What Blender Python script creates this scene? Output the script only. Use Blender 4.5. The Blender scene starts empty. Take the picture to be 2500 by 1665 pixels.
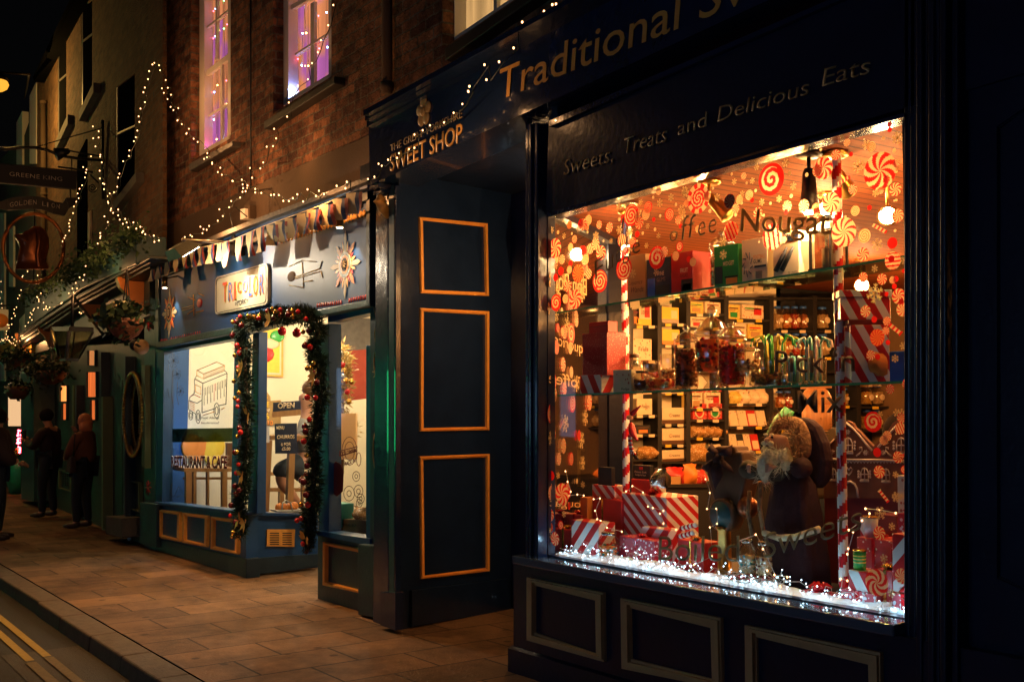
import bpy, bmesh, math, random
from mathutils import Vector, Matrix, noise
random.seed(7)
R=random.random
def U(a,b): return a+(b-a)*random.random()
sc=bpy.context.scene
COL=sc.collection
# ---------------------------------------------------------------- camera
FOC=2570.0; TH=math.radians(3.2); AL=math.radians(34.8)
CAM=Vector((0,0,1.6)); FH=Vector((-math.cos(AL),math.sin(AL),0))
FW=FH*math.cos(TH)+Vector((0,0,math.sin(TH))); RT=Vector((math.sin(AL),math.cos(AL),0)); UP=RT.cross(FW)
cd=bpy.data.cameras.new('camera'); cam=bpy.data.objects.new('camera',cd); COL.objects.link(cam)
cam.matrix_world=Matrix(((RT.x,UP.x,-FW.x,0),(RT.y,UP.y,-FW.y,0),(RT.z,UP.z,-FW.z,1.6),(0,0,0,1)))
cd.sensor_width=36; cd.lens=36*FOC/2500; cd.clip_end=500; cd.clip_start=.05; sc.camera=cam
def ray(p): return FW+RT*((p[0]-1250)/FOC)+UP*((832.5-p[1])/FOC)
def gz(x,y=0): return .0274*(max(x,-45)+6.6)      # the street falls away to the left
def G(p,h=0):
    d=ray(p); t=(.0274*6.6+h-1.6)/(d.z-.0274*d.x); return CAM+d*t
def ZH(p,z):
    d=ray(p); return CAM+d*((z-1.6)/d.z)
def AT(p,dist): return CAM+ray(p)*dist
class Pl:
    """vertical wall plane through a and b (left to right), normal towards the street"""
    def __init__(s,a,b):
        s.a=Vector((a[0],a[1],0)); s.u=(Vector((b[0],b[1],0))-s.a).normalized(); s.n=Vector((s.u.y,-s.u.x,0))
    def pt(s,p,off=0):
        d=ray(p); t=((s.a+s.n*off-CAM).dot(s.n))/d.dot(s.n); return CAM+d*t
def Y(y): return Pl((-10,y),(0,y))
def ZM(ox,oy,k): return lambda *p:(ox+p[0]/k,oy+p[1]/k)
# ---------------------------------------------------------------- materials
M={}
def nt(name):
    m=bpy.data.materials.new(name); m.use_nodes=True; t=m.node_tree; t.nodes.clear(); M[name]=m
    return m,t,t.nodes,t.links
def mat(name,col,r=.5,m=0,var=0,vs=6,bump=0,bs=30,em=None,es=0,coat=0,tl=0,spec=.5,aniso=None):
    mm,t,N,L=nt(name); o=N.new('ShaderNodeOutputMaterial'); b=N.new('ShaderNodeBsdfPrincipled'); L.new(b.outputs[0],o.inputs[0])
    b.inputs['Base Color'].default_value=(*col,1); b.inputs['Roughness'].default_value=r; b.inputs['Metallic'].default_value=m
    b.inputs['Specular IOR Level'].default_value=spec; b.inputs['Coat Weight'].default_value=coat
    if em: b.inputs['Emission Color'].default_value=(*em,1); b.inputs['Emission Strength'].default_value=es
    if var or bump:
        g=N.new('ShaderNodeNewGeometry')
        if aniso:
            mp=N.new('ShaderNodeMapping'); L.new(g.outputs['Position'],mp.inputs[0]); mp.inputs['Scale'].default_value=aniso; src=mp.outputs[0]
        else: src=g.outputs['Position']
    if var:
        n=N.new('ShaderNodeTexNoise'); n.inputs['Scale'].default_value=vs; n.inputs['Detail'].default_value=5; L.new(src,n.inputs[0])
        q=N.new('ShaderNodeMix'); q.data_type='RGBA'; L.new(n.outputs[0],q.inputs[0])
        q.inputs[6].default_value=(*[c*(1-var) for c in col],1); q.inputs[7].default_value=(*[min(1,c*(1+var)) for c in col],1); L.new(q.outputs[2],b.inputs['Base Color'])
    if bump:
        n=N.new('ShaderNodeTexNoise'); n.inputs['Scale'].default_value=bs; n.inputs['Detail'].default_value=4; L.new(src,n.inputs[0])
        u=N.new('ShaderNodeBump'); u.inputs['Strength'].default_value=bump; u.inputs['Distance'].default_value=.01; L.new(n.outputs[0],u.inputs['Height']); L.new(u.outputs[0],b.inputs['Normal'])
    if tl:
        tr=N.new('ShaderNodeBsdfTranslucent'); tr.inputs[0].default_value=(*col,1); x=N.new('ShaderNodeMixShader'); x.inputs[0].default_value=tl
        L.new(b.outputs[0],x.inputs[1]); L.new(tr.outputs[0],x.inputs[2]); L.new(x.outputs[0],o.inputs[0])
    return mm
def emit(name,col,s,sample=False):
    mm,t,N,L=nt(name); o=N.new('ShaderNodeOutputMaterial'); e=N.new('ShaderNodeEmission'); e.inputs[0].default_value=(*col,1); e.inputs[1].default_value=s
    L.new(e.outputs[0],o.inputs[0]); mm.cycles.emission_sampling='AUTO' if sample else 'NONE'; return mm
def glass(name,tint=(1,1,1),k=1,r=.0,base=0):
    mm,t,N,L=nt(name); o=N.new('ShaderNodeOutputMaterial'); a=N.new('ShaderNodeBsdfTransparent'); a.inputs[0].default_value=(*tint,1)
    g=N.new('ShaderNodeBsdfGlossy'); g.inputs['Roughness'].default_value=r; f=N.new('ShaderNodeFresnel'); gb=N.new('ShaderNodeNewGeometry'); mr=N.new('ShaderNodeMapRange'); mr.inputs[3].default_value=1.45; mr.inputs[4].default_value=1/1.45; L.new(gb.outputs['Backfacing'],mr.inputs[0]); L.new(mr.outputs[0],f.inputs[0])
    q=N.new('ShaderNodeMath'); q.operation='MULTIPLY_ADD'; q.inputs[1].default_value=k; q.inputs[2].default_value=base; q.use_clamp=True; L.new(f.outputs[0],q.inputs[0])
    x=N.new('ShaderNodeMixShader'); L.new(q.outputs[0],x.inputs[0]); L.new(a.outputs[0],x.inputs[1]); L.new(g.outputs[0],x.inputs[2]); L.new(x.outputs[0],o.inputs[0]); return mm
def stripes(name,c1,c2,d,f,duty=.5,r=.35,em=0):
    mm,t,N,L=nt(name); o=N.new('ShaderNodeOutputMaterial'); b=N.new('ShaderNodeBsdfPrincipled'); L.new(b.outputs[0],o.inputs[0]); b.inputs['Roughness'].default_value=r
    g=N.new('ShaderNodeNewGeometry'); v=N.new('ShaderNodeVectorMath'); v.operation='DOT_PRODUCT'; v.inputs[1].default_value=[x*f for x in d]; L.new(g.outputs['Position'],v.inputs[0])
    q=N.new('ShaderNodeMath'); q.operation='FRACT'; L.new(v.outputs['Value'],q.inputs[0]); w=N.new('ShaderNodeMath'); w.operation='GREATER_THAN'; w.inputs[1].default_value=duty; L.new(q.outputs[0],w.inputs[0])
    x=N.new('ShaderNodeMix'); x.data_type='RGBA'; L.new(w.outputs[0],x.inputs[0]); x.inputs[6].default_value=(*c1,1); x.inputs[7].default_value=(*c2,1); L.new(x.outputs[2],b.inputs['Base Color'])
    return mm
def bricks(name,c1,c2,mo,w,h,ms,map_,off=(0,0,0),r=.9,bump=.5,dirt=.5,dist=.02,vs=4):
    """map_ 'wall': courses run along the wall; 'floor': rows across the pavement"""
    mm,t,N,L=nt(name); o=N.new('ShaderNodeOutputMaterial'); b=N.new('ShaderNodeBsdfPrincipled'); L.new(b.outputs[0],o.inputs[0]); b.inputs['Roughness'].default_value=r
    b.inputs['Specular IOR Level'].default_value=.3
    g=N.new('ShaderNodeNewGeometry'); s=N.new('ShaderNodeSeparateXYZ'); L.new(g.outputs['Position'],s.inputs[0]); c=N.new('ShaderNodeCombineXYZ')
    if map_=='wall':
        a=N.new('ShaderNodeMath'); a.operation='ADD'; L.new(s.outputs[0],a.inputs[0]); L.new(s.outputs[1],a.inputs[1]); L.new(a.outputs[0],c.inputs[0]); L.new(s.outputs[2],c.inputs[1])
    else: L.new(s.outputs[1],c.inputs[0]); L.new(s.outputs[0],c.inputs[1])
    v=N.new('ShaderNodeVectorMath'); v.operation='ADD'; v.inputs[1].default_value=off; L.new(c.outputs[0],v.inputs[0])
    nd=N.new('ShaderNodeTexNoise'); nd.inputs['Scale'].default_value=9; L.new(g.outputs['Position'],nd.inputs[0])
    sb=N.new('ShaderNodeVectorMath'); sb.operation='SUBTRACT'; sb.inputs[1].default_value=(.5,.5,.5); L.new(nd.outputs['Color'],sb.inputs[0])
    sm=N.new('ShaderNodeVectorMath'); sm.operation='SCALE'; sm.inputs['Scale'].default_value=dist; L.new(sb.outputs[0],sm.inputs[0])
    v2=N.new('ShaderNodeVectorMath'); v2.operation='ADD'; L.new(v.outputs[0],v2.inputs[0]); L.new(sm.outputs[0],v2.inputs[1])
    k=N.new('ShaderNodeTexBrick'); L.new(v2.outputs[0],k.inputs['Vector']); k.inputs['Scale'].default_value=1; k.inputs['Brick Width'].default_value=w; k.inputs['Row Height'].default_value=h
    k.inputs['Mortar Size'].default_value=ms; k.inputs['Mortar Smooth'].default_value=.2; k.inputs['Color1'].default_value=(*c1,1); k.inputs['Color2'].default_value=(*c2,1); k.inputs['Mortar'].default_value=(*mo,1)
    n=N.new('ShaderNodeTexNoise'); n.inputs['Scale'].default_value=vs; n.inputs['Detail'].default_value=8; n.inputs['Roughness'].default_value=.7; L.new(g.outputs['Position'],n.inputs[0])
    rp=N.new('ShaderNodeMapRange'); rp.inputs[1].default_value=.3; rp.inputs[2].default_value=.7; rp.inputs[3].default_value=1-dirt; rp.inputs[4].default_value=1+dirt*.6; L.new(n.outputs[0],rp.inputs[0])
    sc2=rp.outputs[0]
    if map_=='floor':
        vo=N.new('ShaderNodeTexVoronoi'); vo.inputs['Scale'].default_value=3.2; L.new(g.outputs['Position'],vo.inputs[0]); v3=N.new('ShaderNodeMapRange'); v3.inputs[1].default_value=.07; v3.inputs[2].default_value=.11; v3.inputs[3].default_value=.4; v3.inputs[4].default_value=1; L.new(vo.outputs[0],v3.inputs[0])
        n3=N.new('ShaderNodeTexNoise'); n3.inputs['Scale'].default_value=.9; n3.inputs['Detail'].default_value=7; n3.inputs['Roughness'].default_value=.75; L.new(g.outputs['Position'],n3.inputs[0]); v4=N.new('ShaderNodeMapRange'); v4.inputs[1].default_value=.35; v4.inputs[2].default_value=.55; v4.inputs[3].default_value=.42; v4.inputs[4].default_value=1.08; L.new(n3.outputs[0],v4.inputs[0])
        m3=N.new('ShaderNodeMath'); m3.operation='MULTIPLY'; L.new(v3.outputs[0],m3.inputs[0]); L.new(rp.outputs[0],m3.inputs[1]); m4=N.new('ShaderNodeMath'); m4.operation='MULTIPLY'; L.new(m3.outputs[0],m4.inputs[0]); L.new(v4.outputs[0],m4.inputs[1]); sc2=m4.outputs[0]
    x=N.new('ShaderNodeVectorMath'); x.operation='SCALE'; L.new(k.outputs['Color'],x.inputs[0]); L.new(sc2,x.inputs['Scale']); L.new(x.outputs[0],b.inputs['Base Color'])
    n2=N.new('ShaderNodeTexNoise'); n2.inputs['Scale'].default_value=60; n2.inputs['Detail'].default_value=5; L.new(g.outputs['Position'],n2.inputs[0])
    m2=N.new('ShaderNodeMath'); m2.operation='MULTIPLY_ADD'; L.new(k.outputs['Fac'],m2.inputs[0]); m2.inputs[1].default_value=-1; L.new(n2.outputs[0],m2.inputs[2])
    u=N.new('ShaderNodeBump'); u.inputs['Strength'].default_value=bump; u.inputs['Distance'].default_value=.02; L.new(m2.outputs[0],u.inputs['Height']); L.new(u.outputs[0],b.inputs['Normal'])
    return mm
navy=(.008,.02,.062)
mat('paint_navy',navy,.22,var=.3,bump=.25,bs=18,coat=.3)
mat('paint_navy_dark',(.006,.013,.04),.3,var=.3,bump=.2,bs=25)
mat('paint_blue',(.01,.06,.18),.35,var=.25,bump=.2,bs=25)
mat('paint_teal',(.02,.075,.08),.4,var=.3,bump=.3,bs=25)
mat('paint_teal_dark',(.012,.032,.05),.45,var=.4,bump=.3,bs=25)
mat('paint_pub_green',(.009,.02,.015),.45,var=.4,bump=.3,bs=25)
mat('paint_board',(.01,.065,.22),.5,var=.15,bump=.05)
mat('gilt',(.85,.4,.08),.4,var=.25,vs=20)
mat('gilt_dull',(.4,.25,.09),.5,var=.3,vs=20)
mat('frame_orange',(.85,.38,.07),.45,var=.25,vs=15,bump=.15)
mat('frame_beige',(.5,.35,.16),.5,var=.2,vs=15,bump=.15)
mat('black_iron',(.008,.008,.009),.4,bump=.3,bs=60)
mat('lead_grey',(.09,.08,.07),.55,var=.5,vs=14,bump=.5)
mat('render_brown',(.08,.048,.026),.9,var=.3,vs=3,bump=.4,bs=60)
mat('stone',(.3,.25,.18),.85,var=.3,bump=.4)
mat('white_paint',(.72,.66,.56),.45,var=.1)
mat('wood_bench',(.38,.2,.07),.45,var=.35,aniso=(3,3,.6),vs=10)
mat('wood_dark',(.1,.045,.02),.5,var=.3)
mat('wicker',(.28,.09,.03),.8,var=.4,vs=40,bump=.8,bs=80)
mat('cream_wall',(.82,.76,.58),.8,var=.04)
mat('blue_wall',(.01,.075,.24),.6,var=.25,vs=3)
mat('brown_wall',(.2,.12,.06),.7,var=.3)
mat('shop_dark',(.012,.014,.02),.6,var=.3)
mat('shelf_black',(.014,.014,.016),.5,var=.3)
mat('snow',(.8,.84,.86),.9,var=.06,vs=20,bump=.8,bs=40)
mat('red_card',(.55,.02,.02),.38,var=.3,vs=9,bump=.35,bs=14)
mat('dark_red',(.16,.012,.014),.5,var=.25)
mat('red_gloss',(.6,.015,.02),.18,coat=.5)
mat('gold_gloss',(.75,.42,.08),.2,m=.9)
mat('silver',(.6,.58,.52),.22,m=1)
mat('brass',(.6,.36,.1),.28,m=1,var=.2)
mat('cream',(.78,.64,.42),.5,var=.05); mat('cream_tl',(.95,.72,.4),.6,tl=.5); mat('red_tl',(.85,.02,.015),.5,tl=.5); mat('orange_tl',(.95,.25,.06),.5,tl=.5); mat('letter_brown',(.2,.09,.03),.5); mat('void',(.004,.004,.004),1,spec=0)
mat('flake_tl',(.8,.6,.28),.6,tl=.45); mat('etched',(.3,.24,.13),.6,tl=.4); mat('etched_dark',(.06,.035,.015),.5); mat('letter_gold',(.5,.29,.06),.45,tl=.2)
mat('black',(.01,.01,.01),.5); mat('white',(.85,.82,.75),.5); mat('green',(.02,.28,.07),.4,var=.2); mat('green_gloss',(.05,.4,.08),.25)
mat('navy_card',(.012,.025,.06),.4); mat('yellow',(.8,.55,.05),.45); mat('blue',(.03,.12,.5),.4); mat('orange',(.8,.25,.04),.45); mat('teal_card',(.04,.32,.3),.45)
mat('tree_needles',(.008,.032,.014),.7,var=.6,vs=30); mat('ivy_leaf',(.05,.1,.03),.6,var=.6,vs=20); mat('leaf_dark',(.02,.045,.015),.6,var=.5,vs=20); mat('flower',(.75,.65,.4),.6)
mat('skin',(.5,.25,.15),.5); mat('hair_brown',(.16,.07,.02),.5,var=.4,vs=60); mat('hair_red',(.7,.24,.09),.5,var=.4,vs=60); mat('hair_blond',(.45,.2,.06),.5,var=.4,aniso=(60,60,8),vs=1); mat('hair_dark',(.012,.008,.007),.95,spec=.1)
mat('coat_dark',(.03,.012,.012),.8,bump=.3); mat('coat_red',(.15,.05,.025),.8,var=.3,bump=.4); mat('jeans',(.012,.02,.03),.8,bump=.3); mat('shorts',(.035,.05,.07),.8,var=.2); mat('shirt_grey',(.3,.3,.28),.8,var=.15); mat('shoe',(.05,.03,.02),.4)
mat('fur',(.32,.18,.08),.95,var=.5,vs=50,bump=1,bs=60); mat('beard',(.8,.66,.42),.95,var=.4,vs=50,bump=1,bs=90); mat('robe_green',(.05,.035,.015),.8,var=.5,vs=12); mat('robe_red',(.028,.004,.007),.85,var=.6,vs=9,bump=.8,bs=25)
mat('gingerbread',(.16,.05,.022),.7,var=.15); mat('icing',(.55,.42,.34),.6)
mat('asphalt',(.022,.02,.018),.85,var=.5,vs=60,bump=.6,bs=120); mat('asphalt_patch',(.05,.043,.036),.85,var=.5,vs=60,bump=.6,bs=120); mat('yellow_line',(.3,.2,.03),.7,var=.35,vs=30); mat('yellow_line_worn',(.13,.09,.035),.8,var=.6,vs=40)
mat('kerbstone',(.10,.07,.045),.8,var=.45,vs=14,bump=.5,bs=50); mat('poster_yellow',(.8,.62,.08),.6,var=.15,vs=25)
mat('cup_white',(.7,.72,.74),.4); mat('bag_green',(.02,.35,.2),.3,var=.4,vs=30,tl=.3)
mat('wire_dark',(.012,.02,.01),.5); mat('wire_clear',(.55,.5,.45),.3); mat('copper',(.3,.1,.04),.3,m=.7,var=.4,vs=8); mat('copper_rim',(.45,.16,.05),.3,m=.9,var=.4,vs=20,bump=.6,bs=40)
glass('frost',tint=(.22,.27,.17),k=1); mat('sill_gloss',(.07,.11,.17),.16,bump=.10,bs=50,coat=1); mat('teal_screen',(.4,.75,.85),.5,em=(.45,.85,1),es=.5); mat('silver_tin',(.35,.3,.26),.35,m=.6)
mat('tan_card',(.45,.26,.1),.6,var=.15)
glass('pane',k=.6); glass('jar',tint=(.95,.93,.86),k=1.3,r=.12,base=.13); glass('jar_lid',tint=(.85,.78,.6),k=1.5,r=.15,base=.34); glass('pane_return',k=2.6,r=.02,base=.05); glass('shelf_glass',tint=(.72,.9,.78),k=1.5); glass('cello',tint=(.85,.85,.82),k=2.5,r=.15); glass('lamp_glass',tint=(.8,.8,.6),k=1.2)
mat('glass_edge',(.03,.13,.06),.15,em=(.1,.4,.18),es=.02)  # faint edge glow is put in by emission
emit('bulb_warm',(1,.46,.17),3.2); emit('bulb_white',(.5,.8,1),6); emit('bulb_blue',(.15,.4,1),18); emit('bulb_red',(1,.05,.08),12); emit('bulb_green',(.1,1,.2),10); emit('bulb_amber',(1,.45,.08),14)
emit('lamp_hot',(1,.7,.33),60); emit('lamp_sodium',(1,.72,.3),4); emit('lamp_diffuser',(1,.42,.04),.55); emit('flood_face',(1,.86,.6),26); emit('spot_face',(1,.8,.5),14); emit('tube_blue',(.5,.8,1),6)
emit('green_sign',(.03,1,.28),4); emit('shop_lit_blue',(.35,.6,1),.6,True); emit('shop_lit_warm',(1,.55,.25),1.2,True)

def curtain_mat(name,c,s,c2=None):  # emission put in for the lamplit room behind, in vertical streaks
    mm,t,N,L=nt(name); o=N.new('ShaderNodeOutputMaterial'); e=N.new('ShaderNodeEmission'); L.new(e.outputs[0],o.inputs[0]); g=N.new('ShaderNodeNewGeometry')
    mp=N.new('ShaderNodeMapping'); mp.inputs['Scale'].default_value=(1,1,.05); L.new(g.outputs['Position'],mp.inputs[0]); n=N.new('ShaderNodeTexNoise'); n.inputs['Scale'].default_value=14; L.new(mp.outputs[0],n.inputs[0])
    r=N.new('ShaderNodeMapRange'); r.inputs[1].default_value=.3; r.inputs[2].default_value=.7; r.inputs[3].default_value=s*.6; r.inputs[4].default_value=s*1.3; L.new(n.outputs[0],r.inputs[0]); L.new(r.outputs[0],e.inputs[1]); e.inputs[0].default_value=(*c,1)
    if c2:
        n2=N.new('ShaderNodeTexNoise'); n2.inputs['Scale'].default_value=2.2; L.new(g.outputs['Position'],n2.inputs[0]); r2=N.new('ShaderNodeMapRange'); r2.inputs[1].default_value=.48; r2.inputs[2].default_value=.6; L.new(n2.outputs[0],r2.inputs[0]); x=N.new('ShaderNodeMix'); x.data_type='RGBA'; L.new(r2.outputs[0],x.inputs[0]); x.inputs[6].default_value=(*c,1); x.inputs[7].default_value=(*c2,1); L.new(x.outputs[2],e.inputs[0])
curtain_mat('curtain_peach',(1,.33,.13),.36,(.62,.16,.5)); curtain_mat('curtain_yellow',(1,.56,.2),.3); curtain_mat('pub_glow',(1,.2,.04),.35); curtain_mat('pub_glow2',(1,.32,.07),.7)
bricks('brick_near',(.30,.13,.06),(.09,.035,.022),(.15,.12,.085),.235,.085,.009,'wall',bump=1,dirt=.85,dist=.035,vs=11)
bricks('brick_pub',(.17,.085,.035),(.10,.05,.024),(.12,.09,.06),.235,.08,.008,'wall',bump=1,dirt=.4,dist=.02)
bricks('brick_red',(.3,.07,.03),(.22,.06,.03),(.25,.2,.14),.235,.08,.009,'wall',bump=.6,dirt=.3,dist=.01)
bricks('slabs',(.25,.14,.07),(.14,.08,.042),(.04,.024,.014),.62,.4475,.008,'floor',off=(-2.02,6.33,0),r=.75,bump=.35,dirt=.35,dist=.006,vs=2.5)
def planks():
    mm,t,N,L=nt('planks'); o=N.new('ShaderNodeOutputMaterial'); b=N.new('ShaderNodeBsdfPrincipled'); L.new(b.outputs[0],o.inputs[0]); b.inputs['Roughness'].default_value=.75; b.inputs['Specular IOR Level'].default_value=.1
    g=N.new('ShaderNodeNewGeometry'); s=N.new('ShaderNodeSeparateXYZ'); L.new(g.outputs['Position'],s.inputs[0])
    q=N.new('ShaderNodeMath'); q.operation='MULTIPLY'; q.inputs[1].default_value=1/.09; L.new(s.outputs[0],q.inputs[0]); f=N.new('ShaderNodeMath'); f.operation='FRACT'; L.new(q.outputs[0],f.inputs[0])
    lt=N.new('ShaderNodeMath'); lt.operation='GREATER_THAN'; lt.inputs[1].default_value=.13; L.new(f.outputs[0],lt.inputs[0])
    mp=N.new('ShaderNodeMapping'); mp.inputs['Scale'].default_value=(12,1.2,1); L.new(g.outputs['Position'],mp.inputs[0]); n=N.new('ShaderNodeTexNoise'); n.inputs['Scale'].default_value=3; n.inputs['Detail'].default_value=6; L.new(mp.outputs[0],n.inputs[0])
    x=N.new('ShaderNodeMix'); x.data_type='RGBA'; L.new(n.outputs[0],x.inputs[0]); x.inputs[6].default_value=(.07,.014,.004,1); x.inputs[7].default_value=(.24,.068,.018,1)
    y=N.new('ShaderNodeMix'); y.data_type='RGBA'; L.new(lt.outputs[0],y.inputs[0]); y.inputs[6].default_value=(.04,.012,.005,1); L.new(x.outputs[2],y.inputs[7]); L.new(y.outputs[2],b.inputs['Base Color'])
    u=N.new('ShaderNodeBump'); u.inputs['Strength'].default_value=.5; u.inputs['Distance'].default_value=.004; L.new(lt.outputs[0],u.inputs['Height']); L.new(u.outputs[0],b.inputs['Normal'])
planks()
RW=((.6,.02,.02),(.82,.78,.72))
stripes('stripe_a',*RW,(1,1,.75),10,.5); stripes('stripe_b',*RW,(1,-1,.6),9,.5); stripes('stripe_c',*RW,(1,1,1.2),12,.5); stripes('stripe_d',*RW,(1,1,-.9),9,.5); stripes('stripe_e',*RW,(.8,1,-1.1),14,.5)
def spotted(name,c1,c2,sc_,th,r=.4):
    mm,t,N,L=nt(name); o=N.new('ShaderNodeOutputMaterial'); b=N.new('ShaderNodeBsdfPrincipled'); L.new(b.outputs[0],o.inputs[0]); b.inputs['Roughness'].default_value=r
    g=N.new('ShaderNodeNewGeometry'); v=N.new('ShaderNodeTexVoronoi'); v.inputs['Scale'].default_value=sc_; L.new(g.outputs['Position'],v.inputs[0]); w=N.new('ShaderNodeMath'); w.operation='LESS_THAN'; w.inputs[1].default_value=th; L.new(v.outputs[0],w.inputs[0])
    x=N.new('ShaderNodeMix'); x.data_type='RGBA'; L.new(w.outputs[0],x.inputs[0]); x.inputs[6].default_value=(*c1,1); x.inputs[7].default_value=(*c2,1); L.new(x.outputs[2],b.inputs['Base Color'])
spotted('red_dotted',(.45,.03,.03),(.75,.35,.25),110,.22); spotted('red_flecked',(.5,.02,.04),(.8,.6,.6),42,.28); spotted('silver_flecked',(.6,.1,.12),(.8,.75,.78),60,.4,.25); spotted('print_a',(.75,.62,.42),(.5,.12,.06),38,.25); spotted('print_b',(.75,.62,.42),(.25,.3,.12),45,.22); spotted('print_c',(.75,.55,.12),(.5,.35,.05),40,.3); spotted('bag_gold',(.5,.26,.08),(.85,.66,.38),55,.32,.25); spotted('tin_red',(.6,.05,.04),(.85,.7,.55),50,.22)
# ---------------------------------------------------------------- objects
def kids(o): return [c for c in bpy.data.objects if c.parent==o]
def tag(o,label=None,cat=None,group=None,kind=None):
    if label: o['label']=label
    if cat: o['category']=cat
    if group: o['group']=group
    if kind: o['kind']=kind
    return o
def thing(name,loc,label,cat,group=None,kind=None):
    o=bpy.data.objects.new(name,None); COL.objects.link(o); o.location=loc; o.empty_display_size=.05
    return tag(o,label,cat,group,kind)
def link(name,me,parent=None,label=None,cat=None,group=None,kind=None):
    o=bpy.data.objects.new(name,me); COL.objects.link(o)
    if parent:
        o.parent=parent; p=Vector((0,0,0)); q=parent
        while q: p+=q.location; q=q.parent
        o.location=-p if not getattr(me,'_loc',None) else (0,0,0)
    return tag(o,label,cat,group,kind)
class MB:
    def __init__(s): s.v=[]; s.f=[]; s.m=[]; s.mats=[]; s.sm=[]
    def mi(s,m):
        if m not in s.mats: s.mats.append(m)
        return s.mats.index(m)
    def add(s,vs,fs,m,smooth=False):
        b=len(s.v); s.v+=[Vector(v) for v in vs]; k=s.mi(m)
        for f in fs: s.f.append([b+i for i in f]); s.m.append(k); s.sm.append(smooth)
        return s
    def hexa(s,a,b,m):
        """prism between polygon a and polygon b (same count)"""
        n=len(a); fs=[list(range(n)),list(range(2*n-1,n-1,-1))]+[[i,i+n,(i+1)%n+n,(i+1)%n] for i in range(n)]
        return s.add(list(a)+list(b),fs,m)
    def prism(s,poly,vec,m): return s.hexa(poly,[Vector(p)+Vector(vec) for p in poly],m)
    def box(s,a,b,m):
        x0,y0,z0=a; x1,y1,z1=b
        return s.prism([Vector(q) for q in ((x0,y0,z0),(x1,y0,z0),(x1,y0,z1),(x0,y0,z1))],(0,y1-y0,0),m)
    def tube(s,path,r,m,n=8,smooth=True,caps=True):
        path=[Vector(p) for p in path]; rs=r if isinstance(r,(list,tuple)) else [r]*len(path); vs=[]; fs=[]
        for i,p in enumerate(path):
            d=(path[min(i+1,len(path)-1)]-path[max(i-1,0)]); d=d.normalized() if d.length>1e-9 else Vector((0,0,1))
            a=Vector((0,0,1)) if abs(d.z)<.9 else Vector((1,0,0)); u=d.cross(a).normalized(); w=d.cross(u)
            vs+=[p+(u*math.cos(2*math.pi*k/n)+w*math.sin(2*math.pi*k/n))*rs[i] for k in range(n)]
        for i in range(len(path)-1): fs+=[[i*n+k,i*n+(k+1)%n,(i+1)*n+(k+1)%n,(i+1)*n+k] for k in range(n)]
        if caps: fs+=[list(range(n))[::-1],[(len(path)-1)*n+k for k in range(n)]]
        return s.add(vs,fs,m,smooth)
    def lathe(s,c,prof,m,n=16,axis=None,smooth=True):
        c=Vector(c); vs=[]; fs=[]; ax=(axis or Vector((0,0,1))).normalized(); a=Vector((1,0,0)) if abs(ax.x)<.9 else Vector((0,1,0)); u=ax.cross(a).normalized(); w=ax.cross(u)
        for r,h in prof: vs+=[c+ax*h+(u*math.cos(2*math.pi*k/n)+w*math.sin(2*math.pi*k/n))*max(r,1e-4) for k in range(n)]
        for i in range(len(prof)-1): fs+=[[i*n+k,i*n+(k+1)%n,(i+1)*n+(k+1)%n,(i+1)*n+k] for k in range(n)]
        fs+=[list(range(n))[::-1],[(len(prof)-1)*n+k for k in range(n)]]
        return s.add(vs,fs,m,smooth)
    def ball(s,c,r,m,n=8,k=5,sq=(1,1,1)):
        c=Vector(c); prof=[(math.sin(math.pi*i/k),-math.cos(math.pi*i/k)) for i in range(k+1)]; b=len(s.v)
        s.lathe((0,0,0),prof,m,n)
        for i in range(b,len(s.v)): v=s.v[i]; s.v[i]=c+Vector((v.x*r*sq[0],v.y*r*sq[1],v.z*r*sq[2]))
        return s
    def mesh(s,name):
        me=bpy.data.meshes.new(name); me.from_pydata([tuple(v) for v in s.v],[],s.f)
        for m in s.mats: me.materials.append(M[m])
        me.polygons.foreach_set('material_index',s.m); me.polygons.foreach_set('use_smooth',s.sm)
        bm=bmesh.new(); bm.from_mesh(me); bmesh.ops.recalc_face_normals(bm,faces=bm.faces); bm.to_mesh(me); bm.free(); me.update(); return me
    def obj(s,name,parent=None,bev=0,**k):
        o=link(name,s.mesh(name),parent,**k)
        if bev:
            b=o.modifiers.new('bevel','BEVEL'); b.width=bev; b.segments=2; b.limit_method='ANGLE'
        return o
def PR(m,plane,pts,front,back,mb=None):
    """prism whose front face is the pixel polygon seen on the plane (front>back, towards the street)"""
    mb=mb or MB(); a=[plane.pt(p,front) for p in pts]; return mb.prism(a,-plane.n*(front-back),m)
def RING(m,plane,out,inn,front,back,mb=None,steps=((0,1),)):
    mb=mb or MB(); A=[plane.pt(p,front) for p in out]; B=[plane.pt(p,front) for p in inn]; v=-plane.n*(front-back)
    for i in range(4): j=(i+1)%4; mb.prism([A[i],A[j],B[j],B[i]],v,m)
    return mb
def shrink(q,dx,dy):
    (a,b),(c,d),(e,f),(g,h)=q; return [(a+dx,b+dy),(c-dx,d+dy),(e-dx,f-dy),(g+dx,h-dy)]
def moulded(m,plane,out,w,front,back,mb=None,k=1.0):
    """a picture-frame moulding in three stepped rings; w = width in px at the left side"""
    mb=mb or MB(); a=out
    for i,(f0,f1,h) in enumerate(((0,.3,.6),(.3,.62,1),(.62,1,.35))):
        RING(m,plane,shrink(a,w*f0*k,w*f0),shrink(a,w*f1*k,w*f1),back+(front-back)*h,back,mb)
    return mb
FONT={}
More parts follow.
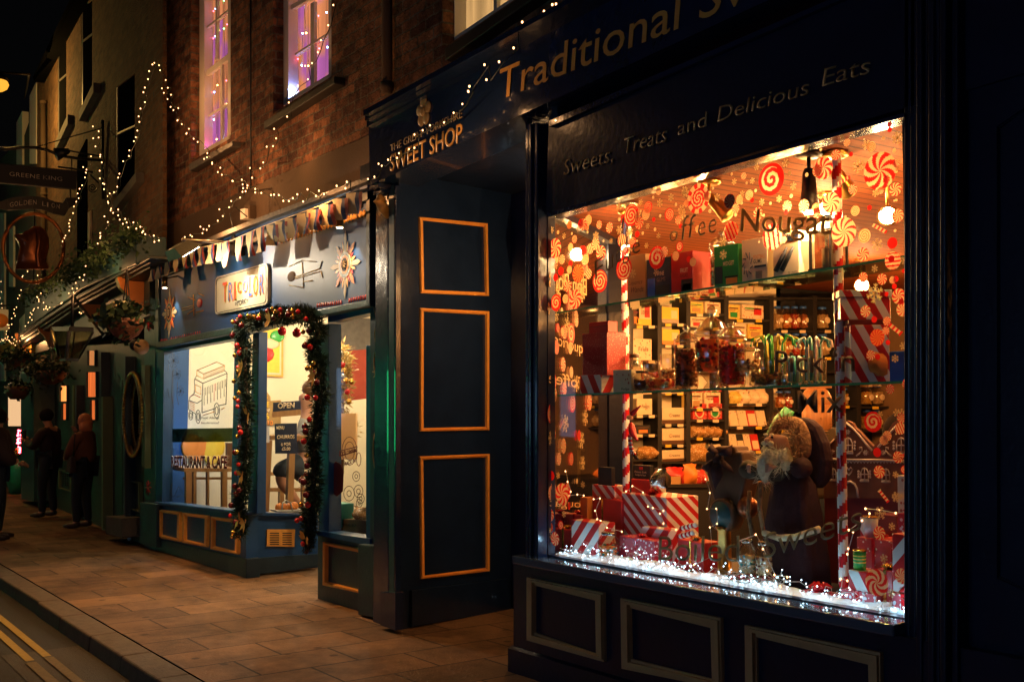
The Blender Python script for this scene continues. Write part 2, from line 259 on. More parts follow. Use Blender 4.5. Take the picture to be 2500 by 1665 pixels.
def text(body,a,b,top,plane,m,name='lettering',parent=None,off=0,th=.003,shear=0,mirror=False,bold=0,label=None,space=1,outline=0):
    """flat raised lettering; a,b = pixels of the baseline ends, top = pixel of the cap top above a"""
    c=bpy.data.curves.new(name,'FONT'); c.body=body; c.size=1; c.space_character=space; c.offset=bold; c.resolution_u=3
    o=bpy.data.objects.new(name,c); COL.objects.link(o); dg=bpy.context.evaluated_depsgraph_get(); me=bpy.data.meshes.new_from_object(o.evaluated_get(dg)); bpy.data.objects.remove(o)
    xs=[v.co.x for v in me.vertices]; x0,x1=min(xs),max(xs); A=plane.pt(a,off); B=plane.pt(b,off); H=plane.pt(top,off).z-A.z; ch=.69
    if mirror: A,B=B,A
    d=B-A
    for v in me.vertices:
        x=(v.co.x-x0)/(x1-x0); y=v.co.y/ch; v.co=A+d*x+Vector((0,0,H*y))+d.normalized()*(shear*y*H)
    bm=bmesh.new(); bm.from_mesh(me); r=bmesh.ops.extrude_face_region(bm,geom=bm.faces[:]); bmesh.ops.translate(bm,vec=plane.n*th,verts=[g for g in r['geom'] if isinstance(g,bmesh.types.BMVert)])
    bmesh.ops.recalc_face_normals(bm,faces=bm.faces); bm.to_mesh(me); bm.free(); me.materials.clear(); me.materials.append(M[m]); return link(name,me,parent,label=label)
def line(m,plane,pts,r,off=0,mb=None,n=5):
    mb=mb or MB(); return mb.tube([plane.pt(p,off) for p in pts],r,m,n)
def light(kind,loc,col,e,r=.05,aim=None,**k):
    l=bpy.data.lights.new('lamp',kind); l.color=col; l.energy=e
    if kind in('POINT','SPOT'): l.shadow_soft_size=0
    for a,b in k.items(): setattr(l,a,b)
    o=bpy.data.objects.new('lamp',l); COL.objects.link(o); o.location=loc
    if aim is not None: o.rotation_euler=(Vector(aim)-Vector(loc)).to_track_quat('-Z','Y').to_euler()
    return o
def skin(name,chains,m,parent=None,sub=2,**kw):
    """one continuous body surface grown round connected joints; chains = lists of (x,y,z,r)"""
    vs=[];es=[];rs=[];idx={}
    def vi(q):
        k=tuple(round(c,4) for c in q[:3])
        if k not in idx: idx[k]=len(vs); vs.append(k); rs.append(q[3] if not isinstance(q[3],tuple) else q[3])
        return idx[k]
    for ch in chains:
        for a,b in zip(ch,ch[1:]): es.append((vi(a),vi(b)))
    me=bpy.data.meshes.new(name); me.from_pydata(vs,es,[]); o=bpy.data.objects.new(name,me); COL.objects.link(o)
    md=o.modifiers.new('skin','SKIN'); md.use_smooth_shade=True
    for i,d in enumerate(me.skin_vertices[0].data): d.radius=(rs[i],rs[i]) if not isinstance(rs[i],tuple) else rs[i]; d.use_root=(i==0)
    s=o.modifiers.new('sub','SUBSURF'); s.levels=sub; s.render_levels=sub
    dg=bpy.context.evaluated_depsgraph_get(); me2=bpy.data.meshes.new_from_object(o.evaluated_get(dg)); bpy.data.objects.remove(o)
    me2.materials.clear(); me2.materials.append(M[m]); return link(name,me2,parent,**kw)
mat('flag_yellow',(.85,.68,.34),.8,tl=.3); mat('flag_blue',(.06,.08,.2),.8,tl=.3); mat('flag_red',(.4,.05,.03),.8,tl=.3); mat('dark_bauble',(.12,.005,.01),.25,coat=.4); mat('leaf_gold',(.6,.3,.06),.4,m=.5); mat('red_wall',(.3,.04,.02),.7,var=.3)
mat('frame_amber',(.6,.2,.04),.5,var=.25,vs=8); mat('paint_corbel_green',(.12,.16,.07),.45,var=.2); mat('stone_dark',(.08,.07,.055),.85,var=.4,bump=.4); mat('mirror_dark',(.35,.35,.33),.06,m=1); mat('letter_pale',(.7,.66,.55),.5); mat('plaster_dark',(.07,.065,.055),.85,var=.4,vs=2)
emit('pub_glow_dim',(1,.35,.1),.25); emit('shop_lit_cream',(1,.6,.3),.38)

for n_,c_ in (('orange',(.95,.32,.06)),('red',(.85,.06,.03)),('brown',(.5,.18,.05)),('yellow',(.9,.55,.1)),('cream',(.9,.68,.38)),('dark',(.3,.08,.04)),('teal',(.1,.45,.4))): mat('sw_'+n_,c_,.35,tl=.45)
SW={'orange':'sw_orange','red_card':'sw_red','red_tl':'sw_red','wood_dark':'sw_brown','bag_gold':'sw_brown','yellow':'sw_yellow','cream':'sw_cream','dark_red':'sw_dark','teal_card':'sw_teal','cup_white':'sw_cream'}
def needles(mb,c,r,n,m,l=.05,w=.008):
    for i in range(n):
        d=Vector((random.gauss(0,1),random.gauss(0,1),random.gauss(0,1))).normalized(); a=c+d*r*U(.2,.9); b=a+(d+Vector((U(-.5,.5),U(-.5,.5),U(-.5,.5)))).normalized()*l*U(.6,1.2); s_=d.cross(Vector((U(-1,1),U(-1,1),U(-1,1)))).normalized()*w
        mb.add([a-s_,a+s_,b],[[0,1,2]],m)
mat('sign_red',(.7,.08,.03),.5); mat('plate_cream',(.5,.45,.33),.5)
mat('tree_gold',(.4,.27,.09),.6,var=.5,vs=30,tl=.3)
# ================================================================ setting
def slab(name,m,y0,y1,h,x0=-60,x1=8,kind='structure'):
    mb=MB(); xs=[x0,-45,-30,-20,-12,-6,0,x1]
    for a,b in zip(xs,xs[1:]):
        if b<=a: continue
        mb.add([(a,y0,gz(a)+h),(b,y0,gz(b)+h),(b,y1,gz(b)+h),(a,y1,gz(a)+h)],[[0,1,2,3]],m)
    return mb.obj(name,kind=kind)
slab('pavement','slabs',2.02,14,0)
slab('road','asphalt',-14,1.9,-.11)
mb=MB(); x=-45.
while x<4:
    l=U(.75,1.05); a,b=x,x+l-.008; j=U(-.004,.004); y0=1.83+U(-.006,.006)
    mb.hexa([Vector((a,y0,gz(a)+j)),Vector((b,y0,gz(b)+j)),Vector((b,2.014,gz(b))),Vector((a,2.014,gz(a)))],[Vector((a,y0-.012,gz(a)-.12)),Vector((b,y0-.012,gz(b)-.12)),Vector((b,2.014,gz(b)-.12)),Vector((a,2.014,gz(a)-.12))],'kerbstone'); x+=l
mb.obj('kerb',bev=.012,kind='structure')
def strip(name,m,y0,y1,x0,x1,h):
    mb=MB(); n=24
    for i in range(n):
        a=x0+(x1-x0)*i/n; b=x0+(x1-x0)*(i+1)/n; mb.add([(a,y0,gz(a)+h),(b,y0,gz(b)+h),(b,y1,gz(b)+h),(a,y1,gz(a)+h)],[[0,1,2,3]],m)
    return mb.obj(name,kind='structure')
strip('road_gutter','asphalt_patch',1.3,1.81,-8.0,6,-.106)
strip('road_marking','yellow_line',1.52,1.575,-30,-7.75,-.102); strip('road_marking','yellow_line',1.40,1.455,-30,-7.68,-.102)
strip('road_marking','yellow_line_worn',1.515,1.575,-7.7,0,-.098); strip('road_marking','yellow_line_worn',1.385,1.45,-7.6,0,-.098)
# small litter on the pavement
mb=MB(); c=G((316,1320)); mb.ball(c+Vector((0,0,.03)),.035,'white',6,4,(1,.7,.8)); mb.obj('paper_scrap',label='crumpled white paper scrap lying at the pub plinth',cat='litter',bev=0)
W=sc.world=bpy.data.worlds.new('World'); W.use_nodes=True; bg=W.node_tree.nodes['Background']
sky=W.node_tree.nodes.new('ShaderNodeTexSky'); sky.sky_type='NISHITA'; sky.sun_disc=False; sky.sun_elevation=math.radians(-3); sky.sun_rotation=math.radians(200)
W.node_tree.links.new(sky.outputs[0],bg.inputs[0]); bg.inputs[1].default_value=.008
# ================================================================ sweet shop front
GY=3.6; A=Y(GY); FB=Y(3.42); SB=Y(3.55)
shop=thing('sweet_shop',(-4.8,3.6,0),'navy sweet shop with gilt lettering and a glowing festive display window','shop')
# fascia box
mb=MB(); PR('paint_navy',FB,[(900,303),(2600,-627),(2600,-335),(903,452)],0,-.33,mb); fas=mb.obj('fascia',shop)
mb=MB()
for i,(dy,o0,h) in enumerate(((0,.16,13),(13,.11,12),(25,.05,16))):
    mb2=PR('paint_navy',FB,[(887+i*4,284+dy-14),(2600,-650+dy-14),(2600,-650+dy-14+h),(887+i*4,284+dy-14+h)],o0,-.33,mb)
mb.obj('cornice',fas)
text('Traditional Sweets',(1217,246),(2148,-125),(1217,172),FB,'gilt',parent=fas,off=.003,shear=.12)
za=ZM(850,200,2.24)
text('THE GREAT YORKSHIRE',za(232,385),za(625,195),za(232,345),FB,'gilt_dull',parent=fas,off=.003,bold=-.005)
text('SWEET SHOP',za(230,492),za(625,325),za(230,402),FB,'gilt',parent=fas,off=.003,bold=.01)
# heraldic rose crest
mb=MB(); c=FB.pt(za(415,165),.004); pr=[]
for k in range(5):
    a=math.pi/2+k*2*math.pi/5; q=c+Vector((math.cos(a)*.052,0,math.sin(a)*.062))
    mb.lathe(q,[(.042,0),(.036,.010),(.012,.012)],'gilt_dull',14,Vector((0,-1,0)))
mb.lathe(c,[(.035,0),(.03,.018),(.012,.02)],'gilt_dull',14,Vector((0,-1,0)))
mb.obj('crest',fas)
# lower board
mb=MB(); PR('paint_navy_dark',SB,[(1340,300),(2600,-245),(2600,150),(1332,522)],0,-.1,mb); bd=mb.obj('name_board',shop)
mb=MB(); PR('paint_navy',SB,[(1336,520),(2207,276),(2207,286),(1336,531)],.015,-.08,mb); mb.obj('moulding',bd)
mb=MB(); PR('paint_navy',SB,[(1340,296),(2600,-250),(2600,-238),(1340,310)],.03,-.08,mb); mb.obj('moulding',bd)
zz=ZM(1250,280,4.282)
for w,a,b,t in (('Sweets,',zz(540,640),zz(1060,490),zz(540,480)),('Treats',zz(1160,418),zz(1615,283),zz(1160,255)),('and',zz(1735,222),zz(2035,125),zz(1735,70)),('Delicious',(1753,298),(1974,231),(1753,262)),('Eats',(2008,212),(2123,180),(2008,170))):
    text(w,a,b,t,SB,'gilt_dull',parent=bd,off=.003,shear=.2 if w!='and' else .1,bold=-.004)
# pilasters beside the window: fluted
def pilaster(x0,x1,y0,y1,name,m='paint_navy',plane=SB,offs=(.0,.03,.012,.035,.01,.03,0),bk=-.12):
    mb=MB(); n=len(offs)
    for i,o in enumerate(offs):
        a=x0+(x1-x0)*i/n; b=x0+(x1-x0)*(i+1)/n; PR(m,plane,[(a,y0),(b,y0),(b,y1),(a,y1)],o,bk-.001*i,mb)
    return mb.obj(name,shop,bev=.006)
pilaster(1282,1335,300,1366,'pilaster',offs=(.0,.03,.012,.03,.0,-.02,-.035),bk=-.045)
pilaster(2206,2352,-250,1800,'pilaster',offs=(.0,.0,.04,.015,.06,.045,.07,.02,.05,.0),m='paint_navy_dark')
mb=MB(); PR('paint_navy_dark',SB,[(2352,-300),(2700,-300),(2700,2000),(2352,2000)],-.02,-.2,mb)
moulded('paint_navy_dark',SB,[(2425,300),(2620,180),(2620,1500),(2425,1420)],14,.0,-.02,mb); mb.obj('end_wall',shop)
# sill and stall riser
a=A.pt((1335,1357)); b=A.pt((2229,1513)); xl=-5.00; sl=(b.z-a.z)/(b.x-a.x); zl=a.z+(xl-a.x)*sl
mb=MB(); mb.hexa([Vector((xl,3.60,zl)),Vector((b.x,3.60,b.z)),Vector((b.x,3.475,b.z-.004)),Vector((xl,3.475,zl-.004))],[Vector((xl,3.60,zl-.05)),Vector((b.x,3.60,b.z-.05)),Vector((b.x,3.475,b.z-.05)),Vector((xl,3.475,zl-.05))],'sill_gloss'); mb.obj('window_sill',shop,bev=.008)
x0=-5.05; x1=-1.2; zr=lambda x:zl+(x-xl)*sl-.051
mb=MB(); mb.hexa([Vector((x0,3.52,zr(x0))),Vector((x1,3.52,zr(x1))),Vector((x1,3.52,-.1)),Vector((x0,3.52,-.1))],[Vector((x0,3.75,zr(x0))),Vector((x1,3.75,zr(x1))),Vector((x1,3.75,-.1)),Vector((x0,3.75,-.1))],'paint_navy_dark'); ris=mb.obj('stall_riser',shop)
RP=Y(3.52); z7=ZM(1230,1350,2.309)
mb=MB(); mb.hexa([Vector((x0-.02,3.495,gz(x0)+.13)),Vector((x1,3.495,gz(x1)+.13)),Vector((x1,3.495,-.1)),Vector((x0-.02,3.495,-.1))],[Vector((x0-.02,3.54,gz(x0)+.15)),Vector((x1,3.54,gz(x1)+.15)),Vector((x1,3.54,-.1)),Vector((x0-.02,3.54,-.1))],'paint_navy_dark'); mb.obj('plinth',ris)
for q,w in (([z7(128,137),z7(558,222),z7(563,612),z7(128,490)],19),([z7(657,253),z7(1220,365),z7(1228,765),z7(663,650)],24),([z7(1357,405),z7(2120,560),z7(2130,1060),z7(1362,880)],29)):
    moulded('frame_beige',RP,q,w,.035,0).obj('panel_frame',ris)
# recessed doorway
XP=Pl((-6.72,3.62),(-6.78,4.70))
mb=MB(); mb.hexa([Vector((-6.545,3.57,-.1)),Vector((-6.545,3.57,3.3)),Vector((-6.95,3.60,3.3)),Vector((-6.95,3.60,-.1))],[Vector((-6.78,4.72,-.1)),Vector((-6.78,4.72,3.3)),Vector((-6.95,4.72,3.3)),Vector((-6.95,4.72,-.1))],'paint_navy')
dw=mb.obj('doorway_wall',shop)
XP=Pl((-6.545,3.57),(-6.78,4.72)); zb=ZM(850,850,1.9236)
for q in ([za(390,740),za(763,775),za(770,1170),za(397,1155)],[za(395,1237),za(772,1255),zb(663,384),zb(338,390)],[zb(337,508),zb(665,496),zb(665,1046),zb(343,1083)]):
    mb=moulded('frame_orange',XP,q,8,.022,0,k=1.05); mb.obj('panel_frame',dw)
mb=MB(); PR('paint_navy',XP,[zb(300,1135),zb(745,1080),zb(770,1230),zb(300,1310)],.03,-.05,mb); mb.obj('skirting',dw,bev=.006)
mb=MB(); mb.box((-6.95,4.70,-.1),(-5.47,4.80,3.3),'paint_navy_dark'); mb.obj('doorway_back_wall',shop)
mb=MB(); mb.box((-6.62,4.66,gz(-6.2)),(-5.62,4.70,2.2),'paint_navy_dark')
dr=mb.obj('door',shop)
for z0,z1 in ((.25,.95),(1.1,2.05)):
    mb=MB()
    for bx in (((-6.5,4.645,z0),(-5.74,4.66,z0+.05)),((-6.5,4.645,z1-.05),(-5.74,4.66,z1)),((-6.5,4.645,z0+.05),(-6.45,4.66,z1-.05)),((-5.79,4.645,z0+.05),(-5.74,4.66,z1-.05))): mb.box(*bx,'paint_navy')
    mb.obj('panel_frame',dr)
mb=MB(); mb.tube([(-5.8,4.66,1.0),(-5.8,4.60,1.0),(-5.8,4.60,1.25),(-5.8,4.66,1.25)],.012,'brass'); mb.obj('handle',dr)
mb=MB(); mb.box((-6.96,3.47,3.22),(-4.84,4.8,3.32),'paint_navy_dark'); mb.obj('doorway_ceiling',shop)
# left pilaster with console bracket
LP=Y(3.56)
mb=MB(); 
for i,(xa,xb,o) in enumerate(((944,949,.0),(949,962,.02),(962,966,.03))): PR('paint_navy' if i!=1 else 'paint_teal',LP,[(xa,452),(xb,452),(xb,1500),(xa,1500)],o,-.008-.002*i,mb)  # middle teal strip paints a green reflection onto the navy pilaster
PR('paint_navy',LP,[zb(150,1145),zb(222,1146),zb(222,1325),zb(150,1300)],.055,-.01,mb); lpil=mb.obj('pilaster',shop,bev=.004)
mb=MB(); pts=[]
c=LP.pt((940,470),0); 
mb.box((c.x-.02,3.44,c.z-.0),(c.x+.13,3.56,c.z+.035),'paint_navy'); mb.box((c.x-.01,3.47,c.z-.03),(c.x+.12,3.56,c.z-.001),'paint_navy'); mb.tube([(c.x+.06,3.50,c.z-.05),(c.x+.06,3.485,c.z-.08),(c.x+.06,3.51,c.z-.12),(c.x+.06,3.54,c.z-.17),(c.x+.06,3.555,c.z-.20)],[.035,.05,.042,.028,.012],'gilt',10)
mb.obj('console_bracket',lpil,bev=.01)
# glass panes
dwin=MB(); RING('paint_navy_dark',A,[(1333,526),(2207,283),(2231,1516),(1333,1359)],[(1338,530),(2202,289),(2225,1511),(1338,1354)],.01,-.04,dwin); win=dwin.obj('display_window',shop)
mb=MB(); PR('pane',A,[(1336,526),(2205,284),(2229,1513),(1336,1357)],0,-.006,mb); mb.obj('glass_pane',win)
SX0=A.pt((1335,900)); SPL=Pl((SX0.x,3.62),(-5.5,4.62))  # splayed return pane seen from inside
mb=MB(); s0=Vector((SX0.x,3.62,0)); s1=Vector((-5.5,4.62,0)); 
mb.prism([s0+Vector((0,0,.72)),s1+Vector((0,0,.72)),s1+Vector((0,0,2.66)),s0+Vector((0,0,2.66))],(.006,.003,0),'pane_return'); mb.obj('glass_pane',win)
mb=MB(); mb.box((-5.56,4.6,-.05),(-5.47,4.70,3.2),'paint_navy_dark'); mb.box((-5.0+.13,3.6,-.05),(-4.83,3.66,.72),'paint_navy_dark')
mb.prism([s0+Vector((0,0,-.05)),s1+Vector((0,0,-.05)),s1+Vector((0,0,.72)),s0+Vector((0,0,.72))],(.05,.03,0),'paint_navy_dark'); mb.prism([s0+Vector((0,0,2.66)),s1+Vector((0,0,2.66)),s1+Vector((0,0,3.22)),s0+Vector((0,0,3.22))],(.05,.03,0),'paint_navy_dark')
mb.obj('return_frame',win)
# ---------------------------------------------------------------- stickers and lettering on the glass
STK={}
def sticker_mesh(kind):
    if kind in STK: return STK[kind]
    mb=MB(); nr,na=18,72
    def disc(fn,r=1):
        vs=[(0,0,0)]+[((j+1)/nr*r*math.cos(2*math.pi*i/na),-.001,(j+1)/nr*r*math.sin(2*math.pi*i/na)) for j in range(nr) for i in range(na)]
        b=len(mb.v); mb.v+= [Vector(v) for v in vs]
        for i in range(na):
            i2=(i+1)%na; mb.f.append([b,b+1+i,b+1+i2]); mb.m.append(mb.mi(fn(.04,2*math.pi*(i+.5)/na))); mb.sm.append(False)
            for j in range(nr-1):
                mb.f.append([b+1+j*na+i,b+1+(j+1)*na+i,b+1+(j+1)*na+i2,b+1+j*na+i2]); mb.m.append(mb.mi(fn((j+1.5)/nr,2*math.pi*(i+.5)/na))); mb.sm.append(False)
    Rr,Cc,Oo='red_tl','cream_tl','orange_tl'
    if kind=='p8': disc(lambda r,a:(Rr if ((a*8/(2*math.pi)+r*1.1)%1)<.5 else Cc) if r>.08 else Cc)
    elif kind=='p12': disc(lambda r,a:(Rr if ((a*12/(2*math.pi)+r*1.2)%1)<.42 else Oo))
    elif kind=='p8c': disc(lambda r,a:(Rr if ((a*9/(2*math.pi)+r*1.2)%1)<.35 else 'cream_tl'))
    elif kind=='sp': disc(lambda r,a:Rr if r>.88 or ((r*3.1+a/(2*math.pi))%1)<.62 else 'cream_tl')
    elif kind=='spc': disc(lambda r,a:Oo if ((r*3.1+a/(2*math.pi))%1)<.4 else 'cream_tl')
    elif kind=='spb': disc(lambda r,a:Rr if r>.8 or ((r*2.1+a/(2*math.pi))%1)<.5 else 'cream_tl')
    elif kind=='ring': nr=16; disc(lambda r,a:((Rr if ((a*8/(2*math.pi))%1)<.5 else 'cream_tl') if r>.68 else (Rr if ((r*4+2*a/(2*math.pi))%1)<.6 else 'cream_tl')))
    elif kind=='lolly': nr=22; disc(lambda r,a:Rr if ((r*1.6-6*a/(2*math.pi))%1)<.5 else 'cream_tl')
    elif kind=='st': nr=12; disc(lambda r,a:Rr if ((r*math.cos(a)*1.9+r*math.sin(a)*1.1)%1)<.45 else 'cream_tl')
    elif kind=='sv': nr=12; disc(lambda r,a:Rr if ((r*math.cos(a)*2.2+.3*r*math.sin(a))%1)<.42 else 'cream_tl')
    elif kind=='rd': disc(lambda r,a:Rr)
    elif kind=='cd': nr=2; na=16; disc(lambda r,a:'cream_tl')
    elif kind=='fl':
        for k in range(6):
            a=k*math.pi/3; d=Vector((math.cos(a),0,math.sin(a))); n=Vector((-d.z,0,d.x)); z=Vector((0,0,0))
            def bar(p,q,w):
                t=(q-p).normalized(); n2=Vector((-t.z,0,t.x))*w; mb.add([p-n2,q-n2,q+n2,p+n2],[[0,1,2,3]],'flake_tl')
            bar(z,d,.07)
            for r in (.42,.72):
                for s in(-1,1): bar(d*r,d*(r+.2)+n*s*.26,.06)
        mb.lathe((0,0,0),[(.25,-.001),(.25,0)],'flake_tl',6,Vector((0,1,0)))
    elif kind in('tw','stick'):
        n=16; L_=1.5
        for i in range(n):
            a=-1+2*i/n; b=a+2/n; h=lambda t:(.34 if abs(t)<.62 else .34-.5*(abs(t)-.62)+ (abs(t)-.72)*1.2*(abs(t)>.72)) if kind=='tw' else .3
            mb.add([(a*L_,0,-h(a)),(b*L_,0,-h(b)),(b*L_+.1,0,h(b)),(a*L_+.1,0,h(a))],[[0,1,2,3]],Rr if (i//2)%2 else 'cream_tl')
    STK[kind]=mb.mesh('sticker_'+kind); return STK[kind]
NM={'fl':'snowflake_sticker','cd':'dot_sticker','tw':'sweet_sticker','stick':'sweet_sticker','sp':'swirl_sticker','spc':'swirl_sticker','spb':'swirl_sticker','ring':'swirl_sticker','lolly':'swirl_sticker','st':'humbug_sticker','sv':'humbug_sticker','rd':'gumdrop_sticker'}
def stick(z,x,y,h,kind,plane=A,off=-.012,rot=None,s=1):
    p=z(x,y) if z else (x,y); k=(h/s); c=plane.pt(p,off); q=plane.pt((p[0],p[1]-(k)),off); r=abs(q.z-c.z)
    o=bpy.data.objects.new(NM.get(kind,'peppermint_sticker'),sticker_mesh(kind)); COL.objects.link(o); o.parent=win; o.location=c-win.location-shop.location
    n=plane.n; ang=math.atan2(plane.u.y,plane.u.x); o.rotation_euler=(0,U(0,6.28) if rot is None else rot,ang); o.scale=(r,r,r); return o
zA=ZM(1300,350,3.92); zB=ZM(1750,250,3.484); zE=ZM(1900,600,3.92); zG=ZM(1800,1000,5.233); zF=ZM(1980,1200,4.61); zH=ZM(1330,1150,5.808)
def batch(z,s,items):
    for x,y,h,k in items: stick(z,x,y,h,k,s=s)
batch(zA,3.92,[(215,1005,95,'p8'),(353,780,38,'p12'),(462,768,40,'rd'),(638,780,42,'p8'),(736,808,50,'p8'),(945,690,105,'sp'),(1108,610,55,'sp'),(1585,530,145,'ring'),(1308,683,62,'sp'),(1395,735,42,'p8'),(1885,555,70,'p8'),(365,995,40,'spc'),(655,1048,70,'p8'),(507,1113,52,'spc'),(365,1150,30,'rd'),(437,1245,85,'p12'),(645,1320,108,'sp'),(875,1200,112,'sp'),(958,950,50,'sp'),(1190,1095,110,'spb'),(1408,990,48,'spb'),(1160,730,22,'rd'),(1002,870,30,'rd'),(272,1225,40,'rd'),(222,1285,35,'rd'),(410,1490,92,'p8'),(315,1490,45,'spc'),(225,1525,80,'spb'),(482,1010,28,'rd')])
for x,y,h in ((520,800,32),(402,918,38),(553,1010,50),(535,1250,50),(1900,840,90),(855,930,60)): stick(zA,x,y,h,'st',s=3.92,rot=U(-.3,.3))
batch(zB,3.484,[(463,655,138,'spb'),(908,562,95,'p8'),(1388,585,160,'p8'),(1518,742,58,'p8'),(1155,740,42,'p8'),(1142,442,20,'rd'),(968,855,90,'p8c'),(1080,1105,125,'p8c'),(108,843,62,'p8'),(350,943,50,'p8'),(598,885,50,'p8c'),(740,880,55,'p8c'),(845,900,45,'spc'),(1178,922,45,'spc'),(1537,965,58,'p8c'),(1255,1135,62,'spc'),(1493,1197,48,'rd'),(1243,1293,58,'p8'),(300,833,22,'rd'),(1298,897,22,'rd'),(1245,1490,45,'p8'),(1405,1505,48,'p8')])
stick(zB,475,1145,112,'sv',s=3.484,rot=0); stick(zB,127,1095,75,'st',s=3.484,rot=.1); stick(zB,1497,1348,78,'sv',s=3.484,rot=1.7); stick(zB,228,628,30,'st',s=3.484,rot=0)
stick(zB,1078,668,44,'tw',s=3.484,rot=-.35); stick(zB,1383,1073,52,'stick',s=3.484,rot=.55)
batch(zE,3.92,[(1152,483,75,'p8'),(1190,610,68,'p8c'),(835,628,58,'p8'),(947,878,82,'p12'),(885,1048,50,'p8'),(918,705,32,'rd')])
stick(zE,1110,790,62,'tw',s=3.92,rot=.65)
batch(zG,5.233,[(1733,155,132,'spb'),(1787,545,60,'rd'),(1813,793,82,'p8'),(2135,767,55,'spb')]); stick(zG,2083,240,78,'st',s=5.233,rot=.1); stick(zG,2100,600,62,'tw',s=5.233,rot=-.5); stick(zG,1868,1100,66,'tw',s=5.233,rot=.8)
batch(zF,4.61,[(770,465,78,'p8'),(1022,950,88,'p8c'),(740,1020,152,'lolly')])
batch(zH,5.808,[(247,325,155,'p8'),(145,960,98,'p8'),(95,62,68,'rd'),(225,760,64,'spb'),(75,620,90,'p8'),(70,790,75,'p12'),(62,215,68,'st')])
for z,s,L_ in ((zA,3.92,((302,885,30),(607,885,45),(753,935,28),(1218,572,42),(1325,520,38),(1455,450,38),(1425,635,48),(1035,770,40),(1103,793,28),(1205,885,28),(1357,868,28),(1090,980,28),(1035,568,28),(830,830,45),(940,840,35),(185,830,35),(1770,520,38))),(zB,3.484,((338,553,28),(585,518,38),(303,668,28),(148,675,28),(215,778,28),(382,850,32),(530,822,32),(650,712,35),(885,780,45),(1273,365,45),(1535,305,55),(1200,545,55),(1363,1210,55),(1343,1415,32))),(zE,3.92,((922,455,95),(1195,958,40))),(zG,5.233,((1890,370,72),(2037,40,55),(2022,830,45),(2028,1105,60))),(zF,4.61,((780,240,75),(910,390,45),(905,1140,50),(820,750,50))),(zH,5.808,((190,60,48),(270,610,50),(540,190,50)))):
    for x,y,h in L_: stick(z,x,y,h,'fl',s=s)
for z,s,L_ in ((zA,3.92,((245,852),(377,865),(1155,520),(1035,650),(1222,697),(1173,825),(1055,862),(680,935),(830,727),(1697,650),(1727,432),(1373,588),(1907,297),(527,850))),(zB,3.484,((127,612),(255,688),(330,752),(210,858),(455,860),(632,797),(618,605),(885,402),(160,957),(1412,305),(1510,410),(1517,1092),(765,617),(1405,912),(1527,832)))):
    for x,y in L_: stick(z,x,y,U(12,19),'cd',s=s)
GL=dict(parent=win,off=-.009,th=.0015)
def word(w,z,a,b,t,m,**k): text(w,z(*a),z(*b),z(*t),A,m,**{**GL,**k})
for ch,a,b,t in (('F',(600,1310),(680,1262),(575,1125)),('u',(705,1235),(775,1190),(705,1045)),('d',(800,1160),(850,1125),(800,975)),('g',(865,1110),(925,1075),(865,930)),('e',(960,1070),(1030,1040),(960,900))): word(ch,zA,a,b,t,'etched_dark',bold=-.01,shear=-.02)
for ch,a,b,t in (('o',(1310,945),(1385,935),(1310,790)),('f',(1410,940),(1480,915),(1410,715)),('f',(1480,915),(1550,895),(1480,700)),('e',(1580,890),(1650,880),(1580,690)),('e',(1680,870),(1755,855),(1680,665))): word(ch,zA,a,b,t,'etched',bold=-.01,shear=.15)
word('Nougat',zB,(200,1095),(960,1120),(200,905),'letter_gold',shear=.1,bold=.012)
word('Pick',zE,(-30,1205),(445,1215),(-30,1000),'letter_brown',bold=.005); word('\u2018n',zE,(525,1205),(735,1200),(525,990),'letter_brown',bold=.005); word('Mix',zE,(190,1600),(620,1590),(190,1385),'letter_brown',bold=.005)
z7c=ZM(1650,950,2.85)
word('Boiled',z7c,(-120,1190),(440,1200),(-120,1020),'etched',shear=.05,bold=-.005)
word('Sweets',z7c,(610,1180),(1290,975),(610,1010),'etched',shear=.1,bold=-.005)
for w,a,b,t in (('Liquorice',(1352,840),(1437,868),(1352,812)),('Bon Bons',(1340,700),(1432,722),(1340,655)),('Toffee',(1340,935),(1430,950),(1340,905)),('Nougat',(1342,1335-100),(1440,1240),(1342,1215))):
    A_=SPL.pt(a,0); text(w,a,b,t,SPL,'cream_tl',parent=win,off=.014,th=.001,mirror=True)
for x,y,h,k in ((1352,560,10,'fl'),(1362,800,11,'rd'),(1395,815,26,'spb'),(1375,890,18,'p8'),(1350,925,20,'p8'),(1398,985,22,'sp'),(1420,1075,22,'fl'),(1350,1060,20,'p8'),(1365,1120,16,'p8c'),(1395,1120,16,'sp'),(1423,1130,18,'fl'),(1345,1010,24,'spb'),(1372,1035,14,'tw'),(1430,1020,20,'fl'),(1352,770,11,'fl'),(1372,760,9,'cd'),(1405,745,16,'p8')): stick(None,x,y,h,k,plane=SPL,off=.012)

for i in range(46):
    x=U(1340,1440); y=U(560,1330); k=random.choice(['fl','fl','fl','cd','p8','spc','rd','sp','p8c']); stick(None,x,y,{'fl':U(16,26),'cd':7}.get(k,U(10,20)),k,plane=SPL,off=.0125+i*.0001)

for i in range(70):
    x=U(1345,2200); yt=526-(x-1336)*.2785; y=yt+U(12,225); k=random.choice(['cd','cd','fl','fl','p8','rd','spc','p8c']); stick(None,x,y,{'cd':U(2,4),'fl':U(8,14),'rd':U(4,8)}.get(k,U(8,15)),k,off=-.0105)
for i in range(26):
    x=U(2140,2215); y=U(620,1250); k=random.choice(['cd','fl','p8','rd','p8c']); stick(None,x,y,{'cd':U(2,4),'fl':U(8,13),'rd':U(5,9)}.get(k,U(9,15)),k,off=-.0105)
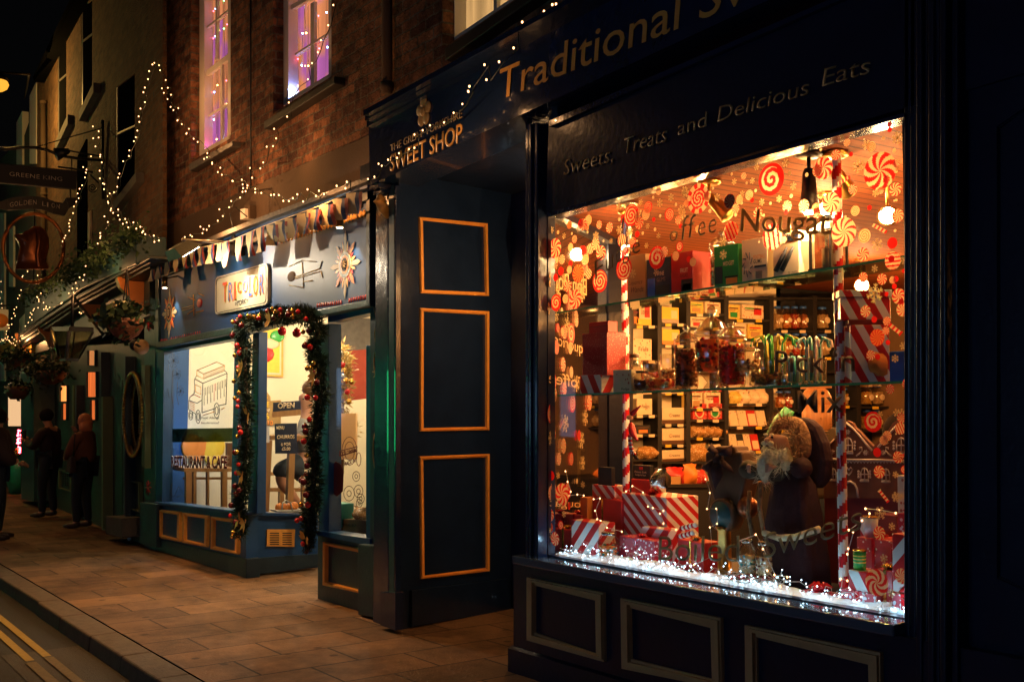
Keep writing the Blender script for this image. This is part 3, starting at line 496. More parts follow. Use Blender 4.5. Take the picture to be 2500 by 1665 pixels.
# ================================================================ sweet shop interior
XW=-6.80; CZ=2.70
inn=thing('shop_interior',(-4,6.5,0),'dark fitted interior of the sweet shop under a boarded timber ceiling','room')
mb=MB(); mb.box((-6.95,4.72,CZ),(-.4,9.6,CZ+.06),'planks'); mb.prism([Vector((-4.86,3.64,CZ)),Vector((-.4,3.64,CZ)),Vector((-.4,4.72,CZ)),Vector((-5.52,4.72,CZ))],(0,0,.06),'planks'); mb.obj('ceiling',inn)
mb=MB(); mb.box((-7.0,4.8,-.1),(XW-.3,9.6,3),'shop_dark'); mb.box((-7.1,9.5,-.1),(-.4,9.6,3),'brown_wall'); mb.box((-1.35,3.75,-.1),(-1.25,9.6,3),'brown_wall'); mb.obj('wall',inn)
mb=MB(); mb.prism([Vector((-4.83,3.66,.66)),Vector((-1.4,3.66,.70)),Vector((-1.4,4.45,.70)),Vector((-5.2,4.45,.66))],(0,0,.04),'shop_dark'); mb.prism([Vector((-5.2,4.44,.0)),Vector((-1.4,4.44,.0)),Vector((-1.4,4.44,.70)),Vector((-5.2,4.44,.66))],(0,.03,0),'shop_dark'); mb.obj('window_bed',inn)
mb=MB(); mb.box((-6.9,4.8,-.05),(-1.3,9.5,.02),'wood_dark'); mb.obj('floor',inn)
WL=Pl((XW,4.8),(XW,9.5))      # face of the wall shelving, normal +x
def wr(x0,y0,x1,y1): return [(x0,y0),(x1,y0+(x1-x0)*.05*(976-y0)/240),(x1,y1+(x1-x0)*.05*(976-y1)/240),(x0,y1)]
shel=thing('wall_shelving',(XW,6.5,0),'tall black shelving packed with sweets along the shop wall','shelving')
mb=MB(); 
cols=[1541,1611,1681,1774,1884,1990,2097,2235]
for x in cols: PR('shelf_black',WL,[(x-5,722),(x+5,722),(x+5,1260),(x-5,1260)],.02,-.28,mb)
mb.obj('upright',shel)
rows={0:(795,880,1013,1060,1121),1:(790,842,958,1035,1085,1127),2:(766,800,997,1024,1068,1127),3:(780,828,985,1041,1100,1148),4:(806,872,1000,1050,1110,1148),5:(806,872,990,1050,1110),6:(806,890,992,1050)}
mb=MB()
for i,ys in rows.items():
    for y in (726,)+ys+(905,): PR('shelf_black',WL,[(cols[i]+5,y),(cols[i+1]-5,y),(cols[i+1]-5,y+5),(cols[i]+5,y+5)],.015,-.27,mb)
mb.obj('shelf',shel); mb=MB(); PR('shop_dark',WL,[(1530,722),(2240,722),(2240,1300),(1530,1300)],-.27,-.3,mb); mb.obj('back_panel',shel)
# counter below the shelving
mb=MB()
for i,ys in rows.items():
    for y in ys[:-1]:
        for f in (.3,.72):
            x=cols[i]+(cols[i+1]-cols[i])*f; mb=MB(); PR('cream' if R()<.6 else 'yellow',WL,[(x-7,y),(x+7,y),(x+7,y+7),(x-7,y+7)],.022,.016,mb); mb.obj('price_tag',shel)
ct=thing('shop_counter',(-6.3,6.5,0),'long black counter loaded with sweets below the wall shelving','counter')
CP=Pl((-6.35,4.9),(-6.35,9.2)); mb=MB(); PR('shop_dark',CP,[(1380,1190),(2230,1190),(2230,1700),(1380,1700)],0,-.45,mb); mb.obj('base',ct); mb=MB(); PR('shelf_black',CP,[(1375,1182),(2235,1182),(2235,1190),(1375,1190)],.02,-.45,mb); mb.obj('counter_top',ct)
def pbox(name,x0,y0,x1,y1,m,label,plane=WL,off=.0,dep=.15,side=None,cat='box',group=None,lean=0,bev=0,top=None):
    """carton whose front shows between the pixels, resting at y1"""
    a=plane.pt((x0,y1),off); b=plane.pt((x1,y1),off); c=plane.pt((x0,y0),off); z=(a.z+b.z)/2; h=c.z-a.z; n=plane.n; u=plane.u; w=(b-a).dot(u); a=Vector((a.x,a.y,z))
    base=[a,a+u*w,a+u*w+Vector((0,0,h))-n*lean*h,a+Vector((0,0,h))-n*lean*h]; mb=MB(); mb.prism(base,-n*dep,m)
    t=thing(name,a+u*w/2-n*dep/2,label,cat,group); mb.obj('body',t,bev=bev); t['_w']=w; return t,a,u,n,w,h
def face(t,a,u,n,w,h,fx0,fy0,fx1,fy1,m,name='panel',th=.002,lean=0):
    mb=MB(); q=[a+u*w*x+Vector((0,0,h*y))+n*(th-lean*h*y) for x,y in ((fx0,fy0),(fx1,fy0),(fx1,fy1),(fx0,fy1))]; mb.prism(q,-n*th,m); return mb.obj(name,t)
def facetext(body,t,a,u,n,w,h,x0,x1,y0,ch,m,shear=0,bold=0):
    c=bpy.data.curves.new('lettering','FONT'); c.body=body; c.offset=bold; c.resolution_u=2; o=bpy.data.objects.new('lettering',c); COL.objects.link(o); me=bpy.data.meshes.new_from_object(o.evaluated_get(bpy.context.evaluated_depsgraph_get())); bpy.data.objects.remove(o)
    xs=[v.co.x for v in me.vertices]; A0,A1=min(xs),max(xs)
    for v in me.vertices: x=(v.co.x-A0)/(A1-A0); yy=v.co.y/.69; v.co=a+u*w*(x0+(x1-x0)*x+shear*yy*ch*h/w)+Vector((0,0,h*(y0+ch*yy)))+n*.004
    me.materials.clear(); me.materials.append(M[m]); return link('lettering',me,t)
# goods on the wall shelves
def goods(x0,y0,x1,y1,m,label,band=None,pic=None,txt=None,**k):
    r=pbox('sweet_box',x0,y0,x1,y1,m,label,off=-.01,**k)
    if band: face(*r,0,0,1,.24,band,'band')
    if pic: face(*r,.55,.3,.9,.8,pic,'picture')
    if txt: facetext(txt,*r,.3,.8,.42,.22,'wood_dark',shear=.15)
    elif not band:
        face(*r,.12,.70,.88,.80,random.choice(['dark_red','wood_dark','green','red_card']),'title_strip'); face(*r,.12,.58,.6,.63,'wood_dark','title_strip')
        if not pic: face(*r,.2,.12,.8,.48,random.choice(['orange','red_card','yellow','green','tan_card']),'picture')
    return r
goods(1554,730,1590,794,'cream','tall cream pouch of liquorice novelties on the top left shelf',band='yellow',pic='red_card',txt='Liquorice',dep=.05)
goods(1545,752,1561,794,'wood_dark','small dark carton tucked behind the liquorice pouch',dep=.05)
goods(1544,827,1591,879,'print_a','cream fruit print carton on the left end shelf',txt='Fruit')
goods(1616,750,1657,789,'yellow','yellow lemon print box with a grey base band, on the upper shelf',band='silver_tin',pic='cream')
goods(1617,804,1659,841,'yellow','yellow box with an orange base band below the lemon print box',band='orange',pic='cream')
goods(1555,973,1592,1012,'cream','cream box with brown dots beside the hanging elf',pic='print_a',txt='Fudge')
goods(1552,1038,1588,1059,'black','flat black tray of chocolates behind the elf legs',cat='tray')
goods(1614,915,1657,957,'print_b','green and peach printed box just above the stacked cream boxes',pic='teal_card')
for i,(y0,y1,d) in enumerate(((995,1034,'topmost'),(1045,1084,'middle'),(1098,1126,'lowest'))): goods(1617,y0,1670,y1,'cream',d+' of the three cream and brown boxes reading Creams',band='wood_dark',pic='dark_red' if 0 else None,txt='Creams',group='cream and brown boxes reading Creams')
for i,(x0,x1,y0,y1,m,lb) in enumerate(((1683,1717,737,765,'print_c','left of two printed cartons on the top shelf behind the big jar'),(1722,1759,738,765,'print_a','right of two printed cartons on the top shelf behind the big jar'),(1685,1722,774,799,'print_b','green printed carton behind the lid of the big jar'),(1777,1806,744,779,'print_c','pale carton at the left of the top shelf beside the upright'),(1812,1864,745,779,'print_a','wide fruit print carton right of the pale carton on the top shelf'),(1788,1822,790,827,'print_b','upright printed carton on the second shelf behind the short jar'),(1826,1862,792,827,'print_c','golden printed carton with a landscape on the second shelf'),(1686,1714,958,996,'print_a','cream carton left of two on the shelf below the glass shelf'),(1720,1759,958,996,'print_a','cream carton with red sweets on the shelf below the glass shelf'))): goods(x0,y0,x1,y1,m,lb,pic='red_card' if i in(4,8) else None)
goods(1670,957,1690,1004,'print_c','slim packet of gold sweets hanging on the upright',dep=.03)
for i,x in enumerate((1692,1730)):
    r=goods(x,985,x+33,1023,'tin_red',('left','right')[i]+' of the two red tins with a white ring design',group='red ring tins'); mb=MB(); c=r[1]+r[2]*r[4]*.45+Vector((0,0,r[5]*.42)); 
    mb.tube([c+r[2]*math.cos(k*math.pi/8)*.05+Vector((0,0,math.sin(k*math.pi/8)*.045))+r[3]*.004 for k in range(17)],.008,'cream',5); mb.obj('ring',r[0])
def bagmesh(c,w,h,m,n=3,d=.08):
    mb=MB(); bmv=[]
    nx,nz=7,7
    for j in range(nz):
        for i in range(nx):
            fx=i/(nx-1)*2-1; fz=j/(nz-1); ww=w*(.5+.06*math.sin(fz*9+c.x*30))*(1 if j<nz-2 else .75+.3*(j==nz-1)); bmv.append(Vector((fx*ww,-math.cos(fx*1.5)*d*math.sin(math.pi*min(1,fz*.95+.05))+U(-.006,.006),fz*h+U(-.006,.006)*(j>0))))
    return bmv,nx,nz
def bag(plane,x0,y0,x1,y1,m,label,off=.05,name='sweet_bag',group=None,cat='bag'):
    a=plane.pt((x0,y1),off); b=plane.pt((x1,y1),off); c=plane.pt((x0,y0),off); w=(b-a).length; h=c.z-a.z; mid=(a+b)/2
    v,nx,nz=bagmesh(mid,w,h,m); mb=MB(); f=[]
    for j in range(nz-1):
        for i in range(nx-1): f.append([j*nx+i,j*nx+i+1,(j+1)*nx+i+1,(j+1)*nx+i])
    fr=[mid+plane.u*q.x+plane.n*(-q.y)+Vector((0,0,q.z)) for q in v]; bk=[mid+plane.u*q.x-plane.n*(-q.y)+Vector((0,0,q.z)) for q in v]
    mb.add(fr,f,m,True); mb.add(bk,f,m,True); t=thing(name,mid,label,cat,group); mb.obj('packet',t); mb=MB()
    mb.tube([mid+plane.u*w*s*.3+Vector((0,0,h*.93)) for s in(-1,0,1)],.008,'cello' if m!='cello' else 'red_gloss',5); mb.obj('tie',t); return t
for i,x in enumerate((1684,1700,1718,1736,1752)): bag(WL,x,1041,x+17,1067,'bag_gold','gold foil fudge bag in the row of five on the middle shelf',off=-.05,group='gold foil fudge bags')
bag(WL,1684,1083,1726,1126,'bag_gold','large crinkled gold bag on the shelf behind the brown bow',off=-.04); bag(WL,1728,1084,1768,1126,'print_b','large pale bag beside the crinkled gold bag',off=-.04)
for i,x in enumerate((1556,1578)): bag(WL,x,1090,x+26,1120,'bag_gold',('left','right')[i]+' of the gold bags under the elf shoes',off=-.05)
for i,(x,m,lb) in enumerate(((1783,'print_a','cream packet leaning first from the left on the book shelf'),(1806,'print_b','green tinted packet leaning second on the book shelf'),(1828,'red_card','red spined packet leaning third on the book shelf'),(1852,'print_b','pale packet leaning last on the book shelf'))): 
    r=pbox('leaning_packet',x,1002,x+21,1040,m,lb,off=.0,dep=.03,lean=.25,cat='packet'); face(*r,.12,.05,.95,.8,'cream','panel',lean=.25)
for i,(x,m,lb) in enumerate(((1785,'print_b','cream packet at the left end of the lower leaning row'),(1802,'black','black banded packet in the lower leaning row'),(1818,'print_a','red flecked packet mid way along the lower leaning row'),(1838,'red_card','red packet near the right end of the lower leaning row'))):
    r=pbox('leaning_packet',x,1060,x+18,1099,m,lb,off=.0,dep=.03,lean=.25,cat='packet'); face(*r,.1,.08,.9,.6,'cream','panel',lean=.25)
for i,(x,m) in enumerate(((1780,'print_c'),(1802,'print_a'),(1826,'print_b'),(1846,'cream'))): bag(WL,x,950,x+26,992,m,('gold printed','red printed','green printed','plain cream')[i]+' bag slumped on the shelf under the glass shelf',off=-.03)
for i,(x,m) in enumerate(((1818,'orange'),(1846,'cream'))): goods(x,1112,x+24,1147,m,('orange','cream')[i]+' box on the lowest shelf behind the white-bearded figure')
# jars
def jar(c,r,h,sweet,label,lid='blue',name='sweet_jar',group=None,style='tub',fill=.75,n=12,scol=None,cat='jar',tagc=False,big=False):
    t=thing(name,c,label,cat,group); mb=MB(); c=Vector(c)
    if style=='tub': prof=[(r*.9,0),(r,.03*h),(r,.72*h),(r*.62,.86*h),(r*.62,.9*h)]
    elif style=='tall': prof=[(r*.8,0),(r*.95,.04*h),(r,.1*h),(r,.66*h),(r*1.1,.70*h),(r*1.08,.73*h),(r*.8,.75*h)]
    elif style=='stem': prof=[(r*.6,0),(r*.5,.04*h),(r*.12,.12*h),(r*.14,.25*h),(r*.8,.34*h),(r,.5*h),(r,.78*h),(r*.85,.84*h)]
    elif style=='bowl': prof=[(r*.75,0),(r,.1*h),(r*1.02,.85*h),(r*1.05,h)]
    elif style=='urn': prof=[(r*.55,0),(r*.5,.03*h),(r*.3,.08*h),(r*.6,.16*h),(r*.95,.26*h),(r,.4*h),(r,.58*h),(r*1.15,.63*h)]
    mb.lathe(c,prof,'jar',n); mb.obj('glass',t)
    mb=MB(); z0=.05*h if style not in('stem','urn') else (.36*h if style=='stem' else .2*h); z1={'tub':.72,'tall':.64,'stem':.72,'bowl':.8,'urn':.6}[style]*h*1; z1=z0+(z1-z0)*fill
    mb.lathe(c+Vector((0,0,z0)),[(r*.3,.0),(r*.74,.01),(r*.74,(z1-z0)*.96),(r*.4,z1-z0)],SW.get((scol or ['cream'])[0],'sw_cream'),n)
    sr=min(max(r*.15,.007),.013) if not big else r*.27; k=int(min(230,max(16,2*r*(z1-z0)/(sr*sr)*.75)))
    cs=scol or ['cream']
    for i in range(k):
        a=U(0,6.283); q=r*.86*math.sqrt(R()); 
        if R()<.85: q=r*.86-sr*.4
        mb.ball(c+Vector((q*math.cos(a),q*math.sin(a),z0+sr+(z1-z0-sr)*R())),sr*U(.8,1.1),SW.get(random.choice(cs),'sw_cream'),6,4,(1,1,U(.7,1)))
    mb.obj('sweets',t,kind='stuff'); mb=MB()
    if style=='tub': mb.lathe(c+Vector((0,0,.9*h)),[(r*.66,0),(r*.68,.02*h),(r*.68,.09*h),(r*.6,.1*h)],lid,n)
    elif style in('tall','stem','urn'):
        b={'tall':.75,'stem':.84,'urn':.64}[style]*h; e=h-b
        mb.lathe(c+Vector((0,0,b)),[(r*1.0,0),(r*1.05,.06*e),(r*.95,.2*e),(r*.8,.28*e),(r*.7,.42*e),(r*.3,.58*e),(r*.12,.66*e),(r*.3,.78*e),(r*.28,.9*e),(r*.1,e)],'jar_lid',n)
    if mb.v: mb.obj('lid',t)
    if tagc:
        mb=MB(); mb.ball(c+Vector((r*1.0,0,.4*h)),r*.62,'cream',10,5,(.12,1,.75)); mb.obj('label_sticker',t)
    return t
JC=(['yellow','cream'],['cream'],['orange','yellow'],['red_card','cream'],['wood_dark','orange'],['cream','yellow'])
def jarrow(x0,x1,ys,ye,n,gl):
    for i in range(n):
        x=x0+(x1-x0)*(i+.5)/n; c=WL.pt((x,ye),-.09); tp=WL.pt((x,ys),-.09); w=(WL.pt((x0+(x1-x0)/n,ye),-.09)-WL.pt((x0,ye),-.09)).length
        jar(c,w*.42,(tp.z-c.z),None,gl,group='labelled sweet jars in rows on the wall shelving',scol=JC[(i+int(ye))%6],fill=.9,n=10,tagc=True)
gl='clear jar of sweets with blue lid and cream label on the wall shelving'
jarrow(1888,1972,748,805,4,gl); jarrow(1888,1976,814,871,4,gl); jarrow(1992,2020,750,805,1,gl); jarrow(1992,2022,816,871,1,gl); jarrow(1893,1933,955,998,2,gl); jarrow(2054,2086,948,990,2,gl); jarrow(2101,2205,940,990,4,gl); jarrow(2104,2150,1000,1050,2,gl); jarrow(2150,2180,1010,1085,1,gl)
jar(WL.pt((2178,851),-.02),.125,.36,None,'squat wide jar of orange sweets with a gold lid at the right',lid='gold_gloss',scol=['orange','yellow'],tagc=True)
# counter goods
for i,(x0,x1,y0,m,lb) in enumerate(((1625,1668,1140,'red_card','red cellophane gift bag on the counter behind the foil bag'),(1668,1700,1132,'orange','orange cellophane gift bag beside the red one on the counter'),(1698,1722,1145,'tin_red','small red flecked bag next to the brown bow'),(1818,1850,1165,'bag_gold','gold sweet bag on the counter between the bow and the bearded figure'),(1850,1886,1150,'orange','orange sweet bag under the bearded figure\u2019s sleeve'),(1990,2014,1155,'orange','glowing orange bag left of the gingerbread house'))): bag(CP,x0,y0,x1,1183,m,lb,off=-.12)
r=pbox('counter_card',1622,1163,1662,1184,'tan_card','tan price card standing on the counter left of the red bag',plane=CP,off=.0,dep=.01,cat='card')
# people inside the shop
def head(c,r,hair,t,face_dir,long=.0,back=False,skinm='skin'):
    c=Vector(c); f=Vector(face_dir).normalized(); s=f.cross(Vector((0,0,1)))
    mb=MB(); mb.ball(c-f*r*.12+Vector((0,0,r*.16)),r*1.06,hair,12,8,(1,1,1.08))
    if long: mb.lathe(c-f*r*.25-Vector((0,0,long)),[(r*.5,0),(r*.95,long*.3),(r*1.02,long)],hair,12)
    needles(mb,c-f*r*.12+Vector((0,0,r*.2)),r*1.05,260,hair,r*.42,.004)
    if long: [needles(mb,c-f*r*.35-Vector((0,0,long*.5+k*.04)),r*.85,120,hair,r*.6,.005) for k in (-1,0,1,2)]
    return mb.obj('hair',t)
def person(name,base,fwd,label,H=1.7,coat='coat_dark',leg='jeans',hair='hair_brown',arms=None,lean=0,legs=None,hairlong=0,coatlen=.5,skirt=0,bulk=1.0,shoe='shoe',headf=None,cat='person',legskin=False,shortleg=False,neckbend=(0,0)):
    """standing figure; body is one continuous skin, clothes are grown over it"""
    b=Vector(base); f=Vector(fwd).normalized(); s=f.cross(Vector((0,0,1))); Z=Vector((0,0,1)); k=H/1.7; t=thing(name,b,label,cat)
    def p(x,y,z,r): q=b+s*x*k+f*(y+lean*(z/1.4))*k+Z*z*k; return (q.x,q.y,q.z,r*k)
    hx=.09; nb=neckbend
    A=arms or {1:((.2,0,1.36),(.25,.02,1.1),(.26,.1,.87)),-1:((-.2,0,1.36),(-.25,.02,1.1),(-.26,.1,.87))}
    L=legs or {1:((.1,.0,.92),(.11,.03,.5),(.12,-.02,.08),(.12,.12,.03)),-1:((-.1,.0,.92),(-.11,.05,.5),(-.12,.02,.08),(-.13,.16,.03))}
    pel=p(0,0,.95,.12); chest=p(0,0,1.25,.14); nk=p(nb[0]*.3,nb[1]*.3,1.45,.052); hd=p(nb[0],nb[1]+.01,1.585,.088); hb=p(nb[0],nb[1],1.66,.07)
    ch=[[pel,chest,nk,p(nb[0],nb[1],1.52,.07),hd,hb]]
    for sd in(1,-1):
        a=A[sd]; ch.append([chest,p(sd*.13,0,1.37,.07),p(*a[0],.055),p(*a[1],.043),p(*a[2],.03)])
        l=L[sd]; ch.append([pel,p(*l[0],.1),p(*l[1],.065),p(*l[2],.042),p(*l[3],.035)])
    skin('body',ch,'skin',t)
    # hands
    for sd in(1,-1):
        a=A[sd]; w=Vector(p(*a[2],0)[:3]); el=Vector(p(*a[1],0)[:3]); d=(w-el).normalized(); sx=d.cross(Z).normalized() if abs(d.z)<.9 else s; hc=[]; 
        o=w+d*.02; pm=w+d*.085*k; hc.append([(*o,.022*k),(*(w+d*.05*k),.03*k),(*pm,.028*k)])
        for q in range(4): st=pm+sx*(q-1.5)*.017*k; hc.append([(*pm,.028*k),(*st,.012*k),(*(st+d*.035*k-Z*.01),.0085*k),(*(st+d*(.055+.01*(q in(1,2)))*k-Z*.03*k),.007*k)])
        th=w+d*.04*k+sx*-.035*k; hc.append([(*(w+d*.05*k),.03*k),(*th,.012*k),(*(th+d*.035*k),.009*k)])
        skin('hand',hc,'skin',t,sub=1)
    # coat
    ch=[[p(0,0,.95-(coatlen-.5),.165*bulk),p(0,0,1.02,.16*bulk),p(0,0,1.25,.165*bulk),p(nb[0]*.2,nb[1]*.2,1.42,.085)]]
    for sd in(1,-1):
        a=A[sd]; m=tuple((Vector(a[1])*.12+Vector(a[2])*.88)); ch.append([p(0,0,1.25,.165*bulk),p(sd*.14,0,1.36,.09*bulk),p(*a[0],.08*bulk),p(*a[1],.066*bulk),p(*m,.05*bulk)])
    skin('coat',ch,coat,t)
    ch=[]; 
    for sd in(1,-1):
        l=L[sd]; e=l[2] if not shortleg else tuple(Vector(l[0])*.25+Vector(l[1])*.75)
        seq=[p(0,0,.93,.14*min(bulk,1.1)),p(*l[0],.112)]
        if not shortleg: seq+=[p(*l[1],.078),p(*e,.055)]
        else: seq+=[p(*e,.1)]
        ch.append(seq)
    skin('shorts' if shortleg else 'trousers',ch,leg,t)
    mb=MB()
    for sd in(1,-1):
        l=L[sd]; hl=Vector(p(*l[2],0)[:3]); to=Vector(p(*l[3],0)[:3]); d=(to-hl); d.z=0; d=d.normalized(); sh=MB()
        mb=MB(); mb.tube([hl-d*.03-Z*.01,hl+d*.03-Z*.025,hl+d*.12-Z*.035,hl+d*.2-Z*.045],[.045,.048,.042,.02],shoe,8); mb.obj('shoe',t)
    hf=Vector(headf) if headf else f; hc=Vector(hd[:3]); head(hc,.1*k,hair,t,hf,long=hairlong)
    hs=hf.cross(Z).normalized(); mb=MB(); fc=hc+hf*.085*k
    for q in(-1,1): mb.ball(fc+hs*.032*k*q+Z*.015,.011*k,'black',6,4)
    mb.ball(fc+hf*.012-Z*.02,.016*k,'skin',6,4,(1,1,1.5)); mb.ball(fc-Z*.055*k,.02*k,'dark_red',6,4,(1,1,.3)); mb.obj('face',t)
    return t
q=AT((1993,1000),6.9); person('person',(q.x,q.y,.02),(-.75,.65,0),'shopper with long blond hair, back to the window, inside the sweet shop',H=1.66,coat='robe_green',hair='hair_blond',hairlong=.22)
q=AT((2200,1080),5.6); person('person',(q.x,q.y,.02),(-.5,.8,0),'shopper in a dark coat at the right edge of the sweet shop window',H=1.5,coat='coat_dark',hair='hair_dark',bulk=1.35)
# ---------------------------------------------------------------- glass shelves and candy poles
shf=[]
for (x0,y0,x1,y1,lb) in ((1340,765,2212,623,'upper green edged glass shelf across the display window'),(1340,964,2222,929,'middle green edged glass shelf across the display window')):
    S=Y(3.70); a=S.pt((x0,y0)); b=S.pt((x1,y1)); t=thing('glass_shelf',(a+b)/2,lb,'shelf'); mb=MB()
    a2=Vector((a.x-.15,3.98,a.z)); b2=Vector((b.x+.1,3.98,b.z)); mb.prism([Vector((a.x,3.704,a.z)),Vector((b.x,3.704,b.z)),b2,a2],(0,0,-.010),'shelf_glass'); mb.obj('glass_sheet',t)
    mb=MB(); mb.prism([a,b,b-Vector((0,0,.010)),a-Vector((0,0,.010))],(0,.003,0),'glass_edge'); mb.obj('edge',t); shf.append((a,b))
def shz(i,x): a,b=shf[i]; return a.z+(b.z-a.z)*(x-a.x)/(b.x-a.x)
def pole(xp,yp,zb,label,rad):
    P_=ZH((xp,yp),zb); t=thing('candy_cane_pole',P_,label,'pole'); mb=MB(); H=CZ-zb; nz=int(H/.012); n=20
    vs=[P_+Vector((rad*math.cos(2*math.pi*k/n),rad*math.sin(2*math.pi*k/n),H*j/nz)) for j in range(nz+1) for k in range(n)]
    b=len(mb.v); mb.v+=vs
    for j in range(nz):
        for k in range(n):
            mb.f.append([b+j*n+k,b+j*n+(k+1)%n,b+(j+1)*n+(k+1)%n,b+(j+1)*n+k]); mb.sm.append(True); mb.m.append(mb.mi('red_gloss' if ((j*.012/.105 - k/n)%1)<.5 else 'white'))
    mb.obj('column',t); mb=MB(); mb.lathe(P_+Vector((0,0,H-.02)),[(rad*1.2,0),(rad*1.8,.01),(rad*1.8,.02)],'brass',16); mb.obj('collar',t); return P_
BED=.735
YP=Y(3.84); q=YP.pt((1529,1199)); 
def poleY(px,py,y,label,rad):
    q=Y(y).pt((px,py)); return pole(*((px,py)),q.z,label,rad)
poleY(1529,1200,4.02,'slim red and white striped pole at the left of the display',.021)
poleY(2060,1432,3.80,'thick red and white striped pole at the right of the display',.021)
# ---------------------------------------------------------------- things on the upper glass shelf
S1=Y(3.74)
def shelfbox(i,name,x0,x1,y0,m,label,dep=.1,**k):
    yb=[765-(x0-1340)*.163,964-(x0-1340)*.0397][i]; r=pbox(name,x0,y0,x1,yb,m,label,plane=S1,off=0,dep=dep,bev=.002,**k)
    return r
r=shelfbox(0,'sweet_box',1531,1576,624,'tan_card','brown liquorice wands box at the left of the upper glass shelf'); facetext('Liquorice',*r,.12,.85,.35,.1,'wood_dark',shear=.3); facetext('Wands',*r,.2,.9,.18,.12,'wood_dark',shear=.3)
r=shelfbox(0,'sweet_box',1579,1638,632,'navy_card','navy box of wine gums on the upper glass shelf'); facetext('WINE',*r,.45,.75,.55,.1,'cream',bold=.01); facetext('GUMS',*r,.45,.8,.4,.1,'silver_tin'); face(*r,.42,.08,.95,.3,'shop_dark'); face(*r,.05,.05,.35,.5,'blue','emblem')
r=shelfbox(0,'sweet_box',1639,1692,617,'red_card','bright red box of fruit salad gums on the upper glass shelf',dep=.14); facetext('FRUIT',*r,.45,.8,.5,.1,'cream',bold=.01); facetext('SALAD',*r,.45,.8,.38,.09,'dark_red'); face(*r,.48,.05,.98,.33,'black'); face(*r,.55,.06,.92,.22,'cream','picture')
jar(Vector((S1.pt((1729,700)).x,3.84,shz(0,S1.pt((1729,700)).x))),.062,.30,None,'tall jar of nut sweets between the red and green boxes',style='tall',scol=['cream','bag_gold'],n=16)
r=shelfbox(0,'sweet_box',1744,1803,600,'green','dark green box of midget gems on the upper glass shelf',dep=.1); facetext('MIDGET',*r,.4,.85,.5,.1,'cream',bold=.01); facetext('GEMS',*r,.4,.7,.39,.09,'green_gloss'); face(*r,.45,.2,.98,.24,'black'); face(*r,.5,.03,.95,.19,'orange','picture'); face(*r,.05,.08,.35,.5,'paint_teal_dark','emblem')
r=shelfbox(0,'sweet_box',1812,1874,584,'cream','cream box of football gums on the upper glass shelf',dep=.12); facetext('FOOTBALL',*r,.48,.95,.52,.09,'orange',bold=.01); facetext('GUMS',*r,.48,.8,.42,.09,'navy_card',bold=.01); face(*r,.5,.32,.95,.37,'navy_card'); face(*r,.55,.06,.8,.24,'silver_tin','picture')
mb=MB(); c=r[1]+r[2]*r[4]*.24+Vector((0,0,r[5]*.42))
for k in range(9): a=k*.7; mb.tube([c+r[2]*math.cos(a)*.02+Vector((0,0,math.sin(a)*.03+.0))+r[3]*.003,c+r[2]*math.cos(a+.5)*.034+Vector((0,0,math.sin(a+.5)*.06))+r[3]*.003],.0025,'navy_card',4)
mb.obj('emblem',r[0])
r=shelfbox(0,'sweet_box',1888,1951,568,'cream','cream and navy box of assorted sticks beside the lantern',dep=.11); face(*r,.0,.78,1,1,'navy_card','band'); facetext('ASSORTED',*r,.1,.9,.89,.07,'cream',bold=.01); facetext('STICKS',*r,.1,.6,.8,.07,'cream',bold=.01); facetext('75 UNITS',*r,.6,.95,.05,.05,'wood_dark')
mb=MB()
for k in(0,1):
    a=r[1]+r[2]*r[4]*(.12+.25*k)+Vector((0,0,r[5]*.15))+r[3]*.004; b=a+r[2]*r[4]*.45+Vector((0,0,r[5]*.5)); mb.tube([a,a+(b-a)*.6,b],[.012,.010,.004],'shop_dark',6)
mb.obj('picture',r[0])
# lantern
c=Vector((S1.pt((2002,660)).x,3.80,0)); c.z=shz(0,c.x); t=thing('candle_lantern',c,'black framed lantern with a candle on the upper glass shelf','lantern'); s=.055; mb=MB()
for dx in(-1,1):
    for dy in(-1,1): mb.box((c.x+dx*s-.005,c.y+dy*s-.005,c.z),(c.x+dx*s+.005,c.y+dy*s+.005,c.z+.17),'black_iron')
mb.box((c.x-s-.008,c.y-s-.008,c.z),(c.x+s+.008,c.y+s+.008,c.z+.012),'black_iron'); mb.box((c.x-s-.01,c.y-s-.01,c.z+.17),(c.x+s+.01,c.y+s+.01,c.z+.182),'black_iron'); mb.obj('frame',t)
mb=MB(); a=[Vector((c.x+dx*s*1.1,c.y+dy*s*1.1,c.z+.182)) for dx,dy in((-1,-1),(1,-1),(1,1),(-1,1))]; b=[Vector((c.x+dx*.02,c.y+dy*.02,c.z+.225)) for dx,dy in((-1,-1),(1,-1),(1,1),(-1,1))]; mb.hexa(a,b,'cream'); mb.lathe(Vector((c.x,c.y,c.z+.225)),[(.02,0),(.02,.02),(.008,.03)],'black_iron',10); mb.obj('lid',t)
mb=MB(); mb.lathe(c+Vector((0,0,.012)),[(.03,0),(.03,.09)],'cream',12); mb.obj('candle',t); mb=MB(); mb.box((c.x-s,c.y-s,c.z+.012),(c.x+s,c.y-s+.002,c.z+.17),'jar'); mb.box((c.x+s-.002,c.y-s,c.z+.012),(c.x+s,c.y+s,c.z+.17),'jar'); mb.obj('pane',t)
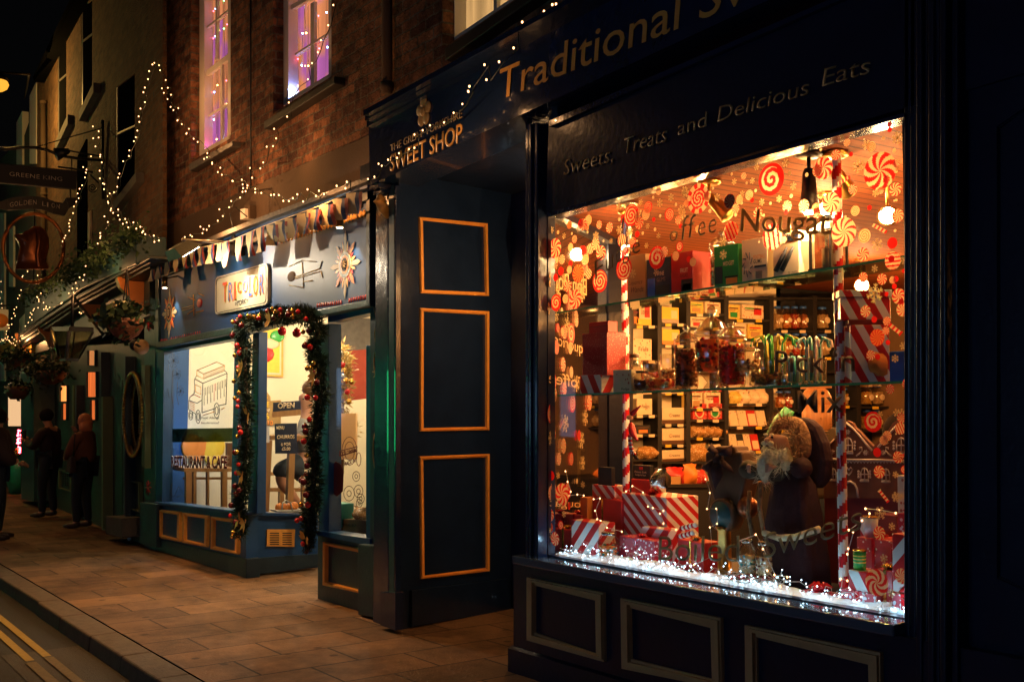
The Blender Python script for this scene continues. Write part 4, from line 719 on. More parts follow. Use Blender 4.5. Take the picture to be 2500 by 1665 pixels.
# ---------------------------------------------------------------- middle shelf
r=shelfbox(1,'gift_box',1416,1468,916,'stripe_b','red and white chevron gift box under the tall dotted box',dep=.16,cat='gift box')
def onbox(r,x0,x1,m,top,label,y,dep,name='gift_box'):
    q=pbox(name,x0,top,x1,y,m,label,plane=S1,off=-.005,dep=dep,bev=.002,cat='gift box'); return q
r=onbox(r,1422,1482,'red_dotted',814,'tall dotted red gift box on the middle glass shelf',917,.14); r=onbox(r,1438,1484,'red_card',786,'small plain red box topmost of the left stack',813,.07); face(*r,0,.55,1,.6,'dark_red','lid_edge')
r=shelfbox(1,'sweet_box',1497,1541,903,'cream','speckled cream fudge carton beside the chevron box',dep=.07); facetext('Fudge',*r,.5,.92,.1,.1,'wood_dark',bold=.01); face(*r,.1,.35,.35,.95,'print_a','picture'); face(*r,.45,.35,.9,.9,'print_a','picture')
def sj(x,ytop,rad,label,style,scol,yb=None,i=1,y=3.84,**k):
    q=Y(y).pt((x,950)); z=shz(i,q.x); tz=Y(y).pt((x,ytop)).z; return jar(Vector((q.x,y,z)),rad,tz-z,None,label,style=style,scol=scol,n=20,**k)
sj(1549,864,.042,'small jar of orange jelly sweets behind the fudge carton','tub',['orange','red_card'],lid='wood_dark',y=3.9)
sj(1588,880,.05,'small jar of red sweets left of the wide dishes','bowl',['orange','red_card'],y=3.9)
sj(1568,905,.05,'rounded glass jar of dark sweets with a black lid','tub',['dark_red','wood_dark'],lid='black',y=3.77)
sj(1613,905,.085,'glass bowl of pink jelly sweets on the middle shelf','bowl',['orange','red_tl','cream'],y=3.8)
sj(1640,865,.062,'tall open glass of twisted candy beside the wide bowl','bowl',['cream','bag_gold'],y=3.92)
sj(1676,795,.062,'tall lidded jar of dark liquorice pieces','tall',['wood_dark','dark_red','bag_gold'],y=3.84,fill=1)
sj(1740,746,.088,'largest urn shaped jar, filled with orange and red gumballs','urn',['orange','red_card','dark_red','yellow'],y=3.86,fill=1,big=False)
sj(1787,784,.068,'tall lidded jar of red and orange jellies','tall',['red_card','orange','red_tl'],y=3.82,fill=1)
sj(1824,840,.065,'low stemmed glass dish of pale chocolates','stem',['cream','bag_gold'],y=3.84)
sj(1880,893,.095,'wide glass bowl of dark red sweets with a scoop','bowl',['dark_red','orange','wood_dark'],y=3.83)
q=Y(3.74).pt((1918,935)); mb=MB(); mb.tube([q+Vector((-.02,0,.07)),q+Vector((-.012,0,.03))],.003,'silver',6); mb.ball(q+Vector((-.008,0,.012)),.022,'silver',10,6,(.8,.5,1.3)); mb.obj('sweet_scoop',label='shiny metal scoop leaning against the wide bowl',cat='scoop')
def canes(x,ytop,cols_,label,n=10,y=3.86,rad=.05):
    q=Y(y).pt((x,950)); z=shz(1,q.x); H=Y(y).pt((x,ytop)).z-z; t=jar(Vector((q.x,y,z)),rad,H*.6,None,label,style='bowl',scol=cols_,n=16,fill=.1,cat='jar')
    for i in range(n):
        a=2*math.pi*i/n; c=Vector((q.x+math.cos(a)*rad*.6,y+math.sin(a)*rad*.6,z+.02)); d=Vector((math.cos(a),math.sin(a),0)); mb=MB()
        mb.tube([c,c+Vector((0,0,H*.8)),c+d*rad*.3+Vector((0,0,H*.97)),c+d*rad*.8+Vector((0,0,H*.9)),c+d*rad*.9+Vector((0,0,H*.75))],.006,cols_[i%2],6); mb.obj('candy_cane',t)
canes(1893,826,('green_gloss','yellow'),'jar of green and yellow candy canes',rad=.075); canes(1988,832,('teal_card','white'),'jar of pale blue and white candy canes beside the striped gifts',rad=.055); canes(1945,880,('teal_card','white'),'low jar of pale candy canes between the two taller cane jars',rad=.05)
# rotated striped gifts
def rotbox(cpx,yb,lw,rw,h,m,label,lid=None,ang=40,ym=3.74,zs=None,name='gift_box'):
    q=Y(ym).pt((cpx,yb)); z=q.z if zs is None else zs; a=math.radians(ang); c=Vector((q.x,ym,z)); d1=Vector((-math.cos(a),math.sin(a),0)); d2=Vector((math.sin(a),math.cos(a),0))
    mb=MB(); t=thing(name,c+d1*lw/2+d2*rw/2,label,'gift box'); mb.prism([c,c+d2*rw,c+d2*rw+d1*lw,c+d1*lw],(0,0,h),m); mb.obj('body',t,bev=.003)
    if lid: mb=MB(); e=.006; k=c-(d1+d2)*e; mb.prism([k,k+d2*(rw+2*e),k+d2*(rw+2*e)+d1*(lw+2*e),k+d1*(lw+2*e)],(0,0,-.03),m); o=mb.obj('lid',t,bev=.002); o.location.z+=h+.032
    return c,t
c,_=rotbox(2079,934,.12,.16,.245,'stripe_a','large striped gift box on the middle shelf below a tilted one'); c2,_=rotbox(2072,776,.11,.15,.022,'dark_red','dark ribboned band box between the two striped gifts',zs=c.z+.247); rotbox(2052,768,.13,.21,.095,'stripe_a','wide striped gift box with lid, topmost of the right stack',lid=1,zs=c2.z+.024)
bag(Y(3.86),2130,842,2170,930,'orange','tall cellophane cone of orange sweets beside the striped gift',off=0); r=shelfbox(1,'gift_box',2172,2216,858,'blue','glossy blue box at the right end of the middle shelf',dep=.12,cat='gift box')
# ================================================================ display bed
def bz(x): return .70+.04*(x+4.83)/3.43
def bow(c,r,m,t,name='bow'):
    mb=MB(); c=Vector(c)
    for k in range(8): a=k*math.pi/4; d=Vector((math.cos(a),math.sin(a)*.8,.5)); mb.tube([c,c+d*r*.7+Vector((0,0,r*.3)),c+d*r,c+d*r*.5-Vector((0,0,r*.1)),c],[r*.08,r*.2,r*.22,r*.15,r*.05],m,6)
    mb.obj(name,t)
def bedbox(name,x0,y0,x1,y1,y,m,label,dep=.15,rest=None,cat='gift box',bev=.003,**k):
    P_=Y(y); a=P_.pt((x0,y1)); b=P_.pt((x1,y1)); c=P_.pt((x0,y0)); z=rest if rest is not None else bz((a.x+b.x)/2)+.001; h=c.z-z; w=b.x-a.x
    t=thing(name,((a.x+b.x)/2,y+dep/2,z),label,cat); A0=Vector((a.x,y,z)); mb=MB(); mb.prism([A0,A0+Vector((w,0,0)),A0+Vector((w,0,h)),A0+Vector((0,0,h))],(0,dep,0),m); mb.obj('body',t,bev=bev)
    if m in('red_card','tin_red','red_flecked','silver_flecked') and cat=='gift box':
        mb=MB(); rw=.014; e=.0025; rc='gold_gloss' if m=='red_card' else 'red_gloss'; x=a.x+w*.45
        mb.box((x,y-e,z),(x+rw,y+.0,z+h+e),rc); mb.box((x,y,z+h),(x+rw,y+dep,z+h+e),rc); mb.obj('ribbon',t); bow((x+rw/2,y+dep*.35,z+h),.028,rc,t)
    return t,A0,Vector((1,0,0)),Vector((0,-1,0)),w,h
def top(r): return r[1].z+r[5]
r=bedbox('gift_box',1518,1203,1628,1310,3.98,'stripe_c','big red and white striped gift box under the left pole',dep=.24); bigb=r
bow(r[1]+Vector((r[4]*.55,.05,r[5])),.035,'red_gloss',r[0])
bedbox('gift_box',1513,1307,1598,1392,3.80,'red_flecked','candy cane patterned gift box below the big striped box',dep=.13)
bedbox('gift_box',1395,1268,1462,1357,3.76,'stripe_d','small white and dark red striped gift box at the lower left',dep=.12)
bedbox('gift_box',1355,1288,1396,1352,3.80,'red_card','plain red gift box in the lower left corner',dep=.1)
bedbox('gift_box',1384,1253,1418,1290,3.90,'tin_red','red gift box printed with snowflakes behind the lower left box',dep=.12)
r=bedbox('gift_box',1432,1212,1517,1290,3.96,'red_card','wide plain red gift box beside the big striped box',dep=.16); rr=r
r=bedbox('gift_box',1446,1182,1500,1211,3.98,'stripe_c','flat striped gift box on the wide red box',dep=.12,rest=top(rr)); r2=r
bedbox('sweet_tin',1460,1139,1492,1181,4.0,'shop_dark','dark picture tin standing on the flat striped box',dep=.03,rest=top(r2),cat='tin')
r=bedbox('sweet_box',1417,1213,1434,1290,3.92,'orange','amber carton squeezed between the red gift boxes',dep=.06,cat='box')
r=bedbox('sweet_box',1541,1168,1588,1202,4.06,'red_card','red tray box under the black packet',dep=.1,rest=top(bigb),cat='box'); r=bedbox('sweet_packet',1545,1134,1586,1168,4.08,'black','black packet with cream lettering, topmost behind the big striped box',dep=.03,rest=top(r),cat='packet'); facetext('Finest Soft',*r,.15,.85,.45,.13,'cream'); facetext('Liquorice',*r,.2,.8,.25,.13,'cream'); face(*r,.4,.68,.6,.88,'red_card','emblem')
q=Y(4.05).pt((1612,1200)); bag(Y(4.05),1599,1142,1626,1201,'silver','tall cellophane bag of foil sweets beside the black packet',off=0)
sjz=lambda p,y,rad,ytop,label,style,cols_,**k: (lambda q,tz: jar(Vector((q.x,y,bz(q.x)+.001)),rad,tz-bz(q.x),None,label,style=style,scol=cols_,n=20,**k))(Y(y).pt(p),Y(y).pt((p[0],ytop)).z)
sjz((1487,1370),3.76,.062,1298,'clip top glass jar of orange slices between the gift boxes','tub',['orange','teal_card','red_card'],lid='silver')
bedbox('gift_box',1655,1316,1718,1364,3.92,'red_card','plain dark red gift box right of the candy cane box',dep=.12)
t=bedbox('gift_box',1955,1440,2022,1472,3.71,'silver_flecked','small silver and red foil gift box at the front',dep=.09); bow(t[1]+Vector((t[4]/2,.04,t[5])),.05,'red_gloss',t[0])
b1=bedbox('gift_box',2053,1436,2138,1490,3.70,'silver_flecked','long silver and red gift box at the foot of the right pole',dep=.12)
b2=bedbox('gift_box',2072,1390,2128,1437,3.715,'stripe_b','zigzag striped gift box under the green tin',dep=.1,rest=top(b1))
t=thing('sweet_tin',b2[1]+Vector((b2[4]*.24,.05,b2[5])),'small green tin with gold lettering on the zigzag box','tin'); c=b2[1]+Vector((b2[4]*.24,.04,b2[5])); mb=MB(); h=Y(3.75).pt((2088,1340)).z-c.z; mb.lathe(c,[(.026,0),(.026,h*.93)],'green_gloss',20); mb.obj('body',t); mb=MB(); mb.lathe(c+Vector((0,0,h*.93)),[(.0285,0),(.0285,h*.07)],'gold_gloss',20); mb.obj('rim',t)
mb=MB()
for k in range(3): mb.lathe(c+Vector((0,0,h*(.35+.16*k))),[(.0263,0),(.0266,h*.05),(.0263,h*.06)],'yellow',20)
mb.obj('lettering_band',t)
b3=bedbox('gift_box',2093,1310,2176,1400,3.86,'tin_red','tall dark red gift box with snowflakes on the right',dep=.16)
c=b3[1]+Vector((.035,.05,b3[5])); t=thing('paper_cup',c,'white and gold paper cup on the red snowflake box','cup'); h=Y(3.9).pt((2120,1258)).z-c.z; mb=MB(); mb.lathe(c,[(.026,0),(.034,h*.95)],'cup_white',18); mb.obj('body',t); mb=MB(); mb.lathe(c+Vector((0,0,h*.92)),[(.036,0),(.037,h*.04),(.034,h*.06)],'gold_gloss',18); mb.obj('rim',t)
bedbox('gift_box',2135,1254,2190,1310,4.0,'dark_red','dull red gift box at the back right of the display',dep=.15)
bedbox('gift_box',1568,1285,1632,1400,3.90,'stripe_d','striped gift box half hidden behind the candy cane patterned one',dep=.1); bedbox('gift_box',2140,1388,2180,1470,3.74,'red_card','small red ribboned box beside the big swirl sticker',dep=.08); bedbox('gift_box',2100,1262,2140,1312,4.02,'stripe_a','small striped box behind the paper cup',dep=.1)
b4=bedbox('gift_box',2178,1447,2230,1505,3.665,'silver_flecked','silver flecked gift box in the lower right corner',dep=.09)
bedbox('gift_box',2180,1302,2226,1447,3.70,'stripe_d','tall upright striped gift box at the right edge',dep=.12,rest=top(b4)); 
bedbox('gift_box',2192,1252,2228,1310,3.86,'red_flecked','flecked red box behind the tall upright striped box',dep=.1); bedbox('sweet_box',2192,1160,2212,1255,3.92,'print_a','narrow cream printed carton in front of the gingerbread house',dep=.06,cat='box')
for i,(x,y) in enumerate(((1688,1292),(1682,1306))):
    q=Y(3.92).pt((x,y)); mb=MB(); z=q.z-.012*i
    for k in range(8): a=Vector((q.x-.055+.014*k,3.90,z+.004*k)); mb.tube([a,a+Vector((.014,0,.004))],.014,('red_gloss','white')[k%2],8)
    mb.obj('candy_stick',label=('upper','lower')[i]+' of two wrapped candy sticks on the dark red gift box',cat='candy')
# weighing scale with bow
def flat(pts,y,th,m,name,parent,plane=None,lab=None,bev=.006):
    mb=MB(); P_=plane or Y(y); PR(m,P_,pts,0,-th,mb); return mb.obj(name,parent,bev=bev)
z1=ZM(1650,1000,6.273)
q=Y(3.95).pt((1765,1395)); sc_=thing('weighing_scale',(q.x,3.95,bz(q.x)),'old brown weighing scale with round dial and a big dark bow','scale')
mb=MB(); cx=Y(3.95).pt((1768,1300)); zt=Y(3.95).pt((1768,1285)).z; mb.lathe(Vector((cx.x,3.95,bz(cx.x))),[(.055,0),(.055,.02),(.036,.03),(.034,zt-bz(cx.x)-.02),(.045,zt-bz(cx.x))],'brass',20); mb.obj('column',sc_)
mb=MB(); P_=Y(3.93); o=P_.pt((1759,1258)); mb.lathe(o+Vector((0,.06,0)),[(.085,-.02),(.085,.055),(.075,.062)],'wood_dark',28,Vector((0,-1,0))); mb.lathe(o+Vector((0,.001,0)),[(.07,0),(.07,.004)],'paint_teal',28,Vector((0,-1,0))); mb.obj('dial',sc_)
mb=MB(); o=P_.pt((1805,1240)); mb.ball(o+Vector((0,.06,0)),.055,'copper',16,10); mb.obj('counterweight',sc_)
mb=MB(); pp=[z1(*v) for v in ((440,850),(445,650),(620,560),(900,560),(905,640),(1000,640),(1020,780),(1105,920),(1060,1060),(960,1500),(620,1530),(520,1200))]; PR('wood_dark',Y(3.97),pp,0,-.11,mb); mb.obj('body',sc_,bev=.02)
c=Y(3.93).pt(z1(650,760)); mb=MB()
for pts in (((650,700),(470,620),(545,510),(650,640)),((650,700),(680,640),(870,530),(850,720)),((650,700),(400,860),(390,900),(560,1010),(640,850)),((660,700),(850,870),(900,980),(740,900)),((600,720),(700,720),(720,1000),(600,1230),(530,1000))):
    a=[Y(3.93).pt(z1(*v)) for v in pts]; mid=sum(a,Vector())/len(a); mb.add(a+[mid+Vector((0,-.05,0)),mid+Vector((0,.01,0))],[[i,(i+1)%len(a),len(a)] for i in range(len(a))]+[[(i+1)%len(a),i,len(a)+1] for i in range(len(a))],'robe_red',True)
mb.ball(c,.03,'robe_red',10,6); mb.obj('bow',sc_)
# sweet jar on a plate
q=Y(3.80).pt((1836,1402)); c=Vector((q.x,3.80,bz(q.x)+.03)); t=thing('plate_of_sweets',c,'metal stand heaped with red sweets and two small jars','plate'); mb=MB(); mb.lathe(c+Vector((0,0,-.03)),[(.05,0),(.05,.01),(.11,.022),(.125,.045),(.12,.045),(.1,.03)],'silver_tin',28); mb.obj('stand',t)
mb=MB(); 
for i in range(110): a=U(0,6.28); rr_=.112*math.sqrt(R()); mb.ball(c+Vector((math.cos(a)*rr_,math.sin(a)*rr_,.012+R()*.012)),.009,random.choice(['dark_red','red_card','wood_dark']),6,4)
mb.obj('sweets',t,kind='stuff')
jar(c+Vector((-.03,0,.025)),.042,.17,None,'left small jar of pale balls on the metal stand',style='tub',scol=['cream','teal_card','cup_white'],lid='silver'); jar(c+Vector((.055,.02,.025)),.042,.165,None,'right small jar of mauve balls on the metal stand',style='tub',scol=['cup_white','dark_red','cream'],lid='silver')
# white bearded Christmas figure
zq=lambda x,y:(1650+x/2.85,950+y/2.85)
YS=4.02; P_=Y(YS); W_=lambda x,y,d=0:P_.pt(zq(x,y),0)+Vector((0,d,0))
h0=W_(770,330); base=W_(800,1330); fx=thing('christmas_figure',(h0.x,YS,bz(h0.x)),'white bearded festive figure in a fur hood and dark robe','figurine')
def sk(name,pts,m,sub=2): return skin(name,[[(*(W_(x,y,d)),r) for x,y,d,r in ch] for ch in pts],m,fx,sub)
sk('body',[[(770,560,0,.05),(765,450,-.01,.04),(748,350,-.045,.054),(750,310,-.04,.05)]],'skin')
mb=MB(); mb.lathe(Vector((h0.x+.02,YS+.02,bz(h0.x))),[(.19,0),(.185,.12),(.155,.32),(.12,.48),(.06,.56)],'robe_red',28); 
for i in range(0,len(mb.v)): v=mb.v[i]; a=math.atan2(v.y-YS,v.x-h0.x); s=1+.09*math.sin(a*9)+.04*math.sin(a*23); v.x=h0.x+.02+(v.x-h0.x-.02)*s; v.y=YS+.02+(v.y-YS-.02)*s*.6
mb.obj('robe',fx)
mb=MB()
for (x0,y0,x1,y1) in ((610,700,660,1000),(690,640,740,990)):
    mb.tube([W_(x0,y0,-.10),W_((x0+x1)/2-10,(y0+y1)/2,-.125),W_(x1,y1,-.13)],.011,'fur',8)
mb.tube([W_(740,985,-.13),W_(850,1020,-.135),W_(960,1015,-.13),W_(1110,960,-.11)],.016,'beard',8); mb.obj('fur_trim',fx)
sk('hood',[[(700,275,-.02,.02),(720,245,-.01,.028),(765,225,.02,.036),(815,245,.04,.042),(848,320,.05,.042),(862,410,.05,.04),(845,490,.04,.034)],[(700,275,-.02,.02),(688,330,-.02,.016),(680,380,-.03,.014)]],'fur')
mb=MB(); PR('robe_red',Y(4.07),[zq(*v) for v in ((790,225),(850,198),(910,205),(970,260),(1020,370),(1045,500),(1035,620),(980,700),(880,660),(840,430))],0,-.07,mb); mb.obj('cloak',fx,bev=.025)
sk('beard',[[(745,405,-.06,.032),(728,445,-.08,.046),(715,500,-.085,.055),(703,560,-.085,.045),(698,610,-.08,.028),(696,655,-.075,.008)],[(728,445,-.08,.046),(790,440,-.04,.040),(815,510,-.04,.04),(810,570,-.05,.02)],[(745,405,-.06,.032),(690,410,-.06,.026),(678,460,-.07,.028)]],'beard')
mb=MB()
for k in range(26): x_,y_=random.choice(((728,440),(715,500),(703,560),(698,610),(790,450),(815,520),(690,440))); needles(mb,W_(x_+U(-15,15),y_+U(-20,20),-.09),.045,26,'beard',.05,.0016)
for k in range(26): x_,y_=random.choice(((715,250),(765,225),(820,250),(855,320),(870,410),(850,490),(690,330))); needles(mb,W_(x_+U(-12,12),y_+U(-12,12),-.02),.05,26,'fur',.035,.002)
mb.obj('fur_strands',fx)
mb=MB()
for dx in(-24,18):
    mb.ball(W_(745+dx,330,-.096),.007,'black',8,5); mb.ball(W_(745+dx,312,-.098),.012,'beard',8,4,(1.4,.5,.5))
mb.ball(W_(740,352,-.108),.015,'skin',8,5); mb.ball(W_(722,372,-.105),.02,'beard',8,5,(1.3,.6,.6)); mb.ball(W_(758,372,-.105),.02,'beard',8,5,(1.3,.6,.6)); mb.ball(W_(738,388,-.106),.010,'dark_red',8,5,(1.2,.5,.5))
mb.obj('face',fx)
sk('sleeve',[[(800,560,.0,.07),(700,580,-.06,.045),(600,560,-.10,.05),(560,520,-.1,.05)]],'robe_green')
for s_,(x,y) in enumerate(((615,545),(790,540))):
    ch=[[(x,y,-.11,.02),(x+5*(1-2*s_),y-25,-.115,.022)]]
    for q in range(4): ch.append([(x+5*(1-2*s_),y-25,-.115,.022),(x+14*(1-2*s_),y-22+14*q,-.13,.008),(x+38*(1-2*s_),y-20+15*q,-.135,.006)])
    sk('hand',ch,'skin',1)
sk('staff_bag',[[(870,480,-.02,.045),(900,540,-.03,.06),(910,620,-.02,.05)]],'robe_red')
mb=MB()
for pts in (((612,430),(622,320),(680,200),(760,118),(825,160),(800,225),(700,262),(655,360)),((880,420),(920,370),(960,420),(950,470)),((920,470),(980,450),(1000,500),(940,500)),((980,560),(1030,560),(1020,600),(975,620))):
    a=[Y(4.1).pt(zq(*v)) for v in pts]; mid=sum(a,Vector())/len(a); mb.add(a+[mid+Vector((0,-.03,0)),mid+Vector((0,.012,0))],[[i,(i+1)%len(a),len(a)] for i in range(len(a))]+[[(i+1)%len(a),i,len(a)+1] for i in range(len(a))],'green',True)
mb.obj('leaf_ribbon',fx)
# elf doll on the left pole
ze=ZM(1300,950,3.135); E_=lambda x,y,d=0:Y(3.97).pt(ze(x,y))+Vector((0,d,0)); c=E_(750,300); el=thing('elf_doll',c,'red felt elf doll with pointed hat clinging to the left striped pole','doll')
def se(name,pts,m): return skin(name,[[(*E_(x,y,d),r) for x,y,d,r in ch] for ch in pts],m,el,1)
se('body',[[(740,235,0,.018),(745,215,-.0,.022),(748,200,0,.018)]],'skin'); se('suit',[[(748,250,0,.012),(760,290,0,.022),(765,340,0,.024)],[(748,265,0,.013),(715,255,-.01,.011),(690,215,-.01,.009)],[(765,340,0,.024),(790,370,0,.012),(805,395,0,.006)]],'red_card'); se('hat',[[(752,200,0,.021),(775,175,0,.016),(800,150,0,.009),(830,125,0,.004)]],'red_card')
mb=MB()
for dx in(0,26):
    p=[E_(740+dx*.4,350),E_(742+dx*.5,420),E_(755+dx*.6,480),E_(775+dx*.7,505)]; pts=[]
    for i in range(3):
        for k in range(4): pts.append(p[i].lerp(p[i+1],k/4))
    for i in range(len(pts)-1): mb.tube([pts[i],pts[i+1]],.008,('red_gloss','white')[i%2],6)
mb.obj('leg',el); mb=MB(); mb.tube([E_(775,505),E_(800,530),E_(815,540)],[.008,.01,.004],'black',6); mb.obj('shoe',el)
# gingerbread house board
GP=Y(4.20); t=thing('gingerbread_house',GP.pt((2110,1220)),'large flat gingerbread house with white icing and two gables','decoration')
pp=[zG(*v) for v in ((1105,1130),(1115,480),(1250,350),(1350,180),(1400,140),(1470,170),(1500,230),(1560,280),(1620,350),(1690,420),(1738,470),(1800,410),(1850,350),(1920,270),(1985,170),(2060,118),(2140,160),(2190,210),(2300,330),(2300,1130))]
mb=MB(); a=[GP.pt(p) for p in pp]; zb_=bz(a[0].x)+.001; mb.prism([Vector((p.x,p.y,p.z)) for p in a],(0,.02,0),'gingerbread'); mb.prism([Vector((a[0].x,4.205,zb_)),Vector((a[-1].x,4.205,zb_)),a[-1]+Vector((0,.005,0)),a[0]+Vector((0,.005,0))],(0,.015,0),'dark_red'); mb.obj('board',t)
mb=MB()
def ice(pts,r=.004): mb.tube([GP.pt(zG(*p),.002) for p in pts],r,'icing',4)
ice([(1120,500),(1240,375)]); ice([(1360,240),(1400,175),(1480,240),(1560,330),(1650,440),(1720,520)],.006); ice([(1800,480),(1880,380),(1960,290),(2050,190)],.006); ice([(1130,632),(2300,655)],.006)
for k in range(26): x=1140+k*42; ice([(x,648),(x+21,680),(x+42,650)],.003)
def iwin(x,y,w,h):
    ice([(x-w,y+h),(x-w,y-h*.2),(x-w*.6,y-h*.8),(x,y-h),(x+w*.6,y-h*.8),(x+w,y-h*.2),(x+w,y+h),(x-w,y+h)],.004); ice([(x,y-h),(x,y+h)],.003); ice([(x-w,y+h*.05),(x+w,y+h*.05)],.003); ice([(x-w*1.15,y+h*1.15),(x+w*1.15,y+h*1.15)],.006)
iwin(1415,450,55,90); iwin(2095,450,60,92); iwin(1625,820,48,75); iwin(1900,830,48,75); iwin(1225,820,35,70)
ice([(1425,770),(1400,735),(1380,760),(1395,800),(1425,835),(1455,800),(1472,760),(1450,735),(1425,770)],.004)
ice([(1380,940),(1440,915),(1500,950),(1530,1010),(1545,1125)],.006)
for x,y in ((1410,285),(1210,540),(1640,550),(1862,550)):
    for k in range(8): a_=k*math.pi/4; ice([(x+8*math.cos(a_),y+8*math.sin(a_)),(x+34*math.cos(a_+.4),y+34*math.sin(a_+.4))],.0028)
for x,d in ((1560,1),(1930,-1)): ice([(x-40*d,590),(x,560),(x+35*d,520),(x+30*d,480),(x,485),(x+5*d,505)],.004)
for x,y in ((1500,415),(1500,460),(1500,500),(2000,415),(2000,460),(2000,500),(1550,790),(1550,825),(1550,860),(1695,790),(1695,825),(1695,860)): mb.ball(GP.pt(zG(x,y),.003),.007,'icing',6,4,(1,.4,1))
mb.obj('icing',t)
# cotton snow
mb=MB(); nx,ny=150,8; xa,xb=-4.80,-2.46; vs=[]
for j in range(ny):
    for i in range(nx):
        x=xa+(xb-xa)*i/(nx-1); y=3.625+.21*j/(ny-1)+.02*math.sin(x*7); h=(.042+.024*noise.noise(Vector((x*4,y*5,1)))+.010*noise.noise(Vector((x*25,y*25,3)))); e=math.sin(math.pi*min(1,(j+.3)/(ny-.7)))**.6; vs.append(Vector((x,y,bz(x)+.004+max(0,h)*e)))
mb.add(vs,[[j*nx+i,j*nx+i+1,(j+1)*nx+i+1,(j+1)*nx+i] for j in range(ny-1) for i in range(nx-1)],'snow',True); mb.obj('fake_snow',label='strip of white cotton snow along the foot of the display window',cat='fake snow',kind='stuff')
mb=MB(); mb.ball(Vector((-2.62,3.70,bz(-2.6)+.0)),.13,'snow',20,10,(1,.5,.5)); mb.obj('snow_mound',label='smooth mound of white cotton snow in the lower right corner',cat='fake snow')
# LED string in the snow
led=thing('led_string',(-3.7,3.68,bz(-3.7)),'cool white micro lights tangled in the cotton snow along the display','string lights')
bm_=MB(); bm_.ball((0,0,0),.0026,'bulb_white',6,4); BW=bm_.mesh('bulb'); rest=MB(); cnt=0; pts=[]
for i in range(620):
    x=U(-4.78,-2.47); cl=noise.noise(Vector((x*3.1,0,5))); 
    if R()>.62+cl*.7: continue
    y=3.635+abs(random.gauss(0,.09)); y=min(y,3.95); z=bz(x)+.035+abs(random.gauss(0,.03))+.015*noise.noise(Vector((x*9,y*9,0))); pts.append(Vector((x,y,z)))
for i,p in enumerate(sorted(pts,key=lambda p:p.y)):
    if i<100: o=bpy.data.objects.new('bulb',BW); COL.objects.link(o); o.parent=led; o.location=p-led.location
    else: rest.ball(p,.0026,'bulb_white',6,4)
rest.obj('bulbs',led,kind='stuff'); wr_=MB(); pts.sort(key=lambda p:p.x)
for i in range(0,len(pts)-5,4): a,b=pts[i],pts[i+4]; wr_.tube([a,a.lerp(b,.3)+Vector((U(-.05,.05),U(-.02,.02),U(0,.04))),a.lerp(b,.7)+Vector((U(-.05,.05),U(-.02,.02),U(-.02,.03))),b],.0011,'wire_clear',4)
wr_.obj('wire',led)
for i in range(11): light('POINT',(-4.7+i*.215,3.618,bz(-4.7+i*.215)+.10),(.4,.74,1),.12)
# warm strings across the gifts
def wstring(name,plane,pts,label,off=0,every=1,r=.006,wire='wire_clear',wr=.0018,bulb='bulb_warm',jit=0,cat='string lights',sub=1,group=None,lead=.02,skip=0):
    P0=[plane.pt(p,off) for p in pts]; t=thing(name,P0[0],label,cat,group); mb=MB(); mb.tube(P0,wr,wire,4); mb.obj('wire',t); key=(bulb,r)
    if key not in BM_: b=MB(); b.ball((0,0,0),r,bulb,6,4,(1,1,1.25)); BM_[key]=b.mesh('bulb')
    for i in range(0,len(P0)):
        if skip and i%skip==0: continue
        o=bpy.data.objects.new('bulb',BM_[key]); COL.objects.link(o); o.parent=t; o.location=P0[i]-P0[0]+Vector((U(-jit,jit),-lead,U(-jit,jit)))
    return t
BM_={}
wstring('fairy_lights',Y(3.74),[zH(*p) for p in ((300,0),(330,150),(375,290),(345,345),(470,330),(560,345))],'warm wired lights hanging at the left pane above the gifts',r=.004,lead=.004)
wstring('fairy_lights',Y(3.74),[zH(*p) for p in ((700,395),(790,385),(720,560),(750,680),(800,700),(890,800),(1100,855))],'warm wired lights draped over the left red gift boxes',r=.004,lead=.004)
wstring('fairy_lights',Y(3.94),[zH(*p) for p in ((1160,285),(1250,210),(1400,300),(1470,500),(1540,520),(1690,560),(1640,600),(1690,740),(1640,810),(1870,830))],'warm wired lights trailing over the big striped gift box',r=.004,lead=.004)
wstring('fairy_lights',Y(3.74),[zF(*p) for p in ((340,980),(415,1000),(415,700),(425,640),(480,450),(430,430),(580,325),(665,245),(620,190),(770,205),(960,240))],'warm wired lights looping over the cup at the right',r=.004,lead=.004)
wstring('fairy_lights',Y(3.86),[z7c(*p) for p in ((210,625),(240,720),(220,832),(285,830),(290,935),(240,960),(255,1160),(130,1220))],'warm wired lights hanging in front of the weighing scale',r=.0035,lead=.004)
wstring('fairy_lights',Y(3.74),[z7c(*p) for p in ((440,1055),(560,1010),(610,1110),(690,1290),(780,1305),(730,1370),(640,1260))],'warm wired lights around the metal stand of sweets',r=.004,lead=.004)
# ceiling lamps of the sweet shop
def spotlamp(px,label,aimdir=(0,0,-1),L=.12,z=CZ,e=20,m='brass',hot=True,r=.045,name='ceiling_spotlight',col=(1,.60,.26)):
    c=ZH(px,z); t=thing(name,c,label,'ceiling lamp'); mb=MB(); mb.lathe(c-Vector((0,0,.025)),[(.045,0),(.06,.008),(.06,.024)],m,20); mb.tube([c-Vector((0,0,.02)),c-Vector((0,0,.085))],.009,m,8); mb.obj('mount',t)
    d=Vector(aimdir).normalized(); a=c-Vector((0,0,.085)); mb=MB(); mb.lathe(a-d*.01,[(.02,0),(r*.62,.02),(r*.75,L*.5),(r,L*.95),(r*1.02,L)],m,20,d); mb.obj('shade',t)
    mb=MB(); e_=a+d*(L-.008); mb.lathe(e_-d*.03,[(.012,0),(.03,.015),(.03,.028),(.02,.04)],'lamp_hot' if hot else 'brass',14,d); mb.obj('bulb',t)
    if hot: light('POINT',e_+d*.07,col,e*.3,.03)
    return t
